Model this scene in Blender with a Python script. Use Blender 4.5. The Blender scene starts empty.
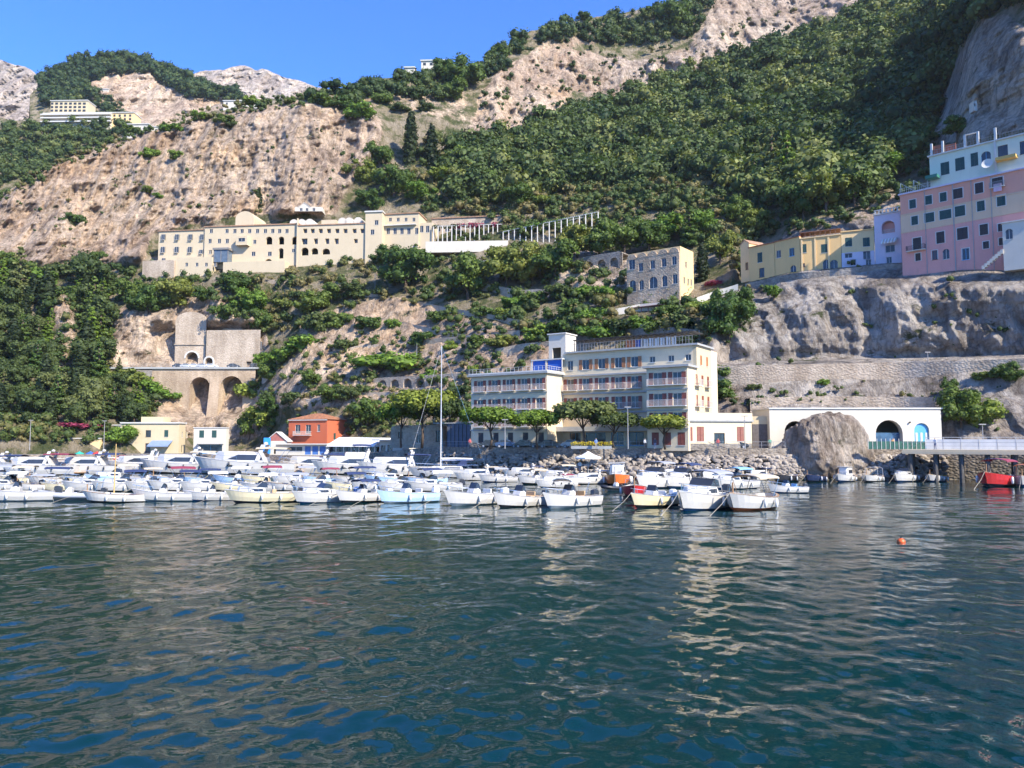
import bpy, math, random
import numpy as np
from mathutils import Vector, Matrix
random.seed(7); np.random.seed(7)
C = bpy.context.scene.collection
R = math.radians
CAMZ, FPX, HOR = 6.0, 775.0, 440.0
PITCH = math.atan((HOR-384)/FPX)
cp, sp = math.cos(PITCH), math.sin(PITCH)

def ray(px, py):
    """direction through a picture point, scaled so its y component is 1"""
    x = px-512.0; u = 384.0-py
    y = FPX*cp-u*sp; z = FPX*sp+u*cp
    return x/y, z/y
def P(px, py, Y):
    a, b = ray(px, py); return Vector((a*Y, Y, CAMZ+b*Y))
def XY(px, Y): a, b = ray(px, 440); return (a*Y, Y)
def ground_y(py, z=0.0):
    a, b = ray(512, py); return (z-CAMZ)/b

# ---------------------------------------------------------------- noise
def _h(i, j, k, s):
    n = (i*374761393+j*668265263+k*2147483647*3+s*974711) & 0xffffffff
    n = ((n ^ (n >> 13))*1274126177) & 0xffffffff
    n = ((n ^ (n >> 16))*2246822519) & 0xffffffff
    return ((n ^ (n >> 15)) & 0xffff)/65535.0
def vnoise(x, y, z, s=0):
    xi = np.floor(x).astype(np.int64); yi = np.floor(y).astype(np.int64); zi = np.floor(z).astype(np.int64)
    fx = x-xi; fy = y-yi; fz = z-zi
    fx = fx*fx*(3-2*fx); fy = fy*fy*(3-2*fy); fz = fz*fz*(3-2*fz)
    r = 0
    for a in (0, 1):
        for b in (0, 1):
            for c in (0, 1):
                w = (fx if a else 1-fx)*(fy if b else 1-fy)*(fz if c else 1-fz)
                r = r+w*_h(xi+a, yi+b, zi+c, s)
    return r*2-1
def fbm(x, y, z, o=4, s=0, g=0.5):
    r = 0; a = 1; t = 0
    for k in range(o):
        r = r+a*vnoise(x, y, z, s+k*17); t += a; a *= g; x = x*2.03+5.1; y = y*2.03+1.7; z = z*2.03+9.2
    return r/t
def ridged(x, y, z, o=4, s=0):
    r = 0; a = 1; t = 0
    for k in range(o):
        r = r+a*(1-2*np.abs(vnoise(x, y, z, s+k*13))); t += a; a *= .5; x = x*2.1+3.3; y = y*2.1; z = z*2.1+7.7
    return r/t

# ---------------------------------------------------------------- materials
def _nodes(name):
    m = bpy.data.materials.new(name); m.use_nodes = True
    nt = m.node_tree; b = nt.nodes['Principled BSDF']
    return m, nt, b
def N(nt, t, **kw):
    n = nt.nodes.new(t)
    for k, v in kw.items():
        if k.startswith('_'): setattr(n, k[1:], v)
        else: n.inputs[k].default_value = v
    return n
def ramp(nt, stops):
    n = nt.nodes.new('ShaderNodeValToRGB'); e = n.color_ramp.elements
    while len(e) > 1: e.remove(e[-1])
    e[0].position = stops[0][0]; e[0].color = (*stops[0][1], 1) if len(stops[0][1]) == 3 else stops[0][1]
    for p, c in stops[1:]:
        q = e.new(p); q.color = (*c, 1)
    return n
def mix(nt, f, a, b, blend='MIX'):
    n = nt.nodes.new('ShaderNodeMix'); n.data_type = 'RGBA'; n.blend_type = blend
    for i, v in ((0, f), (6, a), (7, b)):
        if hasattr(v, 'is_output'): nt.links.new(v, n.inputs[i])
        else: n.inputs[i].default_value = v if i == 0 else (*v, 1)
    return n.outputs[2]
def coords(nt, scale=(1, 1, 1), kind='Object'):
    t = nt.nodes.new('ShaderNodeTexCoord'); m = N(nt, 'ShaderNodeMapping', Scale=scale)
    nt.links.new(t.outputs[kind], m.inputs[0]); return m.outputs[0]
def noise(nt, vec, scale, detail=5, rough=.55, dist=0):
    n = N(nt, 'ShaderNodeTexNoise', Scale=scale, Detail=detail, Roughness=rough, Distortion=dist)
    nt.links.new(vec, n.inputs['Vector']); return n.outputs['Fac']
MATS = {}
def plain(name, col, rough=.6, var=.12, scale=1.5, bump=0.0, metal=0.0, spec=.5, coat=0):
    """paint, cloth, metal and so on: a base colour with uneven wear"""
    if name in MATS: return MATS[name]
    m, nt, b = _nodes(name)
    v = coords(nt)
    f = noise(nt, v, scale, 6, .65)
    lo = tuple(c*(1-var*1.6) for c in col); hi = tuple(min(1, c*(1+var)) for c in col)
    r = ramp(nt, [(.3, lo), (.7, hi)]); nt.links.new(f, r.inputs[0])
    nt.links.new(r.outputs[0], b.inputs['Base Color'])
    b.inputs['Roughness'].default_value = rough; b.inputs['Metallic'].default_value = metal
    b.inputs['Specular IOR Level'].default_value = spec
    if coat: b.inputs['Coat Weight'].default_value = coat
    if bump:
        bp = N(nt, 'ShaderNodeBump', Strength=bump, Distance=.05); nt.links.new(f, bp.inputs['Height']); nt.links.new(bp.outputs[0], b.inputs['Normal'])
    MATS[name] = m; return m
def plaster(name, col, stain=(.25, .2, .15), amt=.35, scale=.35):
    """stucco with vertical run marks and damp patches of its own"""
    if name in MATS: return MATS[name]
    m, nt, b = _nodes(name)
    v1 = coords(nt, (1, 1, .22)); v2 = coords(nt)
    f1 = noise(nt, v1, scale*3.2, 7, .7); f2 = noise(nt, v2, scale, 5, .6); f3 = noise(nt, v2, 9, 4, .6)
    r1 = ramp(nt, [(.52, (0, 0, 0)), (.78, (1, 1, 1))]); nt.links.new(f1, r1.inputs[0])
    base = mix(nt, f2, tuple(c*.9 for c in col), tuple(min(1, c*1.08) for c in col))
    mm = nt.nodes.new('ShaderNodeMath'); mm.operation = 'MULTIPLY'; mm.inputs[1].default_value = amt
    nt.links.new(r1.outputs[0], mm.inputs[0])
    c2 = mix(nt, mm.outputs[0], base, tuple(c*.55+s*.25 for c, s in zip(col, stain)))
    nt.links.new(c2, b.inputs['Base Color']); b.inputs['Roughness'].default_value = .88
    b.inputs['Specular IOR Level'].default_value = .25
    bp = N(nt, 'ShaderNodeBump', Strength=.35, Distance=.04); nt.links.new(f3, bp.inputs['Height']); nt.links.new(bp.outputs[0], b.inputs['Normal'])
    MATS[name] = m; return m
def masonry(name, c1, c2, scale=1.6, bump=.8):
    """rubble stone wall: irregular stones with mortar joints"""
    if name in MATS: return MATS[name]
    m, nt, b = _nodes(name)
    v = coords(nt, (1, 1, 1.5))
    vo = N(nt, 'ShaderNodeTexVoronoi', Scale=scale); nt.links.new(v, vo.inputs['Vector'])
    big = noise(nt, coords(nt, (1, 1, .3)), .22, 6, .65)
    hs = nt.nodes.new('ShaderNodeSeparateColor'); nt.links.new(vo.outputs['Color'], hs.inputs[0])
    a = mix(nt, hs.outputs[0], c1, c2); r = ramp(nt, [(.35, (.55, .5, .45)), (.65, (1.1, 1.08, 1.05))]); nt.links.new(big, r.inputs[0])
    nt.links.new(mix(nt, .8, a, r.outputs[0], 'MULTIPLY'), b.inputs['Base Color'])
    b.inputs['Roughness'].default_value = .95; b.inputs['Specular IOR Level'].default_value = .15
    bp = N(nt, 'ShaderNodeBump', Strength=bump, Distance=.25); bp.invert = True
    nt.links.new(vo.outputs['Distance'], bp.inputs['Height']); nt.links.new(bp.outputs[0], b.inputs['Normal'])
    MATS[name] = m; return m
def glassy(name='window_glass', col=(.03, .04, .05)):
    if name in MATS: return MATS[name]
    m, nt, b = _nodes(name)
    f = noise(nt, coords(nt), .9, 3); c = mix(nt, f, tuple(x*.5 for x in col), tuple(x*1.6 for x in col))
    nt.links.new(c, b.inputs['Base Color']); b.inputs['Roughness'].default_value = .12; b.inputs['Specular IOR Level'].default_value = .6
    MATS[name] = m; return m
def leafmat(name, dark, light, yellow=None, attr=False, trans=.25):
    if name in MATS: return MATS[name]
    m, nt, b = _nodes(name)
    out = [n for n in nt.nodes if n.type == 'OUTPUT_MATERIAL'][0]
    if attr:
        a = N(nt, 'ShaderNodeAttribute'); a.attribute_name = 'tint'; rnd = a.outputs['Fac']
    else:
        rnd = nt.nodes.new('ShaderNodeObjectInfo').outputs['Random']
    g = nt.nodes.new('ShaderNodeNewGeometry')
    c = mix(nt, rnd, dark, light)
    if yellow:
        rr = ramp(nt, [(.72, (0, 0, 0)), (.95, (1, 1, 1))]); nt.links.new(rnd, rr.inputs[0]); c = mix(nt, rr.outputs[0], c, yellow)
    f = noise(nt, coords(nt), 1.2, 3)
    a2 = nt.nodes.new('ShaderNodeAttribute'); a2.attribute_name = 'leaf'
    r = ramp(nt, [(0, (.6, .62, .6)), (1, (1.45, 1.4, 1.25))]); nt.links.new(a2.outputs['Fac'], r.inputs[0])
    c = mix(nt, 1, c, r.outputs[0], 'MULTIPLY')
    nt.links.new(c, b.inputs['Base Color']); b.inputs['Roughness'].default_value = .6; b.inputs['Specular IOR Level'].default_value = .25
    if trans:
        t = nt.nodes.new('ShaderNodeBsdfTranslucent'); nt.links.new(mix(nt, 1, c, (1.1, 1.2, .6), 'MULTIPLY'), t.inputs[0])
        ms = nt.nodes.new('ShaderNodeMixShader'); ms.inputs[0].default_value = trans
        nt.links.new(b.outputs[0], ms.inputs[1]); nt.links.new(t.outputs[0], ms.inputs[2]); nt.links.new(ms.outputs[0], out.inputs[0])
    MATS[name] = m; return m

# ---------------------------------------------------------------- mesh collector
class MB:
    def __init__(s): s.v = []; s.f = []; s.mi = []; s.cur = 0
    def add(s, vs, fs):
        n = len(s.v); s.v += [tuple(p) for p in vs]; s.f += [tuple(i+n for i in f) for f in fs]; s.mi += [s.cur]*len(fs); return s
    def box(s, x0, y0, z0, x1, y1, z1):
        vs = [(x, y, z) for z in (z0, z1) for y in (y0, y1) for x in (x0, x1)]
        return s.add(vs, [(0, 2, 3, 1), (4, 5, 7, 6), (0, 1, 5, 4), (2, 6, 7, 3), (0, 4, 6, 2), (1, 3, 7, 5)])
    def prism(s, poly, z0, z1):
        n = len(poly); vs = [(x, y, z0) for x, y in poly]+[(x, y, z1) for x, y in poly]
        fs = [tuple(range(n))[::-1], tuple(range(n, 2*n))]+[(i, (i+1) % n, n+(i+1) % n, n+i) for i in range(n)]
        return s.add(vs, fs)
    def extr(s, poly, a, b, axis='y'):
        """polygon in (x,z) pulled along y from a to b (or in (y,z) along x)"""
        n = len(poly)
        if axis == 'y': vs = [(x, a, z) for x, z in poly]+[(x, b, z) for x, z in poly]
        else: vs = [(a, y, z) for y, z in poly]+[(b, y, z) for y, z in poly]
        fs = [tuple(range(n)), tuple(range(n, 2*n))[::-1]]+[((i+1) % n, i, n+i, n+(i+1) % n) for i in range(n)]
        return s.add(vs, fs)
    def tube(s, pts, r, seg=6, r2=None, cap=True):
        pts = [Vector(p) for p in pts]; n = len(pts); rs = [r+(((r2 if r2 is not None else r)-r)*i/max(1, n-1)) for i in range(n)]
        vs = []; u = None
        for i, p in enumerate(pts):
            d = (pts[min(n-1, i+1)]-pts[max(0, i-1)]).normalized()
            if u is None: u = d.orthogonal().normalized()
            else: u = (u-d*u.dot(d)).normalized()
            w = d.cross(u)
            vs += [p+(u*math.cos(2*math.pi*k/seg)+w*math.sin(2*math.pi*k/seg))*rs[i] for k in range(seg)]
        fs = [(i*seg+k, i*seg+(k+1) % seg, (i+1)*seg+(k+1) % seg, (i+1)*seg+k) for i in range(n-1) for k in range(seg)]
        if cap: fs += [tuple(range(seg))[::-1], tuple(range((n-1)*seg, n*seg))]
        return s.add(vs, fs)
    def lathe(s, prof, c=(0, 0, 0), seg=12, sx=1, sy=1):
        vs = []
        for r, z in prof: vs += [(c[0]+sx*r*math.cos(2*math.pi*k/seg), c[1]+sy*r*math.sin(2*math.pi*k/seg), c[2]+z) for k in range(seg)]
        n = len(prof)
        return s.add(vs, [(i*seg+k, i*seg+(k+1) % seg, (i+1)*seg+(k+1) % seg, (i+1)*seg+k) for i in range(n-1) for k in range(seg)])
    def grid(s, rows):
        m = len(rows[0]); vs = [p for r in rows for p in r]
        return s.add(vs, [(i*m+j, i*m+j+1, (i+1)*m+j+1, (i+1)*m+j) for i in range(len(rows)-1) for j in range(m-1)])
    def mesh(s, name, mats, smooth=False):
        me = bpy.data.meshes.new(name); me.from_pydata(s.v, [], s.f)
        for m in (mats if isinstance(mats, (list, tuple)) else [mats]): me.materials.append(m)
        if len(me.materials) > 1: me.polygons.foreach_set('material_index', s.mi)
        if smooth: me.polygons.foreach_set('use_smooth', [True]*len(s.f))
        me.update(); return me
    def build(s, name, mats, parent=None, smooth=False, bevel=0):
        o = bpy.data.objects.new(name, s.mesh(name, mats, smooth)); C.objects.link(o)
        if parent: o.parent = parent
        if bevel:
            b = o.modifiers.new('b', 'BEVEL'); b.width = bevel; b.segments = 2; b.limit_method = 'ANGLE'
        return o
def tag(o, label=None, cat=None, group=None, kind=None):
    if label: o['label'] = label
    if cat:
        o['category'] = cat
        if not kind: o['kind'] = 'thing'
    if group: o['group'] = group
    if kind: o['kind'] = kind
    return o
def empty(name, loc=(0, 0, 0), rz=0.0, label=None, cat=None, group=None, kind=None):
    o = bpy.data.objects.new(name, None); C.objects.link(o); o.location = loc; o.rotation_euler = (0, 0, rz)
    o.empty_display_size = .3
    return tag(o, label, cat, group, kind)
def link(name, me, parent=None, loc=(0, 0, 0), rz=0, sc=None):
    o = bpy.data.objects.new(name, me); C.objects.link(o); o.parent = parent; o.location = loc; o.rotation_euler = (0, 0, rz)
    if sc is not None: o.scale = sc if hasattr(sc, '__len__') else (sc, sc, sc)
    return o
def copy_tree(o, parent=None):
    c = o.copy(); C.objects.link(c); c.parent = parent
    for ch in o.children: copy_tree(ch, c)
    return c
def np_mesh(name, v, q, mats, smooth=False, attrs=None, mi=None):
    """v (n,3), q (m,4) arrays"""
    me = bpy.data.meshes.new(name)
    me.vertices.add(len(v)); me.vertices.foreach_set('co', np.asarray(v, dtype=np.float32).ravel())
    k = q.shape[1]
    me.loops.add(len(q)*k); me.loops.foreach_set('vertex_index', np.asarray(q, dtype=np.int32).ravel())
    me.polygons.add(len(q)); me.polygons.foreach_set('loop_start', np.arange(0, len(q)*k, k, dtype=np.int32))
    try: me.polygons.foreach_set('loop_total', np.full(len(q), k, dtype=np.int32))
    except Exception: pass
    for m in mats: me.materials.append(m)
    if smooth: me.polygons.foreach_set('use_smooth', np.ones(len(q), dtype=bool))
    if mi is not None: me.polygons.foreach_set('material_index', mi)
    me.update(calc_edges=True)
    for n, a in (attrs or {}).items():
        at = me.attributes.new(n, 'FLOAT', 'POINT'); at.data.foreach_set('value', np.asarray(a, dtype=np.float32))
    return me
# ================================================================ the land
PYS = np.array([480, 440, 400, 366, 358, 320, 280, 268, 240, 200, 160, 120, 80, 40, 0, -40, -120], float)
TAB = {
 -260: [190, 196, 212, 226, 230, 250, 272, 280, 300, 335, 360, 390, 420, 450, 480, 500, 540],
 0:   [198, 204, 222, 240, 243, 262, 284, 292, 306, 318, 332, 350, 370, 390, 410, 430, 470],
 100: [204, 212, 230, 250, 254, 266, 284, 296, 308, 318, 328, 345, 365, 390, 410, 430, 470],
 140: [206, 216, 244, 254, 262, 270, 278, 285, 296, 318, 328, 342, 362, 390, 410, 430, 470],
 200: [224, 244, 255, 259, 262, 268, 276, 283, 294, 314, 322, 338, 360, 390, 410, 430, 470],
 256: [220, 240, 251, 257, 259, 265, 272, 280, 291, 310, 318, 332, 354, 384, 410, 430, 470],
 300: [200, 212, 222, 238, 241, 256, 268, 276, 289, 307, 314, 326, 348, 380, 410, 430, 470],
 400: [188, 196, 208, 224, 227, 242, 262, 268, 286, 306, 320, 338, 372, 410, 440, 460, 490],
 500: [168, 178, 188, 197, 200, 216, 240, 248, 266, 292, 318, 352, 385, 415, 440, 460, 500],
 600: [155, 166, 172, 178, 181, 192, 220, 228, 252, 284, 324, 372, 412, 432, 455, 480, 530],
 700: [138, 146, 153, 160, 162, 174, 200, 208, 226, 256, 300, 352, 402, 430, 455, 480, 540],
 740: [136, 141, 149, 156, 160, 172, 189, 193, 218, 246, 290, 340, 395, 430, 460, 490, 550],
 800: [134, 138, 146, 151, 158, 164, 172, 176, 198, 222, 260, 310, 365, 420, 470, 510, 570],
 900: [132, 135, 141, 145, 151, 155, 160, 163, 180, 198, 226, 262, 305, 350, 400, 450, 520],
 935: [128, 131, 137, 141, 147, 151, 155, 157, 172, 190, 218, 255, 292, 330, 375, 410, 480],
 965: [125, 128, 134, 138, 144, 148, 151, 152, 166, 178, 192, 206, 218, 228, 240, 250, 270],
 1024:[120, 123, 129, 132, 138, 142, 144, 145, 154, 164, 174, 184, 190, 196, 202, 208, 220],
 1100:[114, 117, 122, 125, 130, 134, 136, 137, 142, 150, 158, 166, 172, 178, 184, 190, 200],
 1300:[100, 103, 107, 110, 112, 116, 120, 121, 126, 132, 138, 144, 150, 156, 162, 168, 178],
}
CX = np.array(sorted(TAB), float); TT = np.array([TAB[int(c)] for c in CX], float)
# dense lookup, softened a little so that the key columns do not show as creases
_gx = np.arange(-260, 1301, 4.0); _gy = np.arange(-120, 481, 4.0)
_t = np.array([np.interp(_gx, CX, TT[:, k]) for k in range(TT.shape[1])])       # (rows, gx)
_o = np.argsort(PYS); _D = np.array([np.interp(_gy, PYS[_o], _t[_o, i]) for i in range(len(_gx))]).T   # (gy, gx)
def _blur(a, r, ax):
    k = np.ones(2*r+1)/(2*r+1); p = np.pad(a, [(r, r) if i == ax else (0, 0) for i in (0, 1)], mode='edge')
    return np.apply_along_axis(lambda v: np.convolve(v, k, 'valid'), ax, p)
_D = _blur(_blur(_D, 2, 1), 2, 1); _D = _blur(_D, 1, 0)
def bil(A, px, py):
    x = np.clip((np.asarray(px, float)+260)/4, 0, len(_gx)-1.001); y = np.clip((np.asarray(py, float)+120)/4, 0, len(_gy)-1.001)
    i = x.astype(int); j = y.astype(int); fx = x-i; fy = y-j
    return (A[j, i]*(1-fx)+A[j, i+1]*fx)*(1-fy)+(A[j+1, i]*(1-fx)+A[j+1, i+1]*fx)*fy
def inpoly(poly, x, y):
    r = np.zeros(np.shape(x), bool); n = len(poly)
    for i in range(n):
        x1, y1 = poly[i]; x2, y2 = poly[(i+1) % n]
        if y1 == y2: continue
        c = ((y1 > y) != (y2 > y)) & (x < (x2-x1)*(y-y1)/(y2-y1)+x1); r ^= c
    return r
TOP = [(-260, 240), (0, 196), (30, 174), (75, 155), (110, 143), (160, 128), (195, 121), (215, 110), (250, 108), (290, 99), (330, 90), (365, 82),
       (400, 76), (440, 72), (485, 62), (500, 47), (530, 32), (560, 24), (600, 17), (640, 11), (665, 6), (690, -6), (760, -20), (880, -16), (900, 0), (940, 5), (972, 4),
       (982, -18), (1024, -50), (1100, -90), (1300, -115)]
ROCK = [
 ([(-260, 330), (-260, 235), (0, 194), (30, 170), (75, 153), (110, 141), (160, 126), (215, 116), (290, 104), (335, 104), (372, 108), (384, 128), (376, 160), (345, 190), (335, 215), (245, 215), (150, 232), (146, 262), (112, 262), (95, 268), (60, 262), (0, 275)], 1.0),
 ([(104, 318), (130, 303), (160, 312), (178, 300), (215, 292), (262, 318), (270, 345), (258, 372), (262, 440), (155, 440), (160, 410), (128, 372), (104, 360)], 1.0),
 ([(262, 390), (290, 352), (300, 322), (345, 300), (400, 292), (470, 318), (545, 322), (600, 300), (600, 345), (520, 400), (480, 440), (400, 410), (320, 412), (262, 410)], .62),
 ([(470, 138), (480, 95), (500, 70), (535, 52), (560, 42), (575, 52), (640, 62), (690, 48), (705, 20), (720, -10), (872, -20), (860, 4), (800, 28), (740, 58), (700, 74), (650, 88), (605, 105), (575, 88), (555, 112), (520, 138), (495, 140)], 1.0),
 ([(712, 300), (745, 286), (800, 272), (885, 263), (1030, 262), (1300, 260), (1300, 450), (940, 450), (940, 415), (712, 440)], 1.0),
 ([(928, 145), (945, 105), (955, 60), (985, 18), (1005, 15), (1024, 28), (1300, -40), (1300, 140), (1024, 130)], 1.0),
 ([(780, 245), (785, 225), (850, 212), (890, 190), (905, 200), (905, 235), (850, 250)], .8),
 ([(556, 285), (556, 255), (600, 248), (640, 262), (640, 300), (590, 300)], .8),
 ([(44, 296), (70, 290), (78, 330), (66, 372), (50, 372), (56, 330)], .7), ([(0, 300), (14, 300), (18, 330), (4, 345)], .6),
 ([(290, 100), (330, 92), (470, 84), (472, 130), (400, 112)], .45),
 ([(520, 50), (560, 22), (640, 12), (690, -10), (700, 40), (600, 48)], .45),
 ([(480, 220), (560, 190), (640, 170), (740, 180), (760, 200), (700, 214), (600, 214)], .35),
]
_m = np.zeros(_D.shape); GX, GY = np.meshgrid(_gx, _gy)
for poly, v in ROCK: _m = np.where(inpoly(poly, GX, GY), v, _m)
ROCKM = _blur(_blur(_m, 1, 1), 1, 0)

SE_X = [735, 745, 790, 850, 886, 930, 985, 1040, 1290]; SE_Y = [287, 284, 273.5, 268, 264, 262.5, 261, 263, 262]
RE_X = [712, 770, 860, 960, 1040, 1160, 1290]; RE_Y = [367, 365, 363, 361, 358, 352, 346]
def sstep(t): t = np.clip(t, 0, 1); return t*t*(3-2*t)
CALM = [(150, 380, 252, 274), (712, 1300, 355, 402), (735, 1300, 255, 282), (150, 262, 326, 420), (100, 150, 358, 398)]
_c = np.zeros(_D.shape)
for _a, _b, _e, _f in CALM: _c = np.where((GX > _a) & (GX < _b) & (GY > _e) & (GY < _f), 1.0, _c)
CALMM = _blur(_blur(_c, 2, 1), 1, 0)
def surf(px, py):
    """vectorised: depth (y) of the land seen at a picture point, with its crags"""
    px = np.asarray(px, float); py = np.asarray(py, float)
    Y = bil(_D, px, py); rk = bil(ROCKM, px, py)
    x = px-512; u = 384-py; den = FPX*cp-u*sp; a = x/den; b = (FPX*sp+u*cp)/den
    X = a*Y; Z = CAMZ+b*Y
    low = np.clip((452-py)/30, 0, 1)
    big = fbm(X*.022, Y*.01, Z*.016, 3, 3)*7
    crag = ridged(X*.07, Y*.02, Z*.022, 4, 11)*5.0+ridged(X*.19+3, Y*.05, Z*.10, 4, 51)*2.6
    crag = crag+ridged(X*.45+1, Y*.1, Z*.30, 3, 91)*.75+ridged(X*.03+4, Y*.02, Z*.13, 3, 61)*1.2+ridged(X*.22+9, Y*.03, Z*.03, 3, 71)*1.3+ridged(X*1.1+1, Y*.2, Z*.8, 2, 95)*.45
    rib = vnoise(X*.12, Y*.01, Z*.02, 77)*2.0
    soft = fbm(X*.06, Y*.04, Z*.06, 3, 31)*2.2
    near = np.clip((Y-60)/140, .6, 1.6)*(1-.93*bil(CALMM, px, py))
    Y = Y+13*sstep((px-732)/14)*sstep((np.interp(px, SE_X, SE_Y)-1-py)/5)*np.clip(1-(np.interp(px, SE_X, SE_Y)-py)/70, 0, 1)
    Y = Y+5*sstep((px-712)/10)*sstep((np.interp(px, RE_X, RE_Y)-1-py)/4)*np.clip(1-(np.interp(px, RE_X, RE_Y)-py)/60, 0, 1)
    return Y+low*near*(big*.8*np.where(py > 300, .5, 1)-rk*(crag*1.05+rib)*.9+(1-rk)*soft), rk
def SP(px, py, lift=0):
    Y, _ = surf(px, py); p = P(px, py, float(Y)); p.z += lift; return p

def land_material():
    m, nt, b = _nodes('limestone_and_scrub')
    L = nt.links.new
    at = nt.nodes.new('ShaderNodeAttribute'); at.attribute_name = 'rock'
    wm = nt.nodes.new('ShaderNodeAttribute'); wm.attribute_name = 'warm'
    v = coords(nt); vs = coords(nt, (1, 1, .16)); vs2 = coords(nt, (1, .4, .35))
    n1 = noise(nt, vs, .16, 9, .68, .4); n2 = noise(nt, v, .035, 5, .6); n3 = noise(nt, vs2, .9, 9, .75); n4 = noise(nt, v, .14, 9, .74)
    pale = ramp(nt, [(.30, (.15, .12, .105)), (.39, (.35, .295, .25)), (.50, (.55, .465, .395)), (.72, (.66, .58, .50))]); L(n1, pale.inputs[0])
    orange = ramp(nt, [(.3, (.34, .23, .16)), (.5, (.58, .45, .33)), (.7, (.64, .54, .42))]); L(n1, orange.inputs[0])
    om = ramp(nt, [(.50, (0, 0, 0)), (.68, (.85, .85, .85))]); L(n2, om.inputs[0])
    w = N(nt, 'ShaderNodeMath'); w.operation = 'MULTIPLY'; L(om.outputs[0], w.inputs[0]); L(wm.outputs['Fac'], w.inputs[1])
    rock = mix(nt, w.outputs[0], pale.outputs[0], orange.outputs[0])
    grey = ramp(nt, [(.50, (0, 0, 0)), (.66, (1, 1, 1))]); L(n3, grey.inputs[0])
    gm = N(nt, 'ShaderNodeMath'); gm.operation = 'MULTIPLY'; gm.inputs[1].default_value = .5; L(grey.outputs[0], gm.inputs[0])
    rock = mix(nt, gm.outputs[0], rock, (.24, .235, .225))
    # cooler grey limestone where it carries no iron stain
    inv = N(nt, 'ShaderNodeMath'); inv.operation = 'SUBTRACT'; inv.inputs[0].default_value = 1; L(wm.outputs['Fac'], inv.inputs[1]); inv.use_clamp = True
    gfac = N(nt, 'ShaderNodeMath'); gfac.operation = 'MULTIPLY'; gfac.inputs[1].default_value = .8; L(inv.outputs[0], gfac.inputs[0])
    gr = ramp(nt, [(.33, (.20, .195, .19)), (.45, (.34, .33, .32)), (.55, (.47, .46, .44)), (.72, (.58, .56, .53))]); L(n1, gr.inputs[0])
    rock = mix(nt, gfac.outputs[0], rock, gr.outputs[0])
    # shade of fissures and overhangs, painted as darker noise in the rock colour
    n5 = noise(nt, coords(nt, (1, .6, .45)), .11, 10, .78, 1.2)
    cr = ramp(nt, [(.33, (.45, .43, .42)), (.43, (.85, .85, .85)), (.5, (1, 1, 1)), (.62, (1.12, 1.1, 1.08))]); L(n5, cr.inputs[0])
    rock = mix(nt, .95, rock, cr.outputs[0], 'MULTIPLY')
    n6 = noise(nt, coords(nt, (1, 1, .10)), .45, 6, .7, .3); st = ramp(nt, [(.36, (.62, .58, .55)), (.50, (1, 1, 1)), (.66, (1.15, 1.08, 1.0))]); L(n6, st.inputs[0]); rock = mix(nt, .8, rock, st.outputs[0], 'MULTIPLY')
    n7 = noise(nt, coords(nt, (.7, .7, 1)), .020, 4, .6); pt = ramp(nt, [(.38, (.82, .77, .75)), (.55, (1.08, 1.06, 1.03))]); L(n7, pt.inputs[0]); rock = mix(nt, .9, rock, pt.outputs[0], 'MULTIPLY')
    for sc_, cv, w0, w1, am in ((.10, (1, 1, .35), .012, .04, .75), (.28, (1, 1, .5), .010, .045, .6), (.16, (.5, .5, 1.6), .008, .03, .6)):
        q = noise(nt, coords(nt, cv), sc_, 5, .55, .8); ab = N(nt, 'ShaderNodeMath'); ab.operation = 'SUBTRACT'; ab.inputs[1].default_value = .5; L(q, ab.inputs[0]); a3 = N(nt, 'ShaderNodeMath'); a3.operation = 'ABSOLUTE'; L(ab.outputs[0], a3.inputs[0])
        rq = ramp(nt, [(0, (.50, .47, .45)), (w0, (.72, .70, .68)), (w1, (1, 1, 1))]); L(a3.outputs[0], rq.inputs[0]); rock = mix(nt, am, rock, rq.outputs[0], 'MULTIPLY')
    rock = mix(nt, 1.0, rock, mix(nt, wm.outputs['Fac'], (1.08, 1.06, 1.03), (1.22, 1.14, 1.02)), 'MULTIPLY')
    soil = ramp(nt, [(.36, (.06, .08, .028)), (.46, (.13, .13, .06)), (.52, (.27, .22, .14)), (.68, (.42, .35, .26))]); L(n4, soil.inputs[0])
    # tufts growing on ledges of the rock
    tf = ramp(nt, [(.60, (0, 0, 0)), (.66, (1, 1, 1))]); L(noise(nt, coords(nt, (1, 1, 1.6)), .12, 8, .72), tf.inputs[0])
    rock = mix(nt, tf.outputs[0], rock, (.075, .085, .04))
    # blend
    ad = N(nt, 'ShaderNodeMath'); ad.operation = 'ADD'; L(at.outputs['Fac'], ad.inputs[0])
    s2 = N(nt, 'ShaderNodeMath'); s2.operation = 'MULTIPLY_ADD'; s2.inputs[1].default_value = 1.1; s2.inputs[2].default_value = -.55; L(n4, s2.inputs[0]); L(s2.outputs[0], ad.inputs[1])
    r = ramp(nt, [(.38, (0, 0, 0)), (.52, (1, 1, 1))]); L(ad.outputs[0], r.inputs[0])
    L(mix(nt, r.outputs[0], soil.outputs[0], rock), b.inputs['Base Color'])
    b.inputs['Roughness'].default_value = .95; b.inputs['Specular IOR Level'].default_value = .1
    hh = N(nt, 'ShaderNodeMath'); hh.operation = 'ADD'; L(n1, hh.inputs[0]); L(n3, hh.inputs[1])
    h2 = N(nt, 'ShaderNodeMath'); h2.operation = 'ADD'; L(hh.outputs[0], h2.inputs[0]); L(n5, h2.inputs[1])
    bp = N(nt, 'ShaderNodeBump', Strength=1.0, Distance=2.2); L(h2.outputs[0], bp.inputs['Height']); L(bp.outputs[0], b.inputs['Normal'])
    return m
LAND = land_material()

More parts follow.
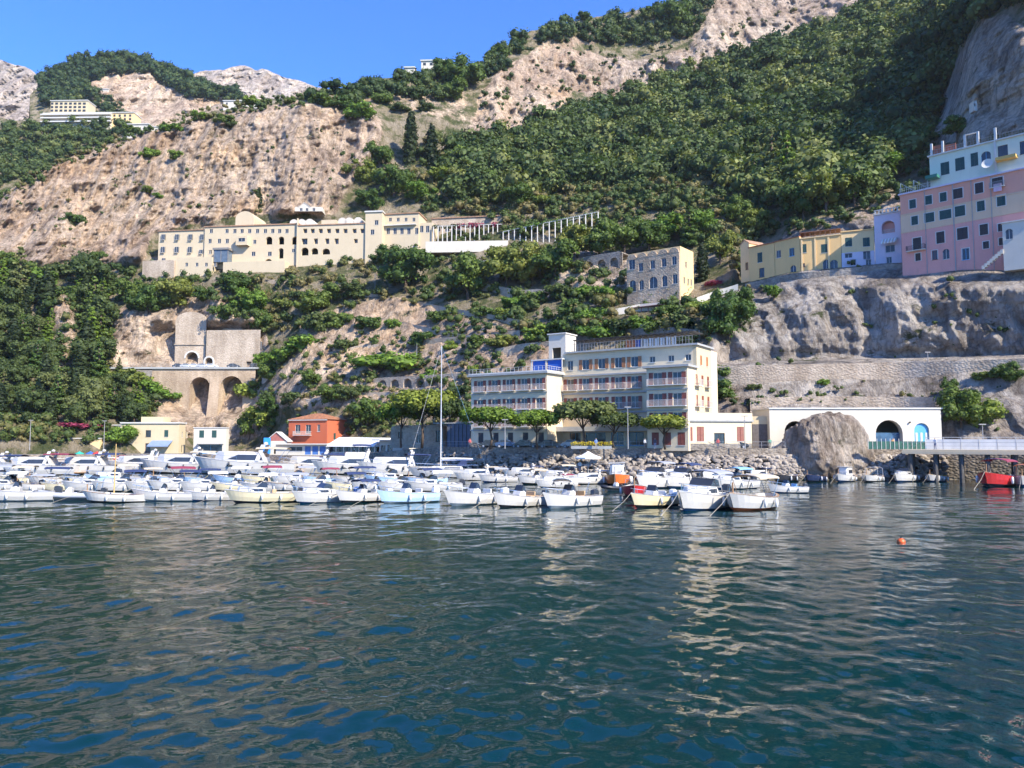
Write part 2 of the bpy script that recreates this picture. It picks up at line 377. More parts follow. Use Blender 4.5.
def sheet(name, xs, top, bottom, depth, warm, rows, back=60, label=None):
    """a hillside as one sheet: from its foot up to its skyline and down the far side"""
    xs = np.asarray(xs, float); tp = np.interp(xs, [p[0] for p in top], [p[1] for p in top])
    tp = tp+fbm(xs*.09, xs*0+2, xs*0, 4, 5)*3.0
    t = np.linspace(0, 1, rows)
    PX = np.tile(xs, (rows, 1)); PYg = bottom+(tp[None, :]-bottom)*t[:, None]
    Y, rk = depth(PX, PYg)
    den = FPX*cp-(384-PYg)*sp; a = (PX-512)/den; b = (FPX*sp+(384-PYg)*cp)/den
    X = a*Y; Z = CAMZ+b*Y
    bk = [(.15, 0.4), (.4, -1.5), (1, -12), (2.2, -40)]
    XX = [X]; YY = [Y]; ZZ = [Z]; RK = [rk]
    for f, dz in bk:
        XX.append(X[-1:]*(1+f*back/Y[-1:])); YY.append(Y[-1:]+f*back); ZZ.append(Z[-1:]+dz*back/60); RK.append(rk[-1:])
    X = np.vstack(XX); Y = np.vstack(YY); Z = np.vstack(ZZ); rk = np.vstack(RK)
    n, m_ = X.shape; idx = np.arange(n*m_).reshape(n, m_)
    q = np.stack([idx[:-1, :-1].ravel(), idx[:-1, 1:].ravel(), idx[1:, 1:].ravel(), idx[1:, :-1].ravel()], 1)
    co = np.stack([X.ravel(), Y.ravel(), Z.ravel()], 1)
    w = warm(X, Z).ravel() if callable(warm) else np.full(X.size, warm)
    me = np_mesh(name, co, q, [LAND], True, {'rock': rk.ravel(), 'warm': w})
    o = bpy.data.objects.new(name, me); C.objects.link(o); return tag(o, kind='structure')
def warmf(X, Z): return np.clip(1.1-np.clip((X-20)/30, 0, 1)*np.where(Z < 62, 1, .35), 0, 1)
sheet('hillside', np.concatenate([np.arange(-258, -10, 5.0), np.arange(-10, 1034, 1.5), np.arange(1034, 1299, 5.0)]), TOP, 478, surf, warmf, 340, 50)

# hills behind: each is a ridge of its own, farther off
def far_depth(near, far, y0, y1, amp, rockpolys, seed):
    def f(px, py):
        t = np.clip((y0-py)/(y0-y1), 0, 1.3); Y = near+(far-near)*t
        x = px-512; den = FPX*cp-(384-py)*sp; a = x/den; b = (FPX*sp+(384-py)*cp)/den; X = a*Y; Z = CAMZ+b*Y
        rk = np.zeros(px.shape)
        for poly, v in rockpolys: rk = np.where(inpoly(poly, px, py), v, rk)
        Y = Y-amp*(rk*.8+.35)*(ridged(X*.03, Y*.01, Z*.012, 4, seed)+.5*ridged(X*.1, Y*.02, Z*.05, 4, seed+3)+fbm(X*.01, Y*.01, Z*.008, 2, seed+9))
        return Y, rk
    return f
HB = far_depth(430, 560, 215, 100, 8, [([(100, 142), (160, 122), (215, 100), (260, 112), (260, 130), (150, 140)], .5)], 101)
sheet('terraced_hill', np.arange(-260, 352, 2.5), [(-260, 112), (0, 118), (40, 122), (95, 128), (130, 124), (170, 130), (195, 118), (215, 104), (250, 100), (300, 96), (350, 100)], 235, HB, .6, 80, 60)
HCrock = [([(92, 80), (110, 74), (150, 72), (158, 84), (175, 88), (240, 100), (300, 108), (300, 140), (128, 140), (122, 112), (92, 100)], 1.0)]
HC = far_depth(640, 760, 150, 70, 14, HCrock, 131)
sheet('wooded_crag', np.arange(30, 330, 2.0), [(30, 96), (42, 82), (64, 68), (80, 62), (100, 60), (140, 60), (170, 72), (200, 84), (240, 97), (300, 118), (330, 120)], 160, HC, 1.0, 80, 80)
HDrock = [([(-300, -100), (500, -100), (500, 250), (-300, 250)], .85)]
HD = far_depth(1000, 1250, 150, 60, 26, HDrock, 151)
sheet('grey_mountain', np.arange(-260, 380, 2.5), [(-260, 30), (-100, 48), (0, 60), (25, 66), (44, 80), (70, 98), (110, 110), (180, 76), (205, 71), (240, 67), (268, 70), (290, 78), (330, 90), (380, 110)], 170, HD, .35, 80, 120)
def SPB(px, py): return P(px, py, float(HB(np.array([float(px)]), np.array([float(py)]))[0][0]))
def SPC(px, py): return P(px, py, float(HC(np.array([float(px)]), np.array([float(py)]))[0][0]))

# ---------------------------------------------------------------- water
def make_water():
    r = np.geomspace(5, 420, 1020); r = np.concatenate([[0.6, 2, 3.5], r, [600, 900, 1450]])
    az = np.concatenate([np.linspace(-180, -46, 24)[:-1], np.linspace(-46, 46, 760), np.linspace(46, 180, 24)[1:]])*math.pi/180
    RR, AA = np.meshgrid(r, az, indexing='ij'); X = RR*np.sin(AA); Y = RR*np.cos(AA)
    rng = np.random.RandomState(3); Z = np.zeros_like(X)
    WB = [fbm(X*f, Y*f, X*0, 2, 200+i) for i, f in enumerate((.07, .12, .2, .1))]
    for k in range(46):
        wl = .40*(8/.40)**(rng.rand()**1.15); th = rng.normal(-.35, .75) if wl > 1.2 else rng.rand()*6.28
        kx, ky = math.sin(th), math.cos(th)
        amp = .0049*wl**.80*(.6+.8*rng.rand())*(1 if wl < 1.6 else .75 if wl < 3 else .5)
        fade = np.clip(1.5-RR*.0055*1.6/(wl*.45), 0, 1)*np.clip(1-(np.abs(AA)-.78)/.05, 0, 1)*np.clip((RR-4)/3, 0, 1)
        wob = WB[k % 4]*2.6
        Z += amp*fade*np.sin((kx*X+ky*Y)*6.283/wl+rng.rand()*6.28+wob)
    env = .55+.75*np.clip(.5+.9*fbm(X*.045, Y*.03, X*0, 3, 400), 0, 1)
    Z *= env
    n, m_ = X.shape; idx = np.arange(n*m_).reshape(n, m_)
    q = np.stack([idx[:-1, :-1].ravel(), idx[1:, :-1].ravel(), idx[1:, 1:].ravel(), idx[:-1, 1:].ravel()], 1)
    m, nt, b = _nodes('sea_water'); L = nt.links.new
    v = coords(nt); n2 = noise(nt, v, .03, 3)
    c = mix(nt, n2, (.0012, .019, .022), (.0016, .028, .031)); L(c, b.inputs['Base Color'])
    b.inputs['Roughness'].default_value = .03; b.inputs['IOR'].default_value = 1.333; b.inputs['Specular IOR Level'].default_value = .5
    f1 = noise(nt, coords(nt, (1, 1.25, 1)), 2.4, 3, .5, .3)
    bp = N(nt, 'ShaderNodeBump', Strength=.45, Distance=.03); L(f1, bp.inputs['Height']); L(bp.outputs[0], b.inputs['Normal'])
    me = np_mesh('water', np.stack([X.ravel(), Y.ravel(), Z.ravel()], 1), q[:, ::-1], [m], True)
    o = bpy.data.objects.new('water', me); C.objects.link(o); tag(o, kind='structure')
make_water()

# ---------------------------------------------------------------- quay
QZ = 4.6
def qz(px): return float(np.interp(px, [330, 440], [2.3, QZ]))
EDGE = [(-260, 184), (0, 190), (120, 195), (250, 190), (330, 176), (400, 160), (440, 149), (470, 137), (600, 125.5), (720, 121), (790, 120.5), (860, 120.5), (930, 120), (1024, 114), (1160, 104), (1300, 96)]
def edgeY(px): return float(np.interp(px, [e[0] for e in EDGE], [e[1] for e in EDGE]))
conc = plaster('quay_concrete', (.40, .36, .30), amt=.5)
asph = plain('quay_paving', (.17, .16, .15), .9, .2, .4, .2)
mb = MB(); ft = []; bk = []; zq = []
for px in range(-260, 1301, 20):
    Ye = edgeY(px); x, y = XY(px, Ye); ft.append((x, y)); yb = float(bil(_D, px, 430))+12; bk.append(XY(px, yb)); zq.append(qz(px))
mb.grid([[(x, y, z) for (x, y), z in zip(ft, zq)], [(x, y, z) for (x, y), z in zip(bk, zq)]]); mb.build('quay_road', asph); tag(bpy.data.objects['quay_road'], kind='structure')
mb = MB(); mb.grid([[(x, y+.02, -1.5) for x, y in ft]]+[[(x, y+d, z+h) for (x, y), z in zip(ft, zq)] for d, h in ((.02, .12), (.5, .12), (.5, -.2))])
tag(mb.build('quay_wall', masonry('quay_stone', (.20, .17, .14), (.36, .31, .25), 2.2, .5)), kind='structure')
# ================================================================ trees and bushes
M_EVER = leafmat('evergreen_leaves', (.060, .108, .024), (.135, .185, .038), (.19, .205, .045))
M_BRIGHT = leafmat('fresh_leaves', (.10, .18, .026), (.15, .235, .035), (.20, .24, .045))
M_OLIVE = leafmat('olive_green_leaves', (.055, .085, .026), (.095, .125, .038), (.13, .15, .05))
M_PINE = leafmat('pine_needles', (.10, .165, .022), (.15, .22, .03), (.20, .23, .04))
M_CYP = leafmat('cypress_needles', (.022, .038, .014), (.034, .052, .018))
M_WOOD = leafmat('wood_leaves', (.036, .068, .022), (.125, .165, .050), (.17, .19, .06), attr=True)
M_SCRUB = leafmat('scrub_leaves', (.045, .080, .022), (.115, .155, .04), (.20, .17, .07), attr=True)
M_DRY = leafmat('dry_reddish_leaves', (.16, .11, .06), (.24, .15, .08))
M_FLOWER = leafmat('bougainvillea_flowers', (.22, .03, .08), (.34, .06, .12))
M_BARK = plain('bark', (.11, .075, .05), .95, .3, 3, .5)

def leaves(centres, radii, n, size, rng, flat=1.0, up=.35):
    """n leaf sprays spread through the outer part of some lobes"""
    cs = np.asarray(centres, float); rs = np.asarray(radii, float)
    wgt = (rs.prod(1)**(2/3)); wgt = wgt/wgt.sum()
    k = rng.choice(len(cs), n, p=wgt)
    d = rng.normal(size=(n, 3)); d[:, 2] += .25; d /= np.linalg.norm(d, axis=1)[:, None]
    rr = rng.uniform(.62, 1.08, (n, 1))
    p = cs[k]+d*rs[k]*rr
    nr = d+rng.normal(size=(n, 3))*.55; nr[:, 2] += up; nr /= np.linalg.norm(nr, axis=1)[:, None]
    t = np.cross(nr, rng.normal(size=(n, 3))); t /= np.linalg.norm(t, axis=1)[:, None]; b = np.cross(nr, t)
    s = size*rng.uniform(.6, 1.35, (n, 1)); e = rng.uniform(.55, 1, (n, 1))
    bend = nr*s*.25
    v = np.stack([p-t*s-bend, p-b*s*e, p+t*s-bend, p+b*s*e], 1).reshape(-1, 3)
    lf = np.repeat(rng.uniform(0, 1, n), 4)
    q = np.arange(n*4).reshape(n, 4)
    return v, q, lf
def core(centres, radii, f=.72):
    vs = []; qs = []; o = 0
    for c, r in zip(centres, radii):
        th = np.linspace(0, 2*math.pi, 7)[:-1]; rows = []
        for ph in (-1.2, -.5, .2, .8, 1.35):
            rows.append(np.stack([c[0]+r[0]*f*np.cos(ph)*np.cos(th), c[1]+r[1]*f*np.cos(ph)*np.sin(th), np.full(6, c[2]+r[2]*f*np.sin(ph))], 1))
        v = np.concatenate(rows); vs.append(v)
        for i in range(4):
            for j in range(6): qs.append((o+i*6+j, o+i*6+(j+1) % 6, o+(i+1)*6+(j+1) % 6, o+(i+1)*6+j))
        o += len(v)
    return np.concatenate(vs), np.array(qs)
def crown_mesh(name, cs, rs, n, size, mat, seed, up=.35, coref=.72):
    rng = np.random.RandomState(seed); v, q, lf = leaves(cs, rs, n, size, rng, up=up); cv, cq = core(cs, rs, coref)
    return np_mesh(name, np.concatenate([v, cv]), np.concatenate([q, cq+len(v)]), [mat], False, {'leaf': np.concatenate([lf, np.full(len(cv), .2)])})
def lobes_round(rng, k=9, w=1.0, h=1.0, z=.62):
    k = int(k*1.8); cs = [(0, 0, z)]; rs = [(.27*w, .27*w, .26*h)]
    for i in range(k):
        a = 6.283*i*.618+rng.uniform(-.4, .4); r = rng.uniform(.12, .42)*w; zz = z+rng.uniform(-.30, .30)*h*math.cos(min(1.3, r*2.6/w)); s = rng.uniform(.08, .19)
        cs.append((r*math.cos(a), r*math.sin(a), zz)); rs.append((s*w*1.1, s*w*1.1, s*h*.95))
    return cs, rs
PROTO = {}
def trunk_mesh(pts, r, forks=()):
    mb = MB(); mb.tube(pts, r, 7, r*.55)
    for f in forks: mb.tube(f, r*.45, 5, r*.15)
    return mb.mesh('trunk', M_BARK, True)
def make_protos():
    rng = random.Random(4)
    for mname, mat in (('ever', M_EVER), ('bright', M_BRIGHT), ('olive', M_OLIVE), ('dry', M_DRY), ('flower', M_FLOWER)):
        for i in range(3 if mname not in ('dry', 'flower') else 1):   # unit height 1
            cs, rs = lobes_round(rng, 10); PROTO[(mname, i)] = (crown_mesh('crown', cs, rs, 2000, .028, mat, 10+i),
                trunk_mesh([(0, 0, -.25), (.01, 0, .2), (0, .02, .6)], .035, [((0, 0, .3), (.15, .05, .55)), ((0, 0, .3), (-.14, .04, .6))]))
            cs, rs = lobes_round(rng, 9, 1.25, .9, .38); rs = [(a*1.15, b*1.15, c*1.25) for a, b, c in rs]
            PROTO[(mname+'_bush', i)] = (crown_mesh('foliage', cs, rs, 1000, .05, mat, 40+i), None)
    for i in range(2):                                              # cypress
        cs = []; rs = []
        for k in range(11):
            t = k/10; w_ = .105*(math.sin(math.pi*min(1, (t*.86+.14)))**.55)*(1-.25*t)
            cs.append((rng.uniform(-.012, .012), rng.uniform(-.012, .012), .08+.86*t)); rs.append((w_, w_, .085))
        PROTO[('cypress', i)] = (crown_mesh('crown', cs, rs, 1500, .020, M_CYP, 70+i, 0, .85), trunk_mesh([(0, 0, -.1), (0, 0, .2)], .02))
    for i in range(3):                                              # layered conifer
        cs = []; rs = []
        for k in range(26):
            t = k/25; rad = .20*(1-t)**.9+.012; a = k*2.4
            cs.append((rad*.62*math.cos(a), rad*.62*math.sin(a), .16+.80*t)); s = max(.035, rad*.55)*rng.uniform(.8, 1.2); rs.append((s, s, s*.55))
        PROTO[('conifer', i)] = (crown_mesh('crown', cs, rs, 2600, .021, (M_PINE, M_EVER, M_OLIVE)[i], 80+i, .4, .8), trunk_mesh([(0, 0, -.2), (0, 0, .5), (0, 0, .93)], .026))
    for i in range(3):                                              # flat-topped umbrella pine
        cs = []; rs = []
        for k in range(15):
            a = k*2.4; r = .40*math.sqrt((k+.3)/15)
            cs.append((r*math.cos(a), r*math.sin(a), .80-.22*r+rng.uniform(-.03, .03))); s = rng.uniform(.10, .15); rs.append((s*1.25, s*1.25, s*1.3))
        fk = [((0.02, 0, .38), (.14*math.cos(a), .14*math.sin(a), .6), (.3*math.cos(a), .3*math.sin(a), .74)) for a in (0.3, 1.6, 2.9, 4.1, 5.3)]
        PROTO[('umbrella', i)] = (crown_mesh('crown', cs, rs, 3000, .026, M_PINE if i < 2 else M_OLIVE, 90+i, .4, .75),
             trunk_mesh([(0, 0, -.02), (.03-.03*i, .01, .2), (.0, .0, .42), (.02, 0, .66)], .022, fk))
make_protos()
TREEN = {}
def tree(kind, pos, h, name, label, cat, group, w=1.0, var=None):
    k = kind; TREEN[k] = TREEN.get(k, 0)+1
    vs = [i for (kk, i) in PROTO if kk == k]; i = vs[(TREEN[k]*7+3) % len(vs)] if var is None else var
    cm, tm = PROTO[(k, i)]
    root = empty(name, pos, (TREEN[k]*2.399) % 6.283, label, cat, group); root.scale = (h*w, h*w, h)
    link('crown' if tm else 'foliage', cm, root)
    if tm: link('trunk', tm, root)
    return root
def tree_px(kind, px, py, hpx, name, label, cat, group, w=1.0, sp=SP, var=None):
    """a tree whose foot stands on the hillside where the photo shows it"""
    p = sp(px, py); h = hpx*p.y/FPX
    return tree(kind, (p.x, p.y+h*w*.15, p.z-.05*h), h, name, label, cat, group, w, var)

# individually visible trees (x, foot y, height in px, width factor, what)
GR = 'trees on the hillside'
T = [
 ('cypress', 409, 172, 80, 1.1, 'tall dark cypress, left and taller of the pair above the monastery'),
 ('cypress', 430, 178, 70, 1.25, 'dark cypress, right and broader of the pair above the monastery'),
 ('cypress', 255, 213, 34, 1.7, 'small dark cypress alone against the pale cliff behind the monastery'),
 ('cypress', 705, 284, 52, 1.4, 'dark cypress just right of the yellow stone villa'),
 ('cypress', 674, 214, 30, 1.3, 'slim dark cypress above the yellow stone villa'),
 ('conifer', 692, 250, 52, 1.1, 'broad layered conifer behind the yellow stone villa'),
 ('conifer', 776, 190, 72, .9, 'tall dark conifer at the edge of the wood, left of the pair'),
 ('conifer', 792, 196, 78, .95, 'tall dark conifer at the edge of the wood, right of the pair'),
 ('conifer', 757, 196, 48, 1.0, 'medium dark conifer at the foot of the wood'),
 ('ever', 405, 296, 56, 1.15, 'large round dark tree hanging below the monastery terrace'),
 ('ever', 386, 268, 26, 1.3, 'small round tree under the monastery terrace'),
 ('ever', 467, 304, 54, 1.0, 'tall dark tree below the pale terrace wall'),
 ('ever', 507, 292, 52, 1.15, 'big dark tree right of the pale terrace wall'),
 ('ever', 532, 290, 52, 1.0, 'dark tree in the middle of the clump under the pergola'),
 ('ever', 556, 286, 52, 1.1, 'dark tree at the right of the clump under the pergola'),
 ('ever', 578, 262, 42, 1.1, 'dark tree on the slope below the end of the pergola'),
 ('ever', 600, 262, 48, 1.1, 'dark tree above the arched garden wall'),
 ('ever', 626, 258, 46, 1.1, 'dark tree left of the yellow stone villa'),
 ('ever', 650, 256, 38, 1.1, 'round tree behind the roof of the yellow stone villa'),
 ('bright', 664, 246, 40, 1.1, 'bright green tree behind the yellow stone villa'),
 ('bright', 706, 238, 34, 1.1, 'bright green tree right of the broad conifer'),
 ('ever', 360, 188, 34, 1.2, 'round dark tree at the right end of the tall cliff'),
 ('ever', 378, 172, 36, 1.0, 'dark tree at the foot of the tall cypresses'),
 ('ever', 392, 205, 44, 1.1, 'dark tree below the pair of cypresses'),
 ('ever', 368, 214, 30, 1.1, 'dark tree just above the monastery roofs'),
 ('bright', 420, 205, 26, 1.4, 'bright green tree above the monastery church'),
 ('bright', 445, 190, 34, 1.3, 'bright green tree right of the pair of cypresses'),
 ('bright', 462, 172, 30, 1.3, 'bright green tree on the slope over the monastery'),
 ('ever', 488, 200, 34, 1.2, 'dark tree over the right end of the monastery'),
 ('ever', 518, 216, 36, 1.2, 'dark tree above the left end of the pergola'),
 ('umbrella', 543, 212, 20, .9, 'small pine above the pergola'),
 ('ever', 830, 216, 52, 1.1, 'massive dark tree at the bottom of the wood'),
 ('ever', 806, 222, 46, 1.1, 'dark tree left of the massive one at the bottom of the wood'),
 ('ever', 858, 208, 44, 1.0, 'dark tree left of the bright bush at the cliff foot'),
 ('bright', 884, 186, 36, 1.3, 'bright green tree at the foot of the shaded crag'),
 ('olive', 908, 178, 30, 1.1, 'pale olive tree left of the pale yellow house'),
 ('ever', 925, 152, 30, 1.2, 'dark tree on the ledge above the pale yellow house'),
 ('ever', 960, 138, 26, 1.3, 'dark tree behind the roof terrace of the pale yellow house'),
 ('ever', 733, 352, 62, .9, 'tall dark tree right above the hotel'),
 ('ever', 722, 326, 40, .9, 'dark tree on the slope behind the hotel roof'),
 ('ever', 745, 318, 34, 1.0, 'dark tree at the left edge of the grey cliff'),
 ('bright', 775, 302, 22, 1.0, 'round bright bush just under the yellow houses'),
 ('ever', 758, 240, 36, 1.1, 'dark tree left above the yellow houses'),
 ('ever', 738, 226, 34, 1.1, 'dark tree on the slope over the yellow houses'),
 ('ever', 722, 266, 40, .9, 'dark tree between the villa and the yellow houses'),
 ('ever', 966, 436, 52, 1.0, 'dark tree by the shore right of the arched boathouse'),
 ('bright', 984, 436, 42, 1.3, 'bright leafy tree behind the white pier railing'),
 ('ever', 1012, 386, 26, 1.2, 'dark tree growing on the rock over the pier'),
 ('ever', 952, 400, 24, .8, 'ivy-like dark tree hanging on the road wall'),
 ('bright', 118, 452, 28, 1.3, 'bright round tree in front of the cream house'),
 ('bright', 262, 440, 40, 1.0, 'bright green tree left of the red house'),
 ('ever', 248, 445, 34, .9, 'dark green tree between the white house and the red house'),
 ('ever', 274, 424, 34, 1.1, 'dark green tree behind the red house'),
 ('ever', 330, 412, 32, 1.2, 'dark green tree above the red house roof'),
 ('ever', 365, 436, 40, 1.1, 'green tree right of the red house'),
 ('olive', 350, 408, 28, 1.3, 'olive tree above the right side of the red house'),
 ('ever', 268, 388, 30, .9, 'dark tree right of the viaduct'),
 ('ever', 308, 392, 26, 1.0, 'dark tree on the terraces over the red house'),
 ('ever', 245, 335, 40, 1.2, 'dark green tree right above the tunnel portal'),
 ('bright', 247, 318, 34, 1.2, 'bright green tree below the cream monastery wall'),
 ('ever', 262, 340, 34, 1.0, 'green tree on the slope right of the portal'),
 ('bright', 262, 372, 22, 1.2, 'bright green tree on the terrace right of the viaduct'),
 ('ever', 235, 300, 30, 1.2, 'dark tree under the middle of the monastery'),
 ('ever', 170, 318, 44, 1.2, 'dark tree under the left end of the monastery'),
 ('ever', 146, 322, 40, 1.1, 'dark tree left of the stone portal'),
 ('ever', 128, 305, 30, 1.1, 'dark tree at the lower edge of the tall cliff'),
 ('ever', 96, 272, 24, 1.1, 'round tree at the foot of the tall cliff'),
 ('ever', 312, 318, 30, 1.3, 'dark shrubby tree left under the large round one'),
 ('ever', 330, 306, 26, 1.3, 'shrubby tree on the slope under the monastery'),
 ('olive', 352, 302, 24, 1.3, 'olive tree left under the large round one'),
 ('ever', 444, 84, 30, 1.2, 'dark tree left of the crag on the skyline'),
 ('ever', 462, 92, 42, 1.2, 'large dark tree in the notch of the skyline'),
 ('ever', 452, 104, 30, 1.2, 'dark tree below the notch of the skyline'),
 ('ever', 500, 62, 18, 1.4, 'low dark tree on the skyline ridge'),
 ('ever', 584, 22, 12, 1.5, 'small round tree on the skyline'),
 ('ever', 655, 18, 16, 1.5, 'round tree high on the skyline'),
 ('ever', 676, 38, 44, 1.0, 'dark tree below the top of the skyline'),
 ('ever', 396, 425, 0, 1, ''),
]
for k, x, y, h, w_, lab in T:
    if h: tree_px(k, x, y, h, {'cypress': 'cypress_tree', 'conifer': 'conifer_tree', 'umbrella': 'pine_tree'}.get(k, 'broadleaf_tree'), lab, 'tree', GR, w_)
# the grove on the left slope
rng = random.Random(21); gl = []
for i in range(900):
    x = rng.uniform(-30, 150); y = rng.uniform(296, 432)
    lim = 112 if y < 372 else 116+(y-372)*.6
    if inpoly([(44, 300), (70, 292), (80, 340), (70, 395), (48, 395), (54, 340)], np.array([float(x)]), np.array([float(y)]))[0]: continue
    if x > lim or False: continue
    if all(abs(x-a)/13.5+abs(y-b)/14 > 1 for a, b in gl): gl.append((x, y))
for i, (x, y) in enumerate(sorted(gl, key=lambda t: t[1])):
    k = 'conifer' if rng.random() < .42 else ('cypress' if rng.random() < .42 else 'olive')
    h = rng.choice((30, 38, 44, 52, 62))*rng.uniform(.9, 1.1)*(.75 if k == 'olive' else 1)*(.6 if x > 100 else 1)
    word = {'conifer': 'conifer', 'cypress': 'cypress', 'olive': 'broadleaf'}[k]
    tree_px(k, x, y, h, word+'_tree', '%s tree packed in the green grove on the left slope' % {'conifer': 'layered conifer', 'cypress': 'narrow dark cypress', 'olive': 'round olive-green broadleaf'}[k], 'tree', '%s trees of the left grove' % word, {'cypress': 1.7, 'conifer': 1.15}.get(k, 1.0))
# umbrella pines along the harbour road
def px_ground(px, Y, z=QZ): x, y = XY(px, Y); return (x, y, z)
for px, Y, hpx, w_, var, lab in [(422, 158, 62, 1.15, 0, 'broad umbrella pine with forked trunk left of the hotel'), (401, 162, 48, 1.0, 1, 'smaller leaning umbrella pine in front of the stone house'), (450, 158, 52, .95, 2, 'umbrella pine beside the dark shed, its crown over the mast'),
     (490, 129, 45, 1.35, 0, 'umbrella pine in front of the left wing of the hotel'), (537, 127.5, 40, 1.45, 1, 'umbrella pine at the corner of the hotel wing'),
     (583, 126.5, 52, 1.25, 2, 'tall olive-toned umbrella pine over the hotel terrace'), (614, 126, 40, 1.35, 2, 'low olive-toned umbrella pine right of the tall one'), (665, 122.5, 37, 1.45, 0, 'umbrella pine in front of the right wing of the hotel')]:
    g = px_ground(px, Y); h = hpx*Y/FPX
    tree('umbrella', g, h, 'umbrella_pine', lab, 'pine tree', 'umbrella pines along the harbour road', w_, var)
# bushes that stand apart on the slopes
B = [(370, 330, 20), (392, 330, 14), (438, 322, 16), (420, 345, 18), (486, 318, 16), (505, 318, 14), (480, 345, 14), (450, 350, 12), (345, 350, 16), (300, 352, 22), (285, 362, 20),
     (318, 330, 26), (335, 328, 22), (430, 380, 14), (502, 348, 18), (540, 340, 22), (560, 335, 20), (575, 318, 24), (590, 322, 20), (600, 340, 26), (620, 335, 22), (640, 330, 20), (655, 335, 22),
     (680, 330, 22), (668, 318, 18), (690, 345, 16), (722, 400, 26), (720, 380, 22), (790, 262, 12), (700, 312, 18), (560, 300, 20), (535, 305, 18), (515, 308, 16), (590, 298, 18), (610, 300, 22),
     (160, 400, 18), (75, 300, 20), (40, 285, 22), (18, 275, 22), (60, 278, 20), (5, 262, 14), (128, 385, 24), (140, 410, 26), (150, 392, 18), (205, 300, 16), (222, 320, 20), (285, 310, 16), (300, 302, 14),
     (930, 176, 14), (880, 236, 14), (862, 240, 10), (145, 192, 9), (157, 198, 7), (73, 224, 15), (130, 132, 10), (172, 134, 14), (148, 158, 14), (176, 160, 12), (200, 120, 12), (222, 122, 12), (250, 104, 12), (232, 128, 10),
     (290, 104, 10), (310, 98, 12), (322, 106, 16), (345, 110, 18), (360, 118, 20), (380, 104, 16), (372, 90, 12), (395, 92, 12), (410, 98, 16), (398, 112, 12), (350, 90, 10), (425, 112, 14),
     (548, 395, 16), (270, 405, 18), (290, 402, 14), (460, 398, 18), (250, 398, 26), (475, 372, 10), (825, 385, 8), (755, 390, 9), (860, 400, 7), (757, 405, 9), (1000, 378, 14), (985, 380, 12)]
rng = random.Random(8)
for i, (x, y, h) in enumerate(B):
    k = rng.choice(['ever_bush', 'ever_bush', 'olive_bush', 'bright_bush'])
    if 255 < y and 440 < x < 700 and rng.random() < .3: k = 'bright_bush'
    w0 = {'ever_bush': 'dark green', 'olive_bush': 'olive green', 'bright_bush': 'bright green'}[k]
    tree_px(k, x, y, h*1.15, 'bush', '%s bush growing on the open slope' % w0, 'bush', '%s bushes on the slopes' % w0, rng.uniform(1.0, 1.35))
for x, y, h, lab in [(395, 372, 0, ''), (940, 0, 0, '')]: pass
tree_px('flower_bush', 78, 430, 12, 'bush', 'pink flowering bush over the left waterfront walls', 'bush', None, 2.6)
tree_px('flower_bush', 714, 286, 9, 'bush', 'purple flowering bush right of the yellow stone villa', 'bush', None, 1.6)
tree_px('dry_bush', 378, 420, 26, 'bush', 'dry reddish bush above the stone house', 'bush', None, 1.5)
tree_px('dry_bush', 592, 328, 20, 'bush', 'dry orange bush on the slope left of the long hotel roof', 'bush', 'dry orange bushes', 1.5)
tree_px('bright_bush', 389, 372, 34, 'bush', 'bright green ivy-covered mound on the terrace wall', 'bush', None, 1.7)

# ---------------------------------------------------------------- woods and scrub that read as one mass
def scatter(name, polys, mat, seed, spf, per=None):
    rng = np.random.RandomState(seed); V = []; Q = []; TI = []; LF = []; o = 0
    for poly, n, hm, hv, nl, tint in polys:
        xs = [p[0] for p in poly]; ys = [p[1] for p in poly]; k = 0; pts = []
        while k < n:
            m = n*3; x = rng.uniform(min(xs), max(xs), m); y = rng.uniform(min(ys), max(ys), m); ok = inpoly(poly, x, y)
            x = x[ok][:n-k]; y = y[ok][:n-k]; pts += list(zip(x, y)); k += len(x)
        px = np.array([p[0] for p in pts]); py = np.array([p[1] for p in pts]); Y, rk = spf(px, py)
        for i in range(len(pts)):
            p = P(px[i], py[i], float(Y[i])); h = hm*(1+hv*(rng.rand()*2-1))
            cl = fbm(np.array([p.x*.03]), np.array([p.y*.03]), np.array([p.z*.03]), 2, 9)[0]
            nb = rng.randint(2, 5); cs = []; rs = []
            for j in range(nb):
                s = h*rng.uniform(.28, .46); cs.append((p.x+rng.normal()*h*.22, p.y+rng.normal()*h*.22, p.z+h*rng.uniform(.30, .62))); rs.append((s, s, s*.85))
            v, q, lf = leaves(cs, rs, nl, h*.072, rng); cv, cq = core(cs, rs, .62)
            V += [v, cv]; Q += [q+o, cq+o+len(v)]; o += len(v)+len(cv)
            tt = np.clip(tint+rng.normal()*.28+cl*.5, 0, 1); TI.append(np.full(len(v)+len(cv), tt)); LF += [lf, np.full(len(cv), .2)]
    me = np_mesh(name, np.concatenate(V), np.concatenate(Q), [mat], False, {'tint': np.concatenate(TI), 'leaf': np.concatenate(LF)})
    ob = bpy.data.objects.new(name, me); C.objects.link(ob); return ob
W1 = [(462, 205), (446, 180), (448, 152), (495, 142), (540, 128), (562, 112), (605, 108), (655, 92), (760, 54), (850, 22), (885, -8), (940, 5), (978, 4), (960, 50), (945, 100), (925, 135), (870, 200), (780, 215), (745, 192), (680, 178), (600, 190), (520, 205), (450, 205)]
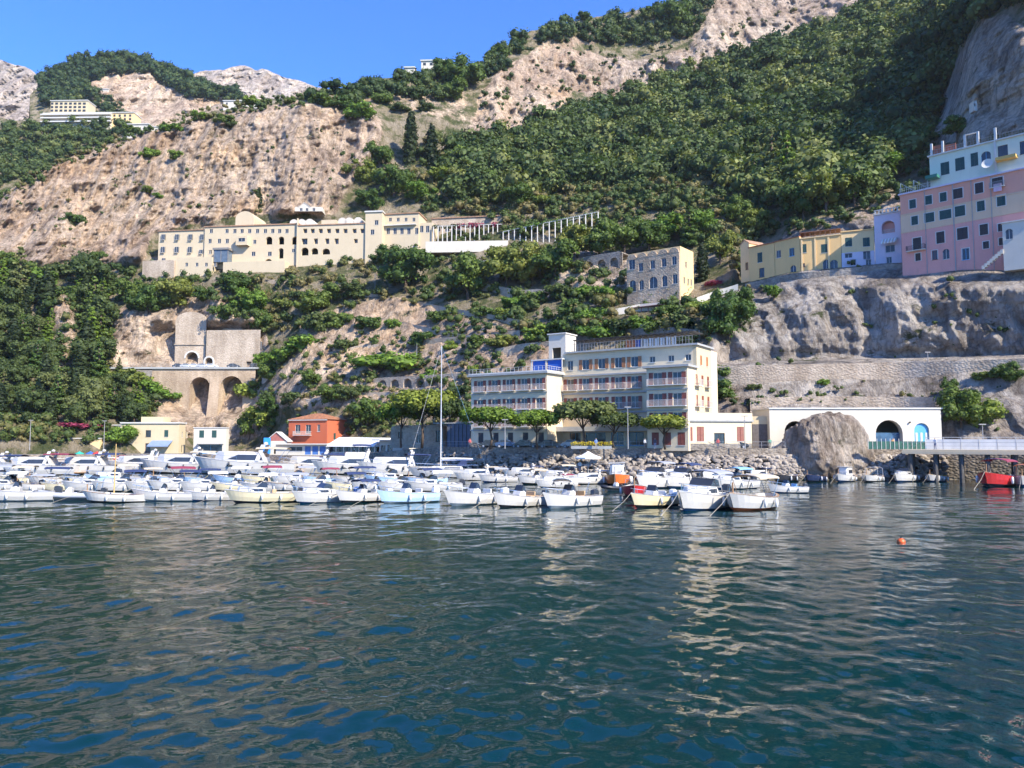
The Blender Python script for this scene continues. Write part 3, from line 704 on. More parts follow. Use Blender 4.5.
o = scatter('wood', [(W1, 2500, 8.6, .45, 220, .50), ([(300, 100), (340, 90), (440, 76), (468, 92), (455, 104), (390, 100), (340, 108)], 100, 6, .4, 110, .4),
    ([(480, 66), (500, 50), (560, 27), (640, 14), (690, -4), (716, 0), (700, 40), (660, 48), (575, 44), (520, 56), (482, 92)], 190, 7, .4, 120, .3),
    ([(985, -14), (1024, -44), (1120, -80), (1120, -30), (1024, 12), (1005, 14), (985, 20), (955, 60), (945, 90), (938, 110), (930, 90), (945, 50)], 150, 6, .4, 120, .3)], M_WOOD, 3, surf)
tag(o, 'dense dark evergreen wood covering the upper right slope', 'wood', kind='stuff')
o = scatter('wood', [([(-60, 130), (40, 126), (130, 128), (120, 142), (100, 150), (30, 176), (-60, 210)], 420, 7, .4, 120, .45)], M_WOOD, 4, HB)
tag(o, 'green wooded slope under the hilltop hotels', 'wood', kind='stuff')
o = scatter('wood', [([(42, 84), (64, 68), (82, 62), (140, 61), (170, 73), (200, 86), (240, 98), (244, 106), (190, 99), (165, 88), (150, 74), (110, 76), (92, 84), (96, 100), (60, 110), (44, 106)], 560, 11, .3, 90, .12), ([(60, 96), (90, 92), (128, 108), (128, 125), (90, 130), (60, 122)], 90, 8, .3, 90, .3)], M_WOOD, 5, HC)
tag(o, 'dark wood capping the far crag on the left skyline', 'wood', kind='stuff')
S = [([(432, 135), (520, 150), (600, 180), (560, 200), (450, 204), (415, 205), (400, 180)], 170, 4.6, .5, 80, .9),
     ([(-10, 262), (100, 268), (150, 268), (200, 275), (300, 280), (300, 330), (262, 340), (200, 296), (110, 320), (110, 400), (0, 430)], 480, 3.2, .5, 60, .45),
     ([(240, 290), (400, 240), (520, 235), (600, 270), (700, 300), (716, 345), (560, 345), (470, 330), (390, 300), (300, 330), (265, 345)], 460, 3.1, .6, 70, .7),
     ([(470, 216), (600, 195), (640, 170), (740, 185), (760, 215), (740, 280), (700, 245), (620, 245), (520, 240)], 420, 3.6, .5, 60, .6),
     ([(0, 425), (110, 425), (110, 446), (0, 446)], 60, 3.5, .5, 60, .6), ([(262, 345), (470, 325), (560, 340), (480, 400), (470, 440), (262, 440)], 420, 2.1, .6, 50, .7),
     ([(410, 200), (450, 205), (520, 205), (600, 190), (680, 180), (740, 190), (700, 214), (600, 205), (500, 220), (420, 215)], 200, 4.0, .5, 70, .8),
     ([(0, 196), (75, 153), (160, 126), (215, 108), (290, 98), (340, 92), (340, 104), (215, 118), (160, 134), (80, 162), (0, 204)], 220, 2.6, .5, 40, .65),
     ([(0, 200), (335, 110), (380, 120), (340, 210), (150, 230), (0, 270)], 80, 1.8, .6, 30, .4),
     ([(715, 265), (1024, 262), (1024, 440), (940, 440), (940, 400), (715, 400)], 55, 1.3, .6, 30, .4),
     ([(750, 200), (905, 170), (935, 150), (930, 190), (900, 215), (760, 245)], 110, 3.2, .5, 60, .45),
     ([(480, 135), (482, 95), (560, 45), (690, 48), (760, 10), (860, 0), (740, 55), (600, 100), (520, 138)], 120, 3.0, .6, 40, .4),
     ([(715, 395), (940, 395), (940, 408), (715, 408)], 30, 1.2, .5, 30, .5)]
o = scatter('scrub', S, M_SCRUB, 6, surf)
tag(o, 'low mixed scrub spread over ledges and slopes', 'scrub', kind='stuff')
# ================================================================ building kit
def wallface(mb, u0, u1, z0, z1, holes, f, t=.3, top=None):
    """a wall skin with real openings; f maps (along, inwards, up) to a point"""
    us = sorted({u0, u1, *[h[0] for h in holes], *[h[1] for h in holes]}); us = [u for u in us if u0-1e-6 <= u <= u1+1e-6]
    zs = sorted({z0, z1, *[h[2] for h in holes], *[h[3] for h in holes]}); zs = [z for z in zs if z0-1e-6 <= z <= z1+1e-6]
    for i in range(len(us)-1):
        for j in range(len(zs)-1):
            cu = (us[i]+us[i+1])/2; cz = (zs[j]+zs[j+1])/2
            if any(h[0] < cu < h[1] and h[2] < cz < h[3] for h in holes): continue
            mb.add([f(us[i], 0, zs[j]), f(us[i+1], 0, zs[j]), f(us[i+1], 0, zs[j+1]), f(us[i], 0, zs[j+1])], [(0, 1, 2, 3)])
    for h in holes:
        a, b, c, d = h[:4]; arch = len(h) > 4 and h[4]
        if arch:
            r = (b-a)/2; rise = min(r, d-c-.05); zc = d-rise; n = 10; pts = [(a+r-r*math.cos(math.pi*k/n), zc+rise*math.sin(math.pi*k/n)) for k in range(n+1)]
            for k in range(n):
                p, q = pts[k], pts[k+1]
                mb.add([f(p[0], 0, p[1]), f(q[0], 0, q[1]), f(q[0], 0, d), f(p[0], 0, d)], [(0, 1, 2, 3)])
            path = [(a, c)]+pts+[(b, c)]
        else: path = [(a, c), (a, d), (b, d), (b, c)]
        for p, q in zip(path, path[1:]+path[:1]):
            mb.add([f(p[0], 0, p[1]), f(q[0], 0, q[1]), f(q[0], t, q[1]), f(p[0], t, p[1])], [(0, 1, 2, 3)])
WM = {}
GLASS = glassy(); CURT = plain('curtain_white', (.55, .55, .52), .8, .1)
def win_mesh(w, h, fc, kind):
    k = (round(w, 2), round(h, 2), fc.name, kind)
    if k not in WM:
        mb = MB(); d = .16; fr = .07
        mb.cur = 1
        if kind in ('pane', 'arch'):
            if kind == 'pane': mb.box(-w/2, d+.02, 0, w/2, d+.05, h)
            else:
                n = 10; r = w/2; mb.extr([(-r, 0)]+[(-r*math.cos(math.pi*i/n), max(0, h-r)+r*math.sin(math.pi*i/n)) for i in range(n+1)]+[(r, 0)], d+.02, d+.05)
        mb.cur = 0
        mb.box(-w/2, d-.02, 0, -w/2+fr, d+.018, h if kind == 'pane' else max(.1, h-w/2)); mb.box(w/2-fr, d-.02, 0, w/2, d+.018, h if kind == 'pane' else max(.1, h-w/2)); mb.box(-fr/2, d-.02, 0, fr/2, d+.018, h-.02)
        mb.box(-w/2+fr, d-.02, 0, -fr/2, d+.018, fr); mb.box(fr/2, d-.02, 0, w/2-fr, d+.018, fr)
        if kind == 'pane': mb.box(-w/2+fr, d-.02, h-fr, -fr/2, d+.018, h); mb.box(fr/2, d-.02, h-fr, w/2-fr, d+.018, h)
        mb.box(-w/2-.08, -.08, -.09, w/2+.08, d-.03, -.005)
        WM[k] = mb.mesh('window', [fc, GLASS])
    return WM[k]
def shut_mesh(w, h, m):
    k = ('s', round(w, 2), round(h, 2), m.name)
    if k not in WM:
        mb = MB(); mb.box(-w/2, -.05, 0, -w/2+.06, 0, h); mb.box(w/2-.06, -.05, 0, w/2, 0, h); mb.box(-w/2+.06, -.05, 0, w/2-.06, 0, .07); mb.box(-w/2+.06, -.05, h-.07, w/2-.06, 0, h)
        n = max(4, int(h/.16))
        for i in range(n):
            z = .07+(h-.14)*i/n; mb.add([(-w/2+.06, -.04, z), (w/2-.06, -.04, z), (w/2-.06, -.008, z+(h-.14)/n), (-w/2+.06, -.008, z+(h-.14)/n)], [(0, 1, 2, 3)])
        WM[k] = mb.mesh('shutter', m)
    return WM[k]
WHITE = plain('white_paint', (.58, .55, .49), .55, .06)
BROWN = plain('red_brown_shutter', (.24, .065, .04), .6, .2); ORNG = plain('orange_brown_shutter', (.42, .17, .065), .6, .15); GREEN = plain('green_shutter', (.022, .07, .06), .6, .2); DARKW = plain('dark_frame', (.05, .045, .04), .6, .2)
RAIL = plain('grey_iron_railing', (.30, .29, .28), .5, .1); PINKRAIL = plain('pale_pink_railing', (.62, .54, .49), .6, .1)
class Bld:
    """one building: an Empty at the foot of its front left corner; x runs along the front, y goes in, z up"""
    def __init__(s, name, label, A, B, zb, cat='house', group=None, kind=None):
        a = Vector((*XY(*A), 0)); b = Vector((*XY(*B), 0)); s.L = (b-a).length; s.a = a; s.rz = math.atan2(b.y-a.y, b.x-a.x); s.zb = zb
        s.root = empty(name, (a.x, a.y, zb), s.rz, label, cat, group, kind)
        s.d = Vector((math.cos(s.rz), math.sin(s.rz), 0)); s.n = Vector((-math.sin(s.rz), math.cos(s.rz), 0))
    def u(s, px, y=0):
        """where a picture column meets the plane y of this building, measured along its front"""
        k = (px-512)/FPX*1.0; k = ray(px, 384)[0] if False else (px-512)/FPX
        # columns are very nearly vertical planes x = k*Y (pitch is small)
        o = s.a+s.n*y; return (k*o.y-o.x)/(s.d.x-k*s.d.y)
    def v(s, px, x):
        o = s.a+s.d*x; k = (px-512)/FPX; return (k*o.y-o.x)/(s.n.x-k*s.n.y)
    def z(s, px, py, y=0):
        p = s.a+s.n*y+s.d*s.u(px, y); return CAMZ+ray(px, py)[1]*p.y-s.zb
    def wall(s, x0, x1, z0, z1, y0, y1, mat, front=(), right=(), left=(), top=True, name='wall', t=.3):
        mb = MB()
        wallface(mb, x0, x1, z0, z1, list(front), lambda u, d, z: (u, y0+d, z), t)
        wallface(mb, y0, y1, z0, z1, list(right), lambda u, d, z: (x1-d, u, z), t)
        wallface(mb, y0, y1, z0, z1, list(left), lambda u, d, z: (x0+d, u, z), t)
        mb.add([(x0, y1, z0), (x1, y1, z0), (x1, y1, z1), (x0, y1, z1)], [(3, 2, 1, 0)])
        if top: mb.add([(x0, y0, z1), (x1, y0, z1), (x1, y1, z1), (x0, y1, z1)], [(0, 1, 2, 3)])
        return mb.build(name, mat, s.root)
    def slab(s, x0, x1, y0, y1, z0, z1, mat, name='cornice'):
        return MB().box(x0, y0, z0, x1, y1, z1).build(name, mat, s.root)
    def window(s, x, z, w, h, y=0, side='front', frame=None, shutters=None, kind='pane', sw=None, name='window', closed=False):
        rz = {'front': 0, 'right': math.pi/2, 'left': -math.pi/2}[side]
        loc = {'front': (x, y, z), 'right': (y, x, z), 'left': (y, x, z)}[side]
        o = link(name, win_mesh(w, h, frame or WHITE, kind), s.root, loc, rz)
        if shutters:
            if closed:
                for k in (-1, 1): link('shutter', shut_mesh(w/2-.02, h, shutters), o, (k*w/4, .03, 0))
            else:
                sw = sw or w/2
                for k in (-1, 1): link('shutter', shut_mesh(sw, h, shutters), o, (k*(w/2+sw/2+.02), -.012, 0))
        return o
    def row(s, pxs, py, w, h, y=0, **kw):
        """windows at picture columns; returns the openings they need"""
        hs = []
        for px in pxs:
            x = s.u(px, y); z = s.z(px, py, y)-h/2; hs.append((x-w/2, x+w/2, z, z+h, kw.get('kind') == 'arch')); s.window(x, z, w, h, y, **kw)
        return hs
    def rowz(s, pxs, zc, w, h, y=0, **kw):
        hs = []
        for px in pxs:
            x = s.u(px, y); z = zc-h/2; hs.append((x-w/2, x+w/2, z, z+h, kw.get('kind') == 'arch')); s.window(x, z, w, h, y, **kw)
        return hs
    def balcony(s, x, z, w, y=0, d=.9, side='front', rail=None):
        rz = {'front': 0, 'right': math.pi/2}[side]; loc = (x, y, z) if side == 'front' else (y, x, z)
        k = ('balc', round(w, 2), d, (rail or RAIL).name)
        if k not in WM:
            WM[k] = MB().box(-w/2, -d, -.14, w/2, -.003, -.01).mesh('balcony', WHITE)
            r = MB(); r.box(-w/2, -d, .93, w/2, -d+.04, .98); r.box(-w/2, -d+.04, .93, -w/2+.04, -.01, .98); r.box(w/2-.04, -d+.04, .93, w/2, -.01, .98)
            n = int(w/.16)
            for i in range(n+1): r.box(-w/2+(w-.04)*i/n, -d+.01, -.01, -w/2+(w-.04)*i/n+.035, -d+.035, .93)
            for i in range(1, int(d/.2)):
                for q in (-w/2+.005, w/2-.035): r.box(q, -d+.2*i, -.01, q+.03, -d+.2*i+.03, .93)
            WM[k+('r',)] = r.mesh('railing', rail or RAIL)
        o = link('balcony', WM[k], s.root, loc, rz); link('railing', WM[k+('r',)], o); return o
    def parapet(s, x0, x1, y0, y1, z, h, mat, t=.2, name='parapet'):
        mb = MB(); mb.box(x0, y0, z, x1, y0+t, z+h); mb.box(x0, y0+t, z, x0+t, y1, z+h); mb.box(x1-t, y0+t, z, x1, y1, z+h); mb.box(x0+t, y1-t, z, x1-t, y1, z+h); return mb.build(name, mat, s.root)
    def railing(s, x0, x1, y, z, h=1.0, mat=None, step=.5, name='railing', side=None):
        mb = MB(); f = (lambda a, b: (a, y, b)) if side is None else (lambda a, b: (y, a, b))
        mb.tube([f(x0, z+h), f(x1, z+h)], .035, 4); mb.tube([f(x0, z+h*.5), f(x1, z+h*.5)], .02, 4)
        n = max(1, int(abs(x1-x0)/step))
        for i in range(n+1): q = x0+(x1-x0)*i/n; mb.tube([f(q, z), f(q, z+h)], .03, 4)
        return mb.build(name, mat or RAIL, s.root)
    def gable(s, x0, x1, y0, y1, z, h, mat, over=.3, wallmat=None):
        """ridge runs along y (gable end seen from the front)"""
        m = (x0+x1)/2; k = h/(m-x0)
        mb = MB(); t = .18
        mb.extr([(x0-over, z-over*k), (m, z+h), (m, z+h+t), (x0-over, z-over*k+t)], y0-over, y1+over)
        mb.extr([(x1+over, z-over*k), (x1+over, z-over*k+t), (m, z+h+t), (m, z+h)], y0-over, y1+over)
        o = mb.build('roof', mat, s.root)
        MB().add([(x0, y0+.002, z), (x1, y0+.002, z), (m, y0+.002, z+h)], [(0, 1, 2)]).build('gable_wall', wallmat or WHITE, s.root); return o
    def hip(s, x0, x1, y0, y1, z, h, mat, over=.4):
        a, b, c, d = x0-over, x1+over, y0-over, y1+over; r = min((b-a), (d-c))/2; mb = MB()
        if b-a > d-c: p, q = (a+r, (c+d)/2, z+h), (b-r, (c+d)/2, z+h)
        else: p, q = ((a+b)/2, c+r, z+h), ((a+b)/2, d-r, z+h)
        mb.add([(a, c, z), (b, c, z), (b, d, z), (a, d, z), p, q], [(0, 1, 5, 4) if b-a > d-c else (0, 1, 4), (1, 2, 5) if b-a > d-c else (1, 2, 5, 4), (2, 3, 4, 5) if b-a > d-c else (2, 3, 5), (3, 0, 4) if b-a > d-c else (3, 0, 4, 5), (3, 2, 1, 0)])
        return mb.build('roof', mat, s.root)
def tiles(name='roof_tiles', c=(.42, .17, .08)):
    if name in MATS: return MATS[name]
    m, nt, b = _nodes(name); v = coords(nt); f = noise(nt, v, 1.4, 6, .7)
    w = N(nt, 'ShaderNodeTexWave', Scale=2.2, Distortion=.6); nt.links.new(v, w.inputs['Vector'])
    r = ramp(nt, [(.3, tuple(x*.6 for x in c)), (.7, tuple(x*1.25 for x in c))]); nt.links.new(f, r.inputs[0]); nt.links.new(r.outputs[0], b.inputs['Base Color'])
    bp = N(nt, 'ShaderNodeBump', Strength=.8, Distance=.08); nt.links.new(w.outputs['Fac'], bp.inputs['Height']); nt.links.new(bp.outputs[0], b.inputs['Normal']); b.inputs['Roughness'].default_value = .9
    MATS[name] = m; return m
def ribbon_wall(name, pts, h, mat, label, cat='wall', group=None, t=.5, dy=-.6, foot=1.5, sp=surf, holes=None, cap=None):
    """a wall that follows the slope through picture points on its top edge"""
    W = []
    for (x0, y0), (x1, y1) in zip(pts, pts[1:]):
        n = max(1, int(abs(x1-x0)/6))
        for i in range(n): W.append((x0+(x1-x0)*i/n, y0+(y1-y0)*i/n))
    W.append(pts[-1]); V = []
    for x, y in W:
        Y = float(bil(_D, x, y))-abs(dy)-1.0; p = P(x, y, Y); V.append(p)
    o = V[0].copy(); mb = MB()
    rows = [[p-o-Vector((0, 0, h+foot)) for p in V], [p-o for p in V], [p-o+Vector((0, t, 0)) for p in V], [p-o+Vector((0, t+5, -.1)) for p in V], [p-o+Vector((0, t+6, -h)) for p in V]]
    mb.grid(rows); ob = mb.build(name, mat); ob.location = o; return tag(ob, label, cat, group)
# ================================================================ the town
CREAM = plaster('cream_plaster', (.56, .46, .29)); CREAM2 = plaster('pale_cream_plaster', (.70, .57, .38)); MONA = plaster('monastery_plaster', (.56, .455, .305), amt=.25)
WHITEP = plaster('white_plaster', (.58, .53, .44), amt=.2); GREYT = plain('grey_cornice', (.36, .36, .34), .8, .1); YEL = plaster('yellow_plaster', (.70, .46, .20), amt=.5); YEL2 = plaster('light_yellow_plaster', (.72, .52, .27), amt=.5)
PINK = plaster('pink_plaster', (.70, .33, .28), amt=.5); PEACH = plaster('peach_plaster', (.70, .47, .30), amt=.5); CORAL = plaster('coral_plaster', (.72, .33, .23), amt=.5); LILAC = plaster('lilac_plaster', (.62, .55, .62), amt=.35); MINT = plaster('pale_green_yellow_plaster', (.62, .64, .50))
REDP = plaster('brick_red_plaster', (.52, .13, .06), amt=.2); TANST = masonry('tan_stone', (.42, .32, .23), (.54, .43, .31), 2.4, .4); GREYST = masonry('grey_stone', (.20, .18, .16), (.33, .30, .26), 2.2, .45); PALEST = masonry('pale_stone', (.42, .34, .26), (.54, .45, .35), 2.2, .4)
TILE = tiles(); TILE2 = tiles('pale_roof_tiles', (.45, .26, .16)); BLUEC = plain('blue_canvas', (.015, .10, .42), .8, .08); SKYB = plain('sky_blue_paint', (.10, .38, .62), .6, .1); WCANV = plain('white_canvas', (.78, .76, .72), .8, .05)

# ---- the hotel
th = R(33); a0 = XY(471, 142); b0 = (a0[0]+60*math.cos(th), a0[1]-60*math.sin(th))
H = Bld('hotel_building', 'long cream five storey hotel with brown shutters behind the umbrella pines', (471, 142), (512+FPX*b0[0]/b0[1], b0[1]), QZ, 'hotel')
xw = H.u(547); ym = H.v(563, xw); yb = ym-4.3; x3a = H.u(647, yb); x3 = H.u(688, yb); x2 = x3-.6; ybk = H.v(712, x3); zt = 16.7; zw = 12.9
ZR = [11.15, 7.8, 4.75]                                             # window centres above the road: third, second, first floor
fr = []
cols = [480, 494.5, 509, 524, 539]
for k, zc in enumerate(ZR):
    fr += H.rowz(cols, zc, 1.35, 2.0 if k == 0 else 1.8, 0, shutters=BROWN, sw=.62, frame=WHITE)
    for c in cols:
        H.balcony(H.u(c), zc-1.0, 2.6, 0, .75, rail=PINKRAIL)
fr += H.rowz([481, 496, 510.5, 525.5, 541], 1.75, 1.1, 1.9, 0, shutters=DARKW, closed=True, frame=WHITE)
H.wall(0, xw, -.3, zw, 0, ym+8, CREAM2, fr, right=[])
H.slab(-.5, xw+.5, -.7, ym-.01, zw, zw+.35, GREYT); H.slab(-.12, xw+.12, -.13, 0-.004, 3.05, 3.3, GREYT); H.slab(-.12, xw+.12, -.13, -.004, 6.35, 6.5, GREYT); H.slab(-.12, xw+.12, -.13, -.004, 9.6, 9.75, GREYT)
H.slab(-.06, xw+.06, -.06, -.004, -.3, .9, GREYST, 'plinth')
H.parapet(-.3, xw+.3, -.5, ym-.05, zw+.35, .22, WHITE); H.railing(-.2, xw+.2, -.4, zw+.57, .75, WHITE, .8); H.railing(-.4, ym-.1, xw+.2, zw+.57, .75, WHITE, .8, side='r')
mainc = [570.5, 586, 602, 618.7, 635]
fr = []
for k, zc in enumerate([14.6]+ZR[:2]):
    fr += H.rowz(mainc[(0 if k else 1):], zc, 1.35, 1.75 if k == 0 else 2.0, ym, shutters=ORNG if k == 0 else BROWN, sw=.62)
    if k == 0: fr += H.rowz([570.5], zc, 1.1, 1.7, ym); fr += H.rowz([653, 672, 689], zc+.2, 1.0, 1.0, ym, shutters=None)
    else:
        for c in mainc: H.balcony(H.u(c, ym), zc-1.0, 2.7, ym, .8, rail=PINKRAIL)
xg = [(H.u(a, ym), H.u(b, ym)) for a, b in ((568, 582), (584, 607), (609, 625), (627, 645))]
for (a, b), n in zip(xg, 'abcd'):
    fr.append((a+.3, b-.3, .5, 2.7)); H.window((a+b)/2, .5, b-a-.6, 2.2, ym, frame=SKYB)
fr.append((H.u(563.5, ym)+.5, H.u(563.5, ym)+2.2, 0, 2.4)) if False else None
H.wall(xw-.01, x2, -.3, zt, ym, ym+12, CREAM2, fr)
H.slab(xw+.6, x3+.4, ym-.6, ybk+.3, zt, zt+.3, GREYT)
for zz in (12.55, 9.35, 6.0): H.slab(xw+.02, x3a-.02, ym-.35, ym-.004, zz, zz+.28, GREYT)
H.slab(xw+.02, x3a-.02, ym-2.6, ym-.004, 2.9, 3.7, WHITE, 'terrace_canopy')
# right bay, four storeys, standing proud of the main front
ybk = H.v(712, x3); fb = []; rt = []
for k, zc in enumerate(ZR):
    fb += H.rowz([658, 677.5], zc, 1.5, 2.0, yb, shutters=BROWN, sw=.7)
    for c in (658, 677.5): H.balcony(H.u(c, yb), zc-1.0, 3.2, yb, .8, rail=PINKRAIL)
    for px in (697, 703, 708.6):
        v = H.v(px, x3)
        if k < 2: rt.append((v-.5, v+.5, zc-1, zc+.8)); H.window(v, zc-1, 1.0, 1.8, x3, 'right', shutters=BROWN, closed=True)
    if k < 2:
        for px in (697, 707): H.balcony(H.v(px, x3), zc-1, 2.0, x3, .8, 'right', PINKRAIL)
fb += H.rowz([655, 667, 681], 1.6, 1.2, 2.0, yb, shutters=BROWN, closed=True)
H.wall(x3a, x3, -.3, zw, yb, yb+4.2, CREAM2, fb)
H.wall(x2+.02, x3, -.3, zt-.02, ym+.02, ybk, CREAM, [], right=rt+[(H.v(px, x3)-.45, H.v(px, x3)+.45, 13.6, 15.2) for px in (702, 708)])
for px in (702, 708): H.window(H.v(px, x3), 13.6, .9, 1.6, x3, 'right', shutters=ORNG, closed=True)
H.slab(x3a-.5, x3+.4, yb-.6, ym-.02, zw, zw+.35, GREYT)
for zz in (9.35, 6.0, 3.1): H.slab(x3a, x3+.1, yb-.2, yb-.004, zz, zz+.2, GREYT)
# roof terrace with frame, washing-white cloths, white stair house, blue awning
H.railing(xw+1.5, x2, ym-.2, zt+.3, 1.3, RAIL, .55)
mb = MB()
for i in range(22):
    x = xw+2+(x2-xw-3)*i/21; mb.box(x, ym+.5, zt+.3, x+.1, ym+.6, zt+2.3); mb.box(x, ym+.5, zt+2.3, x+.1, ym+5, zt+2.38)
mb.box(xw+1.8, ym+.45, zt+2.38, x2, ym+5.1, zt+2.48); mb.build('terrace_frame', DARKW, H.root)
mb = MB()
for i in range(13): x = x2-9.5+i*.5; mb.box(x, ym+1.1, zt+.5, x+.36, ym+1.16, zt+1.9-.1*(i % 3))
mb.build('hanging_cloth', WCANV, H.root)
MB().box(x2-12.4, ym+1.0, zt+.5, x2-10.6, ym+1.1, zt+1.7).build('hanging_cloth', plain('orange_cloth', (.6, .16, .05)), H.root)
MB().box(x2-10.5, ym+1.0, zt+.5, x2-9.6, ym+1.1, zt+1.7).build('hanging_cloth', BLUEC, H.root)
xa, xb = H.u(549, ym+4), H.u(566, ym+4)
H.wall(xa, xb, zt-3, zt+4.3, ym+4, ym+8, WHITEP, [(xa+.8, xb-1.0, zt-1, zt+1.8)], name='stair_house'); H.slab(xa-.2, xb+.2, ym+3.7, ym+8.2, zt+4.3, zt+4.5, WHITE)
aw = MB(); x0_, x1_ = H.u(533, ym-1), H.u(546.5, ym-1)
for q0, q1 in ((x0_, x1_-.3), (x1_+.3, H.u(562, ym-1))):
    aw.box(q0, ym-1.0, zw+.9, q1, ym-.9, zw+2.75); 
aw.build('blue_awning', BLUEC, H.root)
H.slab(x0_-.3, H.u(563, ym-1), ym-1.2, ym+3.5, zw+2.8, zw+3.0, WHITE, 'awning_roof')
mb = MB()
for q in (x0_-.2, x1_, H.u(562.5, ym-1)): mb.box(q-.08, ym-1.15, zw+.6, q+.08, ym-1.02, zw+2.8)
mb.build('awning_post', WHITE, H.root)

# ---- low wing right of the hotel
E = Bld('low_building', 'low cream building with brown shutters between the hotel and the white boathouse', (688.5, 121.5), (752, 123.5), QZ, 'building')
f = E.row([700, 740], 434, 1.2, 2.3, shutters=BROWN, closed=True)+E.row([679.5+10], 434, .9, 2.2, shutters=BROWN, closed=True)
xd = E.u(719); f.append((xd-.9, xd+.9, 0, 2.5)); E.window(xd, 0, 1.8, 2.5, name='door', frame=DARKW)
E.wall(0, E.L, -.2, 4.3, 0, 9, CREAM2, f, [(2, 3.2, .3, 3.2), (4.6, 5.8, .3, 3.2)]); E.slab(-.2, E.L+.25, -.25, 9.2, 4.3, 4.55, GREYT); E.parapet(-.1, E.L+.1, -.1, 9, 4.55, 1.1, CREAM2)
E.slab(.05, E.L-.05, -.05, -.004, -.2, .85, GREYST, 'plinth')
for x_, n_ in ((3.3, 0), (5.5, 0)): pass
for v_ in (2.6, 5.2): E.window(v_, .3, 1.2, 2.9, E.L, 'right', frame=DARKW)
k_ = Bld('lean_to', 'narrow shaded shed with a bright terrace wall left of the white boathouse', (752.6, 128), (769, 127.6), QZ, 'shed')
k_.wall(0, k_.L, -.2, 4.0, 0, 6, plain('shade_toned_planks', (.13, .11, .10), .8, .25, 3), []); k_.parapet(0, k_.L, 0, 6, 4.0, 1.3, CREAM)  # shed's shade is put into the colour: planks painted dark

# ---- white boathouse with arches
A_ = Bld('boathouse', 'long white arched boathouse partly hidden by the big shore rock', (770, 126.5), (942, 126.5), QZ, 'boathouse')
z1 = A_.z(860, 409)
ar = []
for pa, pb, pt in ((784, 806, 421), (875, 902, 420)): ar.append((A_.u(pa), A_.u(pb), 0, A_.z(pb, pt), True))
ad = (A_.u(913.5), A_.u(928.5), 0, A_.z(920, 423), True)
A_.wall(0, A_.L, -.3, z1, 0, 9, WHITEP, ar+[ad], t=1.2)
A_.slab(-.15, A_.L+.2, -.2, 9.1, z1, z1+.22, WHITE)
A_.window((ad[0]+ad[1])/2, 0, ad[1]-ad[0], ad[3], -.1, kind='pane', name='door', frame=SKYB) if False else None
mb = MB(); r = (ad[1]-ad[0])/2; mb.extr([(-r, 0)]+[(-r*math.cos(math.pi*i/10), ad[3]-r+r*math.sin(math.pi*i/10)) for i in range(11)]+[(r, 0)], .3, .4)
o = mb.build('arched_door', SKYB, A_.root); o.location = ((ad[0]+ad[1])/2, 0, 0)
d2 = MB()
for q in (-.9, -.1, .7): d2.box(q, .25, .4, q+.35, .298, 2.6)
d2.build('panel', WHITE, o)
mb = MB(); c = (ar[1][0]+ar[1][1])/2; mb.box(ar[1][0]+.02, 1.0, 0, ar[1][1]-.02, 1.1, 2.6); o = mb.build('glass_front', plain('blue_glass', (.06, .12, .2), .15, .3, 1.2), A_.root)
MB().box(ar[1][0]+.1, .9, 0, ar[1][1]-.1, .98, .7).build('counter', WHITE, A_.root)
o = MB().lathe([(.02, .25), (.16, .1), (.17, 0), (.02, -.05)], (0, 0, 0), 8).build('wall_lamp', DARKW, A_.root); o.location = (A_.u(909), -.2, 4.2)

# ---- road wall under the grey cliff and the street wall above it
ribbon_wall('road_wall', [(716, 366), (770, 365), (860, 363), (960, 361), (1040, 358), (1160, 352), (1290, 346)], 5.6, PALEST, 'long grey stone road wall under the big grey cliff', dy=3.5, foot=1.5, t=.5)
ribbon_wall('street_wall', [(745, 284), (790, 273.5), (850, 268), (886, 264), (930, 262.5), (985, 261), (1040, 263), (1160, 262), (1290, 262)], 3.2, GREYST, 'grey stone street wall along the cliff edge under the coloured houses', dy=1.6, foot=3, t=.5)
def sY(px): return float(bil(_D, px, np.interp(px, SE_X, SE_Y)))+1.6
# ---- yellow row
def simple_rows(b, rows, y=0):
    h = []
    for r in rows: h += b.row(*r[:4], y, **(r[4] if len(r) > 4 else {}))
    return h
def street(px): return QZ
y1 = Bld('row_house', 'leftmost yellow house of the row on the cliff edge', (753, sY(753)), (779, sY(779)), 41.2)
zt_ = y1.z(766, 245.5); h = simple_rows(y1, [([763.5], 257.5, 1.3, 2.4, dict(frame=WHITE, shutters=GREEN, closed=True)), ([765], 272.5, 1.4, 2.2, dict(frame=DARKW))])
y1.wall(0, y1.L, -5, zt_, 0, 8, YEL, h); y1.slab(-.15, y1.L-.02, -.2, 8, zt_, zt_+.25, TILE, 'roof_edge')
y0 = Bld('row_house', 'narrow gabled yellow end house at the left tip of the cliff row', (744.5, sY(745)+2), (753.5, sY(753)+1), 41.2)
zt_ = y0.z(749, 244); y0.wall(0, y0.L-.05, -5, zt_, 0, 6, YEL2, y0.row([750], 266, .9, 1.8, frame=DARKW)); y0.gable(0, y0.L-.05, 0, 6, zt_, 1.0, TILE2, .15, YEL2)
y2 = Bld('row_house', 'yellow house with two blue windows, second from the left end of the cliff row', (779.4, sY(779)), (805, sY(805)), 41.2)
zt_ = y2.z(792, 239.5); h = simple_rows(y2, [([796], 252, 1.3, 1.9, dict(frame=SKYB)), ([782.5], 254, 1.2, 1.8, dict(frame=WHITE)), ([797], 269.5, 1.5, 2.0, dict(frame=WHITE, kind='arch'))])
y2.wall(0, y2.L, -5, zt_, 0, 8, YEL, h); y2.slab(-.1, y2.L-.02, -.25, 8, zt_, zt_+.2, TILE, 'roof_edge')
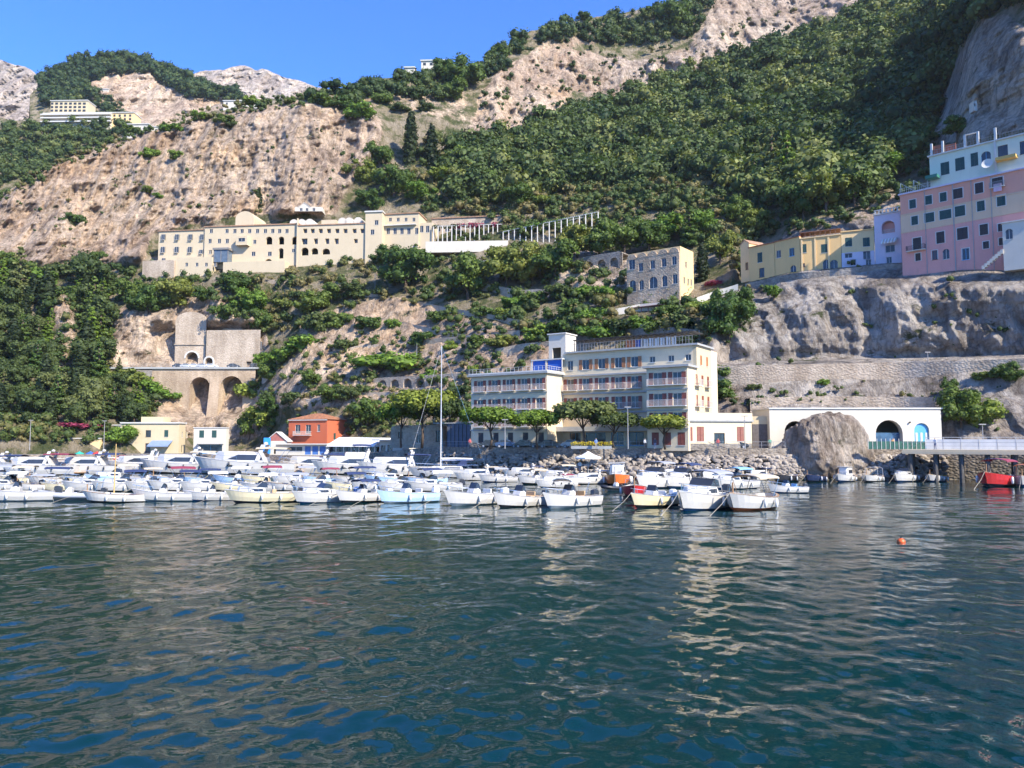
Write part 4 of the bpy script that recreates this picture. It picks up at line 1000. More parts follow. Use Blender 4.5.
y3 = Bld('row_house', 'yellow house under the long open roof terrace frame, in the middle of the yellow row', (805.4, sY(805)), (847, sY(847)), 41.2)
zt_ = y3.z(826, 237); h = simple_rows(y3, [([808, 829], 248.5, 1.3, 2.0, dict(frame=WHITE, shutters=GREEN, closed=True)), ([831, 838.5], 264.5, 1.6, 2.2, dict(frame=WHITE, kind='arch')), ([807], 265, .8, .8, dict(frame=DARKW))])
y3.wall(0, y3.L, -5, zt_, 0, 8, YEL, h); y3.slab(-.1, y3.L+.1, -.25, 8, zt_, zt_+.2, YEL2)
mb = MB()
for i in range(9):
    x = y3.L*i/8; mb.box(x-.05, .3, zt_+.2, x+.05, .4, zt_+1.5)
mb.box(-.1, .2, zt_+1.5, y3.L, 4, zt_+1.62); mb.build('terrace_frame', plain('rust_brown_frame', (.22, .11, .07), .7), y3.root)
for i in range(3): y3.slab(y3.L*(.02+.33*i), y3.L*(.02+.33*i)+.35, -.16, -.004, -2, zt_, YEL2, 'pilaster')
y4 = Bld('row_house', 'ochre yellow house right beside the lilac house, with white ground floor', (847.4, sY(847)), (881, sY(881)), 41.2)
zt_ = y4.z(864, 231); h = simple_rows(y4, [([854, 872], 242, 1.4, 2.0, dict(frame=WHITE, shutters=GREEN, closed=True))]); zf = y4.z(864, 252)
g_ = simple_rows(y4, [([853.5], 255.8, 1.5, 1.0, dict(frame=WHITE)), ([872], 254.5, 1.5, 2.2, dict(frame=WHITE)), ([873.5, 858], 262.5, 1.1, 1.3, dict(frame=WHITE))])
y4.wall(0, y4.L, zf, zt_, 0, 8, YEL2, h); y4.wall(0, y4.L, -5, zf-.005, -.3, 8, LILAC, [(a, b, c, min(d, zf-.05), e) for a, b, c, d, e in g_ if c < zf-.3], name='ground_floor')
y4.slab(-.1, y4.L-.02, -.25, 8, zt_, zt_+.25, YEL)
# ---- lilac house
y5 = Bld('row_house', 'lilac house with an arched loggia and striped awning between yellow and pink', (881.5, sY(881)-.3), (908.5, sY(908)-.3), 41.2)
zt_ = y5.z(895, 213.5); lg = (y5.u(888), y5.u(901.5), y5.z(895, 233), y5.z(895, 220.5), True)
h = [lg]+simple_rows(y5, [([896], 248.5, 1.9, 1.6, dict(frame=WHITE)), ([894.5], 260, 1.1, 1.4, dict(frame=WHITE))])
y5.wall(0, y5.L, -5, zt_, 0, 8, LILAC, h, t=1.1)
y5.slab(lg[0], lg[1], 1.15, 1.3, lg[2], lg[3]-.1, PINK, 'loggia_back'); y5.railing(lg[0], lg[1], .1, lg[2], .8, WHITE, .25)
y5.slab(-.1, y5.L-.02, -.3, 8, zt_, zt_+.2, WHITE); mb = MB()
for i in range(9): mb.box(.2+i*.75, -.1, zt_+.2, .45+i*.75, .1, zt_+1.0)
mb.box(0, -.12, zt_+1.0, y5.L-.1, .12, zt_+1.15); mb.build('balustrade', WHITE, y5.root)
mb = MB(); xa = y5.u(888); xb = y5.u(904); za = y5.z(895, 238.5)
for i in range(10):
    mb.cur = i % 2; q0 = xa+(xb-xa)*i/10; q1 = xa+(xb-xa)*(i+1)/10; mb.add([(q0, -.01, za), (q1, -.01, za), (q1, -1.3, za-1.0), (q0, -1.3, za-1.0), (q0, -1.3, za-1.3), (q1, -1.3, za-1.3)], [(0, 1, 2, 3), (3, 2, 5, 4)])
mb.build('striped_awning', [WCANV, plain('sand_canvas', (.55, .48, .38))], y5.root)
# ---- big pink house
K = Bld('apartment_house', 'large pink and peach apartment house on the right cliff edge', (908.8, 160.5), (1062, 141.5), 38.5, 'apartment house')
def kz(px, py): return K.z(px, py)
zt_ = kz(940, 189); zA = kz(940, 204); zB = kz(940, 222); zC = kz(940, 236)
W = dict(frame=WHITE, shutters=GREEN, closed=True); WB = dict(frame=WHITE, shutters=plain('dark_brown_shutter', (.05, .035, .03), .6, .2), closed=True)
hA = K.row([920.5], 204, 1.26, 1.85, **W)+K.row([937], 200, 1.26, 1.85, **W)+K.row([952], 197, 1.26, 1.85, **W)+K.row([967], 193.5, 1.76, 2.02, **WB)+K.row([989], 188, 1.43, 2.11, **WB)+K.row([1008], 182, 1.85, 1.76, **WB)
hB = K.row([922], 220.5, 1.26, 1.85, **W)+K.row([937], 217.5, 1.85, 1.94, **W)+K.row([953.5], 214.5, 2.18, 1.85, **W)+K.row([968.5], 211, 1.85, 2.11, **W)+K.row([990], 206, 1.34, 2.02, **W)+K.row([1011], 200.5, 1.43, 2.11, **W)
hC = K.row([923.5], 244, 1.60, 2.64, **WB)+K.row([947.5], 237.5, 1.51, 2.38, **WB)+K.row([970], 233.5, 1.93, 2.38, **WB)+K.row([992], 229.5, 1.43, 2.11, **WB)+K.row([1009], 227.5, 0.84, 1.50, **WB)
hD = K.row([993.5], 245, 1.01, 1.41, **WB)+K.row([1009.5], 241.5, 0.92, 1.41, **WB)+K.row([972.5], 254, 1.26, 2.29, frame=SKYB)+K.row([952.5], 254, 1.26, 2.11, kind='arch', frame=WHITE)+K.row([924], 257, 1.01, 1.58, **WB)+K.row([941], 255, 1.01, 1.94, frame=BROWN)
def split(hs, a, b): return [h_ for h_ in hs if h_[2] > a-.01 and h_[3] < b+.01]
allh = hA+hB+hC+hD
zs_ = [-6, K.z(940, 227.5), K.z(940, 209.5), zt_]
def fit(hs, a, b):
    r = []
    for h_ in hs:
        lo = max(h_[2], a); hi = min(h_[3], b)
        if hi-lo > .2: r.append((h_[0], h_[1], lo, hi, h_[4] and hi == h_[3]))
    return r
K.wall(0, K.L, zs_[0], zs_[1], 0, 11, PINK, fit(allh, zs_[0], zs_[1]), name='lower_wall', top=False); K.wall(0, K.L, zs_[1]+.002, zs_[2], 0, 11, PEACH, fit(allh, zs_[1]+.002, zs_[2]), name='middle_wall', top=False); K.wall(0, K.L, zs_[2]+.002, zs_[3], 0, 11, CORAL, fit(allh, zs_[2]+.002, zs_[3]), name='upper_wall')
mb = MB()
for q in allh:
    if q[4]: continue
    mb = MB()
    for a_, b_, c_, d_ in ((q[0]-.16, q[0]-.005, q[2]-.02, q[3]+.14), (q[1]+.005, q[1]+.16, q[2]-.02, q[3]+.14), (q[0]-.005, q[1]+.005, q[3]+.005, q[3]+.14)): mb.box(a_, -.045, c_, b_, -.003, d_)
    mb.build('window_surround', WHITE, K.root)
mb = MB()
for px_ in (933, 981, 1001): q = K.u(px_); mb.tube([(q, -.08, -4), (q, -.08, zs_[3])], .07, 5)
mb.build('drain_pipe', GREYT, K.root)
for zz in zs_[1:3]: K.slab(-.05, K.L, -.09, -.004, zz-.12, zz+.12, PEACH, 'string_course')
K.slab(-.25, K.L, -.4, 11, zt_, zt_+.3, LILAC)
K.slab(.02, K.u(938), -.06, -.005, -4, zs_[1]-.3, LILAC, 'lilac_patch') if False else None
K.balcony(K.u(923), K.z(923, 250.5), 3.6, 0, 1.0, rail=DARKW); K.balcony(K.u(1008), K.z(1008, 187), 2.6, 0, .7)
K.slab(K.u(1004.5), K.u(1013), -.62, -.56, K.z(1008, 192), K.z(1008, 184.5), plain('pink_towel', (.62, .40, .46)), 'towel')
K.slab(K.u(961.5), K.u(961.5)+.16, -.16, -.005, -4, zt_, GREYT, 'drain_pipe')
K.railing(0, K.u(942), -.2, zt_+.3, 1.1, WHITE, .35); mb = MB()
for px in (907.5, 921, 935): q = K.u(px+1.5); mb.tube([(q, 0, zt_), (q, 0, zt_+2.6)], .07, 5); mb.tube([(q, 0, zt_+2.6), (q+2.4, 1.5, zt_+.6)], .05, 5)
mb.build('terrace_frame', WHITE, K.root)
# ---- pale house stacked behind its roof
U = Bld('apartment_house', 'pale greenish yellow house with posts on its roof terrace above the pink one', (940.5, 156.5), (1066, 141.5), 55.5, 'apartment house')
zt_ = U.z(960, 152.5); h = U.row([955], 168.5, 1.6, 2.6, shutters=GREEN, closed=True)+U.row([970.5], 164, 1.7, 2.6, shutters=GREEN, closed=True)+U.row([985.5], 159.5, 1.3, 2.7, shutters=GREEN, closed=True)+U.row([997.5], 157, 1.7, 2.3, kind='arch', frame=SKYB)+U.row([1015], 151.5, 1.7, 2.5, frame=DARKW)+U.row([1038], 147, 1.7, 2.5, frame=DARKW)
U.wall(0, U.L, -6, zt_, 0, 9, MINT, h); U.slab(-.3, U.L, -.4, 9, zt_, zt_+.25, WHITE)
U.slab(U.u(1006), U.u(1008.5), -.25, -.005, -3, zt_, WHITE, 'pilaster')
mb = MB()
for px in (942, 953.5, 976.5, 990, 1008): q = U.u(px); mb.box(q-.2, -.2, zt_+.25, q+.2, .2, zt_+2.7)
mb.build('terrace_post', WHITE, U.root); U.slab(U.u(976.5), U.u(990)+.2, -.2, .2, zt_+2.7, zt_+2.85, WHITE, 'terrace_beam'); U.railing(0, U.L, 0, zt_+.25, 1.0, RAIL, .5)
U.slab(U.u(943.5), U.u(951), .1, .2, zt_+.3, zt_+2.1, plain('rust_red_panel', (.40, .13, .07), .8, .3), 'terrace_panel'); U.slab(U.u(955), U.u(966), .6, .8, zt_+.3, zt_+1.9, plain('rust_red_panel', (0, 0, 0)), 'terrace_panel')
U.slab(U.u(1009), U.u(1030), -1.6, -.01, U.z(1015, 161.5), U.z(1015, 158.5), plain('ochre_awning', (.62, .38, .10)), 'ochre_awning'); U.slab(U.u(938), U.u(950), -2.2, -.3, U.z(945, 180), U.z(945, 177), plain('green_awning', (.03, .16, .11)), 'green_awning')
o = MB().lathe([(.02, 0), (.9, .3), (1.0, .35)], (0, 0, 0), 12).build('satellite_dish', WHITE, U.root); o.rotation_euler = (R(75), 0, 0); o.location = (U.u(1001), -1.5, U.z(1001, 166))
Wh = Bld('stair_house', 'small white house with outside steps at the right frame edge', (1012, 144.8), (1050, 141), 38.9)
Wh.wall(0, Wh.L, -1, Wh.z(1015, 223), 0, 1.8, WHITEP, Wh.row([1017.5], 234, 1.2, 2.0, kind='arch')); Wh.slab(-.2, Wh.L, -.25, 1.8, Wh.z(1015, 223), Wh.z(1015, 223)+.2, WHITE)
mb = MB()
for i in range(8): mb.box(-3.6+i*.45, -.3, -.2+i*.36, -3.15+i*.45, .6, .5+i*.38)
mb.build('outside_steps', WHITEP, Wh.root)

# ---- stone villa
V_ = Bld('stone_villa', 'yellow stone villa with a row of rounded parapet arches on the hillside', (628.5, 199), (682, 190), 39.0, 'villa')
zt_ = V_.z(655, 256); f = []
f += V_.row([633.5], 264.5, 1.8, 2.6, frame=WHITE)+V_.row([642.5], 267, 1.3, 2.2, frame=WHITE)+V_.row([654.5], 264.5, 1.3, 2.2)+V_.row([666], 262.5, 1.3, 2.2)+V_.row([676.5], 260.5, 1.3, 2.2)
f += V_.row([634], 286, 1.9, 3.0, kind='arch')+V_.row([643], 285, 1.3, 2.5, kind='arch')+V_.row([655], 282.5, 2.3, 3.0, kind='arch')+V_.row([666.5], 281, 1.5, 2.8, kind='arch')+V_.row([677], 279, 1.3, 2.4)
yk = V_.v(696, V_.L); rr = []
for px, py in ((688.5, 262), (686.5, 278.5), (690.5, 278.5), (693.5, 278)): v = V_.v(px, V_.L); z = V_.z(682, py); rr.append((v-.5, v+.5, z-.8, z+.8)); V_.window(v, z-.8, 1.0, 1.6, V_.L, 'right')
V_.wall(0, V_.L-.02, -9, zt_, 0, .6, TANST, f, top=True); V_.wall(.1, V_.L, -9, zt_+1.6, .62, yk, YEL2, [], rr)  # shade and sunlight painted into the walls: darker tan front, bright yellow side
mb = MB(); n = 5
for i in range(n):
    c = V_.L*(i+.5)/n; r = V_.L/n/2*.92; mb.extr([(c+r*math.cos(math.pi*k/10), zt_+1.3*math.sin(math.pi*k/10)) for k in range(11)], -.05, .6)
mb.build('parapet_arch', TANST, V_.root)
mb = MB()
for i in range(9): mb.box(i*1.9-1, -5, -3.2, i*1.9-.8, -4.8, 0)
mb.box(-1.5, -5.2, 0, 16, -.1, .12); mb.build('pergola', plain('rusty_pergola', (.30, .15, .11), .8, .3), V_.root)
V_.slab(-2, V_.L+1, -6, -.02, -9, -3.25, PALEST, 'terrace_base')

# ---- monastery hotel
Mn = Bld('monastery', 'very long cream monastery on the ledge under the tall cliff', (151, 283.5), (381, 273.5), 66.0, 'monastery')
def MR(pxs, py, w, h, **k): return Mn.row(pxs, py, w, h, frame=WHITE, **k)
zl = Mn.z(175, 230.5); xl = Mn.u(199.5); f = MR([157, 171, 184.5, 196.5], 237, 1.5, 2.2)+MR([157, 171, 184.5], 249.5, 1.5, 2.2)+MR([195.8], 251.5, 1.3, 1.5)+MR([158], 259.5, 1.3, 1.2)
Mn.wall(0, xl-.02, -8, zl, .6, 12, MONA, f); Mn.slab(-.3, xl-.05, .2, 12, zl, zl+.3, TILE2, 'roof_edge')
zm = Mn.z(245, 226); xm = Mn.u(295)
f = MR([206, 222, 230, 237.3, 245, 253, 261, 268.5, 275.5, 283], 231, 1.3, 1.5)+MR([205, 214.5, 222.5], 241, 1.3, 1.6)+MR([250.5], 241.8, 1.2, 1.5)+MR([205.5, 195.9+10], 252, 1.2, 1.4)+MR([249.5], 253.8, 1.5, 1.6)+MR([290], 250.5, 1.2, 1.2)+MR([266], 253.8, 1.5, 1.6)
for px, y0_, y1_, w_ in ((265, 244.5, 236.5, 2.5), (277.5, 244.5, 236.5, 2.2), (292, 244.5, 236.5, 3.0), (277.5, 258.5, 248, 1.9), (265, 263, 258.8, 2.8)):
    x = Mn.u(px); f.append((x-w_/2, x+w_/2, Mn.z(px, y0_), Mn.z(px, y1_), True)); 
Mn.wall(xl, xm, -8, zm, 0, 14, MONA, f, t=1.0, left=[]); Mn.slab(xl-.2, xm+.2, -.35, 14, zm, zm+.4, TILE2, 'roof_edge')
# projecting bay, glass lift tower, low terrace in front
x = Mn.u(240); Mn.wall(x-2.2, x+2.2, Mn.z(240, 246.5), Mn.z(240, 237.5), -2.2, -.01, MONA, [(x-1.3, x+1.3, Mn.z(240, 243), Mn.z(240, 239.5))], name='bay')
Mn.window(x, Mn.z(240, 243), 2.6, 1.3, -2.2)
xa, xb = Mn.u(214), Mn.u(228); Mn.slab(xa, xb, -3.2, -.01, Mn.z(220, 264), Mn.z(220, 252), glassy('lift_glass', (.10, .13, .16)), 'glass_lift_tower'); Mn.slab(xa-.4, xb+.4, -3.6, -.01, Mn.z(220, 252)+.01, Mn.z(220, 250), plain('lift_frame', (.22, .2, .18)), 'lift_roof')
mb = MB()
for q in (xa-.1, (xa+xb)/2-.1, xb-.1): mb.box(q, -3.32, Mn.z(220, 264), q+.2, -3.21, Mn.z(220, 252))
mb.build('lift_frame', plain('lift_frame', (0, 0, 0)), Mn.root)
x0_, x1_ = Mn.u(177), Mn.u(213.5); zq = Mn.z(190, 260); f = Mn.row([182, 192.5, 202, 211], 264.5, 1.1, 1.3, -4, frame=WHITE); Mn.wall(x0_, x1_, -3.5, zq, -4, -.01, MONA, f, name='lower_terrace')
Mn.slab(x1_+4.2, Mn.u(286), -4, -.01, -8, Mn.z(250, 264), MONA, 'terrace_base'); Mn.slab(-2.5, x0_-.02, -5, .5, -10, Mn.z(160, 263.5), PALEST, 'terrace_base')
# right block
xr = Mn.u(364); zr = Mn.z(330, 225.5)
f = MR([302.5, 310, 318.2, 326.5, 335, 343.3, 352.5, 360.5], 231.5, 1.5, 1.6)+MR([313.5, 325, 334.5], 241.8, 1.5, 2.0)+MR([302], 242, 2.2, 2.2)+MR([354], 241.5, 1.4, 1.5)
for px, y0_, y1_, w_ in ((302.5, 256, 248, 2.8), (312.5, 255, 248.5, 2.6), (324, 255, 249, 3.0)):
    x = Mn.u(px); f.append((x-w_/2, x+w_/2, Mn.z(px, y0_), Mn.z(px, y1_), True))
Mn.wall(xm+.05, xr, -8, zr, -.8, 13, MONA, f, t=1.0); Mn.slab(xm, xr+.2, -1.1, 13, zr, zr+.35, TILE2, 'roof_edge')
Mn.slab(xm-.3, xm+.04, -1, -.01, -2, zm+2, MONA, 'pilaster')
zc_ = Mn.z(372, 213.5); f = Mn.row([370], 232, 1.4, 1.8, -1.5)+Mn.row([374], 222.5, 1.4, 1.7, -1.5); Mn.wall(xr+.02, Mn.u(381), -8, zc_, -1.5, 11, MONA, f, name='end_tower'); Mn.slab(xr-.2, Mn.u(381)+.3, -1.9, 11.2, zc_, zc_+.5, WHITE)
# attic dormers and the little church on top
mb = MB()
for px in (292, 300, 308, 341, 348, 357): x = Mn.u(px, 4); n = 8; mb.extr([(x-1.6, zr+.3), (x-1.6, zr+1.9)]+[(x-1.6*math.cos(math.pi*i/n), zr+1.9+1.5*math.sin(math.pi*i/n)) for i in range(1, n)]+[(x+1.6, zr+1.9), (x+1.6, zr+.3)], 2, 7)
mb.build('dormer', WHITEP, Mn.root)
x0_, x1_ = Mn.u(230.5, 3), Mn.u(249, 3); zc_ = Mn.z(240, 218, 3); Mn.wall(x0_, x1_, zm+.4, zc_, 3, 14, MONA, [], name='church_wall'); mb = MB(); c = (x0_+x1_)/2; n = 10; mb.extr([(c-(c-x0_)*math.cos(math.pi*i/n), zc_+2.6*math.sin(math.pi*i/n)) for i in range(n+1)], 3, 14); mb.build('church_vault', MONA, Mn.root)
Mn.slab(Mn.u(318, 3), Mn.u(333, 3), 3, 9, zr+.36, zr+3.0, MONA, 'attic_room')
# wing stepping right, then the long terraces
M2 = Bld('monastery_wing', 'cream wing with balconies joined to the right end of the long monastery', (381.8, 275), (430, 272), 72.0, 'monastery wing')
zt_ = M2.z(400, 214); f = M2.row([386, 393, 400, 407, 415], 231, 1.3, 2.2, frame=WHITE)+M2.row([388, 396, 404, 412], 219.5, 1.1, 1.3, frame=WHITE)
M2.wall(0, M2.u(417), -7, zt_, 0, 10, MONA, f); M2.slab(-.1, M2.u(417)+.3, -.4, 10, zt_, zt_+.35, TILE2, 'roof_edge'); M2.slab(.2, M2.u(415), -1.1, -.01, M2.z(400, 225)-.3, M2.z(400, 225), WHITE, 'balcony')
M2.wall(M2.u(417)+.02, M2.L, -7, M2.z(425, 222), 1, 8, MONA, M2.row([420, 426], 229, 1.3, 2.4, 1, frame=WHITE))
M3 = Bld('terrace_building', 'long low pale building behind the flower pergola right of the monastery', (430, 281), (506, 277), 78.0, 'building')
M3.wall(0, M3.L, -4, M3.z(470, 217.5), 0, 7, PALEST, M3.row([437, 446, 458, 470, 482, 494], 228.5, 1.6, 2.4, frame=WHITE)); M3.slab(-.3, M3.L+.3, -.4, 7, M3.z(470, 217.5), M3.z(470, 216.5), TILE2, 'roof_edge')
def pergola(A, B, zA, zB, n, label, h=3.0, d=3, group=None):
    a = Vector((*XY(*A), zA)); b = Vector((*XY(*B), zB)); r = empty('pergola', a, 0, label, 'pergola', group); D = b-a
    for i in range(n):
        q = D*(i/(n-1)); mb = MB(); mb.box(q.x-.15, q.y-.15, q.z-5, q.x+.15, q.y+.15, q.z+h); mb.build('post', WHITE, r)
    mb = MB(); q = D
    mb.tube([(0, 0, h+.1), (D.x, D.y, D.z+h+.1)], .14, 4); mb.tube([(0, d, h+.1), (D.x, D.y+d, D.z+h+.1)], .14, 4)
    for i in range(n*3): q = D*(i/(n*3-1)); mb.tube([(q.x, q.y-.4, q.z+h+.3), (q.x, q.y+d+.4, q.z+h+.3)], .07, 4)
    mb.build('beam', WHITE, r); return r, D
def vine(r, D, h, mat, n, name='vine', seed=1, spread=.6, lo=0.0, hi=1.0, d=3):
    rng_ = np.random.RandomState(seed); cs = []; rs = []
    for i in range(26): t = lo+(hi-lo)*rng_.rand(); cs.append((D.x*t, D.y*t+rng_.rand()*d, D.z*t+h+.3)); rs.append((1.3, 1.1, spread))
    v, q, lf = leaves(cs, rs, n, .30, rng_); me = np_mesh(name, v, q, [mat], False, {'leaf': lf}); o = link(name, me, r); return o
r, D = pergola((432, 272), (502, 271), 79, 79.5, 16, 'white flower pergola on the terrace right of the monastery'); vine(r, D, 3, M_FLOWER, 900, 'flowering_vine', 2, .8, .2, 1); vine(r, D, 3, M_OLIVE, 700, 'vine', 5, .6)
r, D = pergola((503, 266), (600, 250), 76.5, 78.8, 17, 'white pillared pergola climbing the hillside above the trees', 1.9); vine(r, D, 1.9, M_BRIGHT, 1500, 'vine', 3, .6)
tw = Bld('terrace_wall', 'pale curved terrace wall below the flower pergola', (424, 264), (508, 262.5), 70, 'wall'); tw.slab(0, tw.L, 0, .6, tw.z(466, 252), tw.z(466, 241), WHITEP, 'wall_face'); tw.slab(0, tw.L, .65, 9, tw.z(466, 252), tw.z(466, 242), PALEST, 'terrace_floor')
# small white villa over the monastery
q = SP(304, 213); vv = Bld('white_villa', 'small white villa with a gable over the monastery roofs', (290, q.y-4), (318, q.y-4), q.z); zt_ = vv.z(304, 207)
vv.wall(0, vv.L, -.5, zt_, 0, 7, WHITEP, vv.row([297, 303, 310], 209.5, 1.1, 1.2)); vv.gable(vv.L*.15, vv.L*.55, 0, 7, zt_, 1.6, WHITE, .2, WHITEP)

# ---- arcades set in the hillside
def arcade(pa, pb, ytop, ybot, n, label, mat, dy=2, name='arched_wall', frac=.66, ya=None):
    Ya = float(bil(_D, pa, (ytop+ybot)/2))-dy; Yb = float(bil(_D, pb, (ytop+ybot)/2))-dy; b = Bld(name, label, (pa, Ya), (pb, Yb), 0, 'wall'); z1 = b.z((pa+pb)/2, ytop); z0 = b.z((pa+pb)/2, ybot)
    b.root.location.z = z0; hs = []
    for i in range(n): c = b.L*(i+.5)/n; w_ = b.L/n*frac; hs.append((c-w_/2, c+w_/2, 0, (z1-z0)*.80, True))
    mb = MB(); wallface(mb, 0, b.L, -3, z1-z0, hs, lambda u, d, z: (u, d, z), 1.2); mb.box(0, 1.0, z1-z0-.3, b.L, 7, z1-z0-.01); mb.build('arches', mat, b.root); b.slab(0, b.L, 1.25, 1.6, -3, z1-z0-.35, GREYST, 'back_wall'); return b
arcade(264, 300, 279, 300, 3, 'three tall arches of pale stone under the monastery', PALEST)
arcade(572, 622, 255, 282, 4, 'row of tall blind arches in the garden left of the villa', GREYST, 4)
arcade(352, 468, 376, 388, 9, 'long low arched terrace wall above the harbour pines', PALEST, 1.5)
GT = 'terrace walls on the slope'
for i, (pts, h_, m_, lab) in enumerate([([(262, 374), (300, 360), (355, 346), (400, 342), (450, 337), (520, 330)], 1.6, PALEST, 'long rising stone terrace wall in the middle of the slope'),
    ([(415, 301), (450, 308), (500, 316), (548, 326)], 1.6, PALEST, 'stone terrace wall falling right below the dark trees'),
    ([(556, 326), (600, 312), (640, 304), (690, 300), (712, 292), (738, 284)], 1.7, WHITEP, 'white wall of the road climbing past the stone villa'),
    ([(264, 388), (300, 376), (345, 364)], 1.5, PALEST, 'short stone terrace wall above the red house'),
    ([(560, 196), (600, 187), (650, 174)], 2.2, GREYST, 'grey terrace wall high above the white pillared pergola'),
    ([(668, 196), (715, 190), (770, 181)], 2.6, GREYST, 'grey retaining wall at the foot of the wood'),
    ([(480, 283), (520, 290), (572, 288)], 1.4, PALEST, 'stone terrace wall left under the blind arches'),
    ([(860, 182), (890, 172), (915, 168)], 3.0, GREYST, 'grey wall at the foot of the shaded crag'),
    ([(215, 318), (240, 328), (262, 342)], 1.2, PALEST, 'stone terrace wall descending right of the tunnel portal'),
    ([(750, 398), (830, 396), (935, 397)], 1.4, PALEST, 'low wall just above the white boathouse roof'),
    ([(300, 400), (360, 392), (420, 392), (470, 396)], 1.2, PALEST, 'lowest stone terrace wall behind the stone house'),
    ([(300, 322), (340, 316), (385, 318), (420, 326), (470, 336)], 1.3, PALEST, 'stone terrace wall crossing the bare slope below the large round tree'),
    ([(470, 262), (520, 256), (566, 250)], 1.3, GREYST, 'grey terrace wall between the dark clump and the pergola'),
    ([(610, 238), (650, 228), (690, 222), (735, 232)], 1.6, PALEST, 'pale terrace wall among the bright trees above the villa'),
    ([(515, 208), (560, 204), (600, 198)], 1.8, PALEST, 'pale terrace wall just above the pillared pergola'),
    ([(600, 318), (640, 324), (700, 330)], 1.5, GREYST, 'grey terrace wall right behind the hotel roof frame'),
    ([(310, 284), (350, 290), (400, 298)], 1.3, PALEST, 'stone terrace wall just below the right block of the monastery'),
    ([(480, 352), (520, 344), (556, 340)], 1.4, PALEST, 'pale terrace wall left of the white stair house'),
    ([(20, 292), (60, 284), (100, 286)], 1.2, PALEST, 'pale terrace wall above the left grove')]):
    ribbon_wall('terrace_wall', pts, h_*1.35, m_, lab, group=GT, t=.5, foot=1.2, dy=2.6)

# ---- viaduct and tunnel portal
VD = Bld('road_viaduct', 'tan stone road viaduct with two arches on the left slope', (150, 249), (254, 249), 0, 'viaduct')
VD.root.location.z = 0; zd = VD.z(205, 369)
hs = [(VD.u(189), VD.u(209), VD.z(200, 428), VD.z(200, 377), True), (VD.u(219.5), VD.u(242), VD.z(230, 428), VD.z(230, 376), True)]
mb = MB(); wallface(mb, 0, VD.L, VD.z(200, 432), zd, hs, lambda u, d, z: (u, d, z), 7); mb.build('arches', TANST, VD.root)
VD.slab(-14, VD.L+2, -.5, 13, zd, zd+.6, GREYT, 'deck'); VD.railing(-14, VD.L+2, -.4, zd+.6, 1.0, GREYT, 1.5)
mb = MB(); a, b = VD.u(209.5), VD.u(219); mb.add([(a, -.02, zd-2.5), (b, -.02, zd-2.5), (b+.2, -3.2, 4), (a-.6, -3.2, 4), (a, 3, zd-2.5), (b, 3, zd-2.5), (b+.2, 3, 4), (a-.6, 3, 4)], [(0, 3, 2, 1), (0, 4, 7, 3), (1, 2, 6, 5), (0, 1, 5, 4)]); mb.build('pier', TANST, VD.root)
PT = Bld('tunnel_portal', 'tall pale stone portal with a dark tunnel mouth behind the viaduct', (172, 259), (203, 259), 0, 'tunnel portal'); PT.root.location.z = zd; PT.zb = zd
z1 = PT.z(187, 320); tm = (PT.u(184), PT.u(196.5), 0, PT.z(190, 352), True); bl = (PT.u(180), PT.u(198), PT.z(190, 343), PT.z(190, 321.5), True)
mb = MB(); wallface(mb, 0, PT.L, 0, z1, [tm], lambda u, d, z: (u, d, z), 6); c = PT.L/2; n = 10; mb.extr([(c-c*math.cos(math.pi*i/n), z1+2.8*math.sin(math.pi*i/n)) for i in range(n+1)], 0, 5); mb.box(0, .01, z1-.2, PT.L, 5, z1+.0); mb.build('portal_wall', PALEST, PT.root)
mb = MB()
for (a_, b_, z0_, zt2) in ((tm[0], tm[1], 0, tm[3]),):
    r = (b_-a_)/2; n = 12; p = [((a_+b_)/2-(r+.5)*math.cos(math.pi*i/n), zt2-r+(r+.5)*math.sin(math.pi*i/n)) for i in range(n+1)]; q = [((a_+b_)/2-r*math.cos(math.pi*i/n), zt2-r+r*math.sin(math.pi*i/n)) for i in range(n+1)]; mb.extr(p+q[::-1], -.15, -.01)
mb.build('arch_ring', WHITE, PT.root); PT.slab(-.2, PT.L+.2, -.35, -.01, PT.z(187, 345), PT.z(187, 344), PALEST, 'string_course')
mb = MB(); mb.box(tm[0]-.5, 5.9, 0, tm[1]+.5, 6.2, tm[3]); mb.build('tunnel_dark', plain('tunnel_shade', (.06, .055, .05), .95), PT.root)  # near-black sheet stands in for the darkness inside the tunnel
RW = Bld('retaining_wall', 'pale stone retaining wall with a small arched gate right of the tunnel', (203.5, 257.5), (258, 256), 0, 'wall'); RW.root.location.z = zd; RW.zb = zd
ga = (RW.u(203.8), RW.u(211.5), 0, RW.z(208, 357.5), True); mb = MB(); gd = (RW.u(245), RW.u(250), 0, RW.z(247, 361.5)); wallface(mb, 0, RW.L, 0, RW.z(230, 330), [ga, gd], lambda u, d, z: (u, d, z), 3); mb.box(.01, .2, RW.z(230, 330)-.2, RW.L, 14, RW.z(230, 330)-.01); mb.build('wall_face', PALEST, RW.root)
mb = MB(); r = (ga[1]-ga[0])/2; c = (ga[0]+ga[1])/2; n = 12; p = [(c-(r+.55)*math.cos(math.pi*i/n), ga[3]-r+(r+.55)*math.sin(math.pi*i/n)) for i in range(n+1)]; q = [(c-r*math.cos(math.pi*i/n), ga[3]-r+r*math.sin(math.pi*i/n)) for i in range(n+1)]; mb.extr([(c-r-.55, 0)]+p+[(c+r+.55, 0), (c+r, 0)]+q[::-1]+[(c-r, 0)], -.2, -.01); mb.build('arch_ring', WHITE, RW.root)
RW.slab(ga[0], ga[1], 2.6, 2.8, 0, ga[3], DARKW, 'gate')
LW = Bld('retaining_wall', 'grey retaining wall with openings left under the viaduct road', (112, 247), (150, 248.5), 0, 'wall'); LW.root.location.z = 0
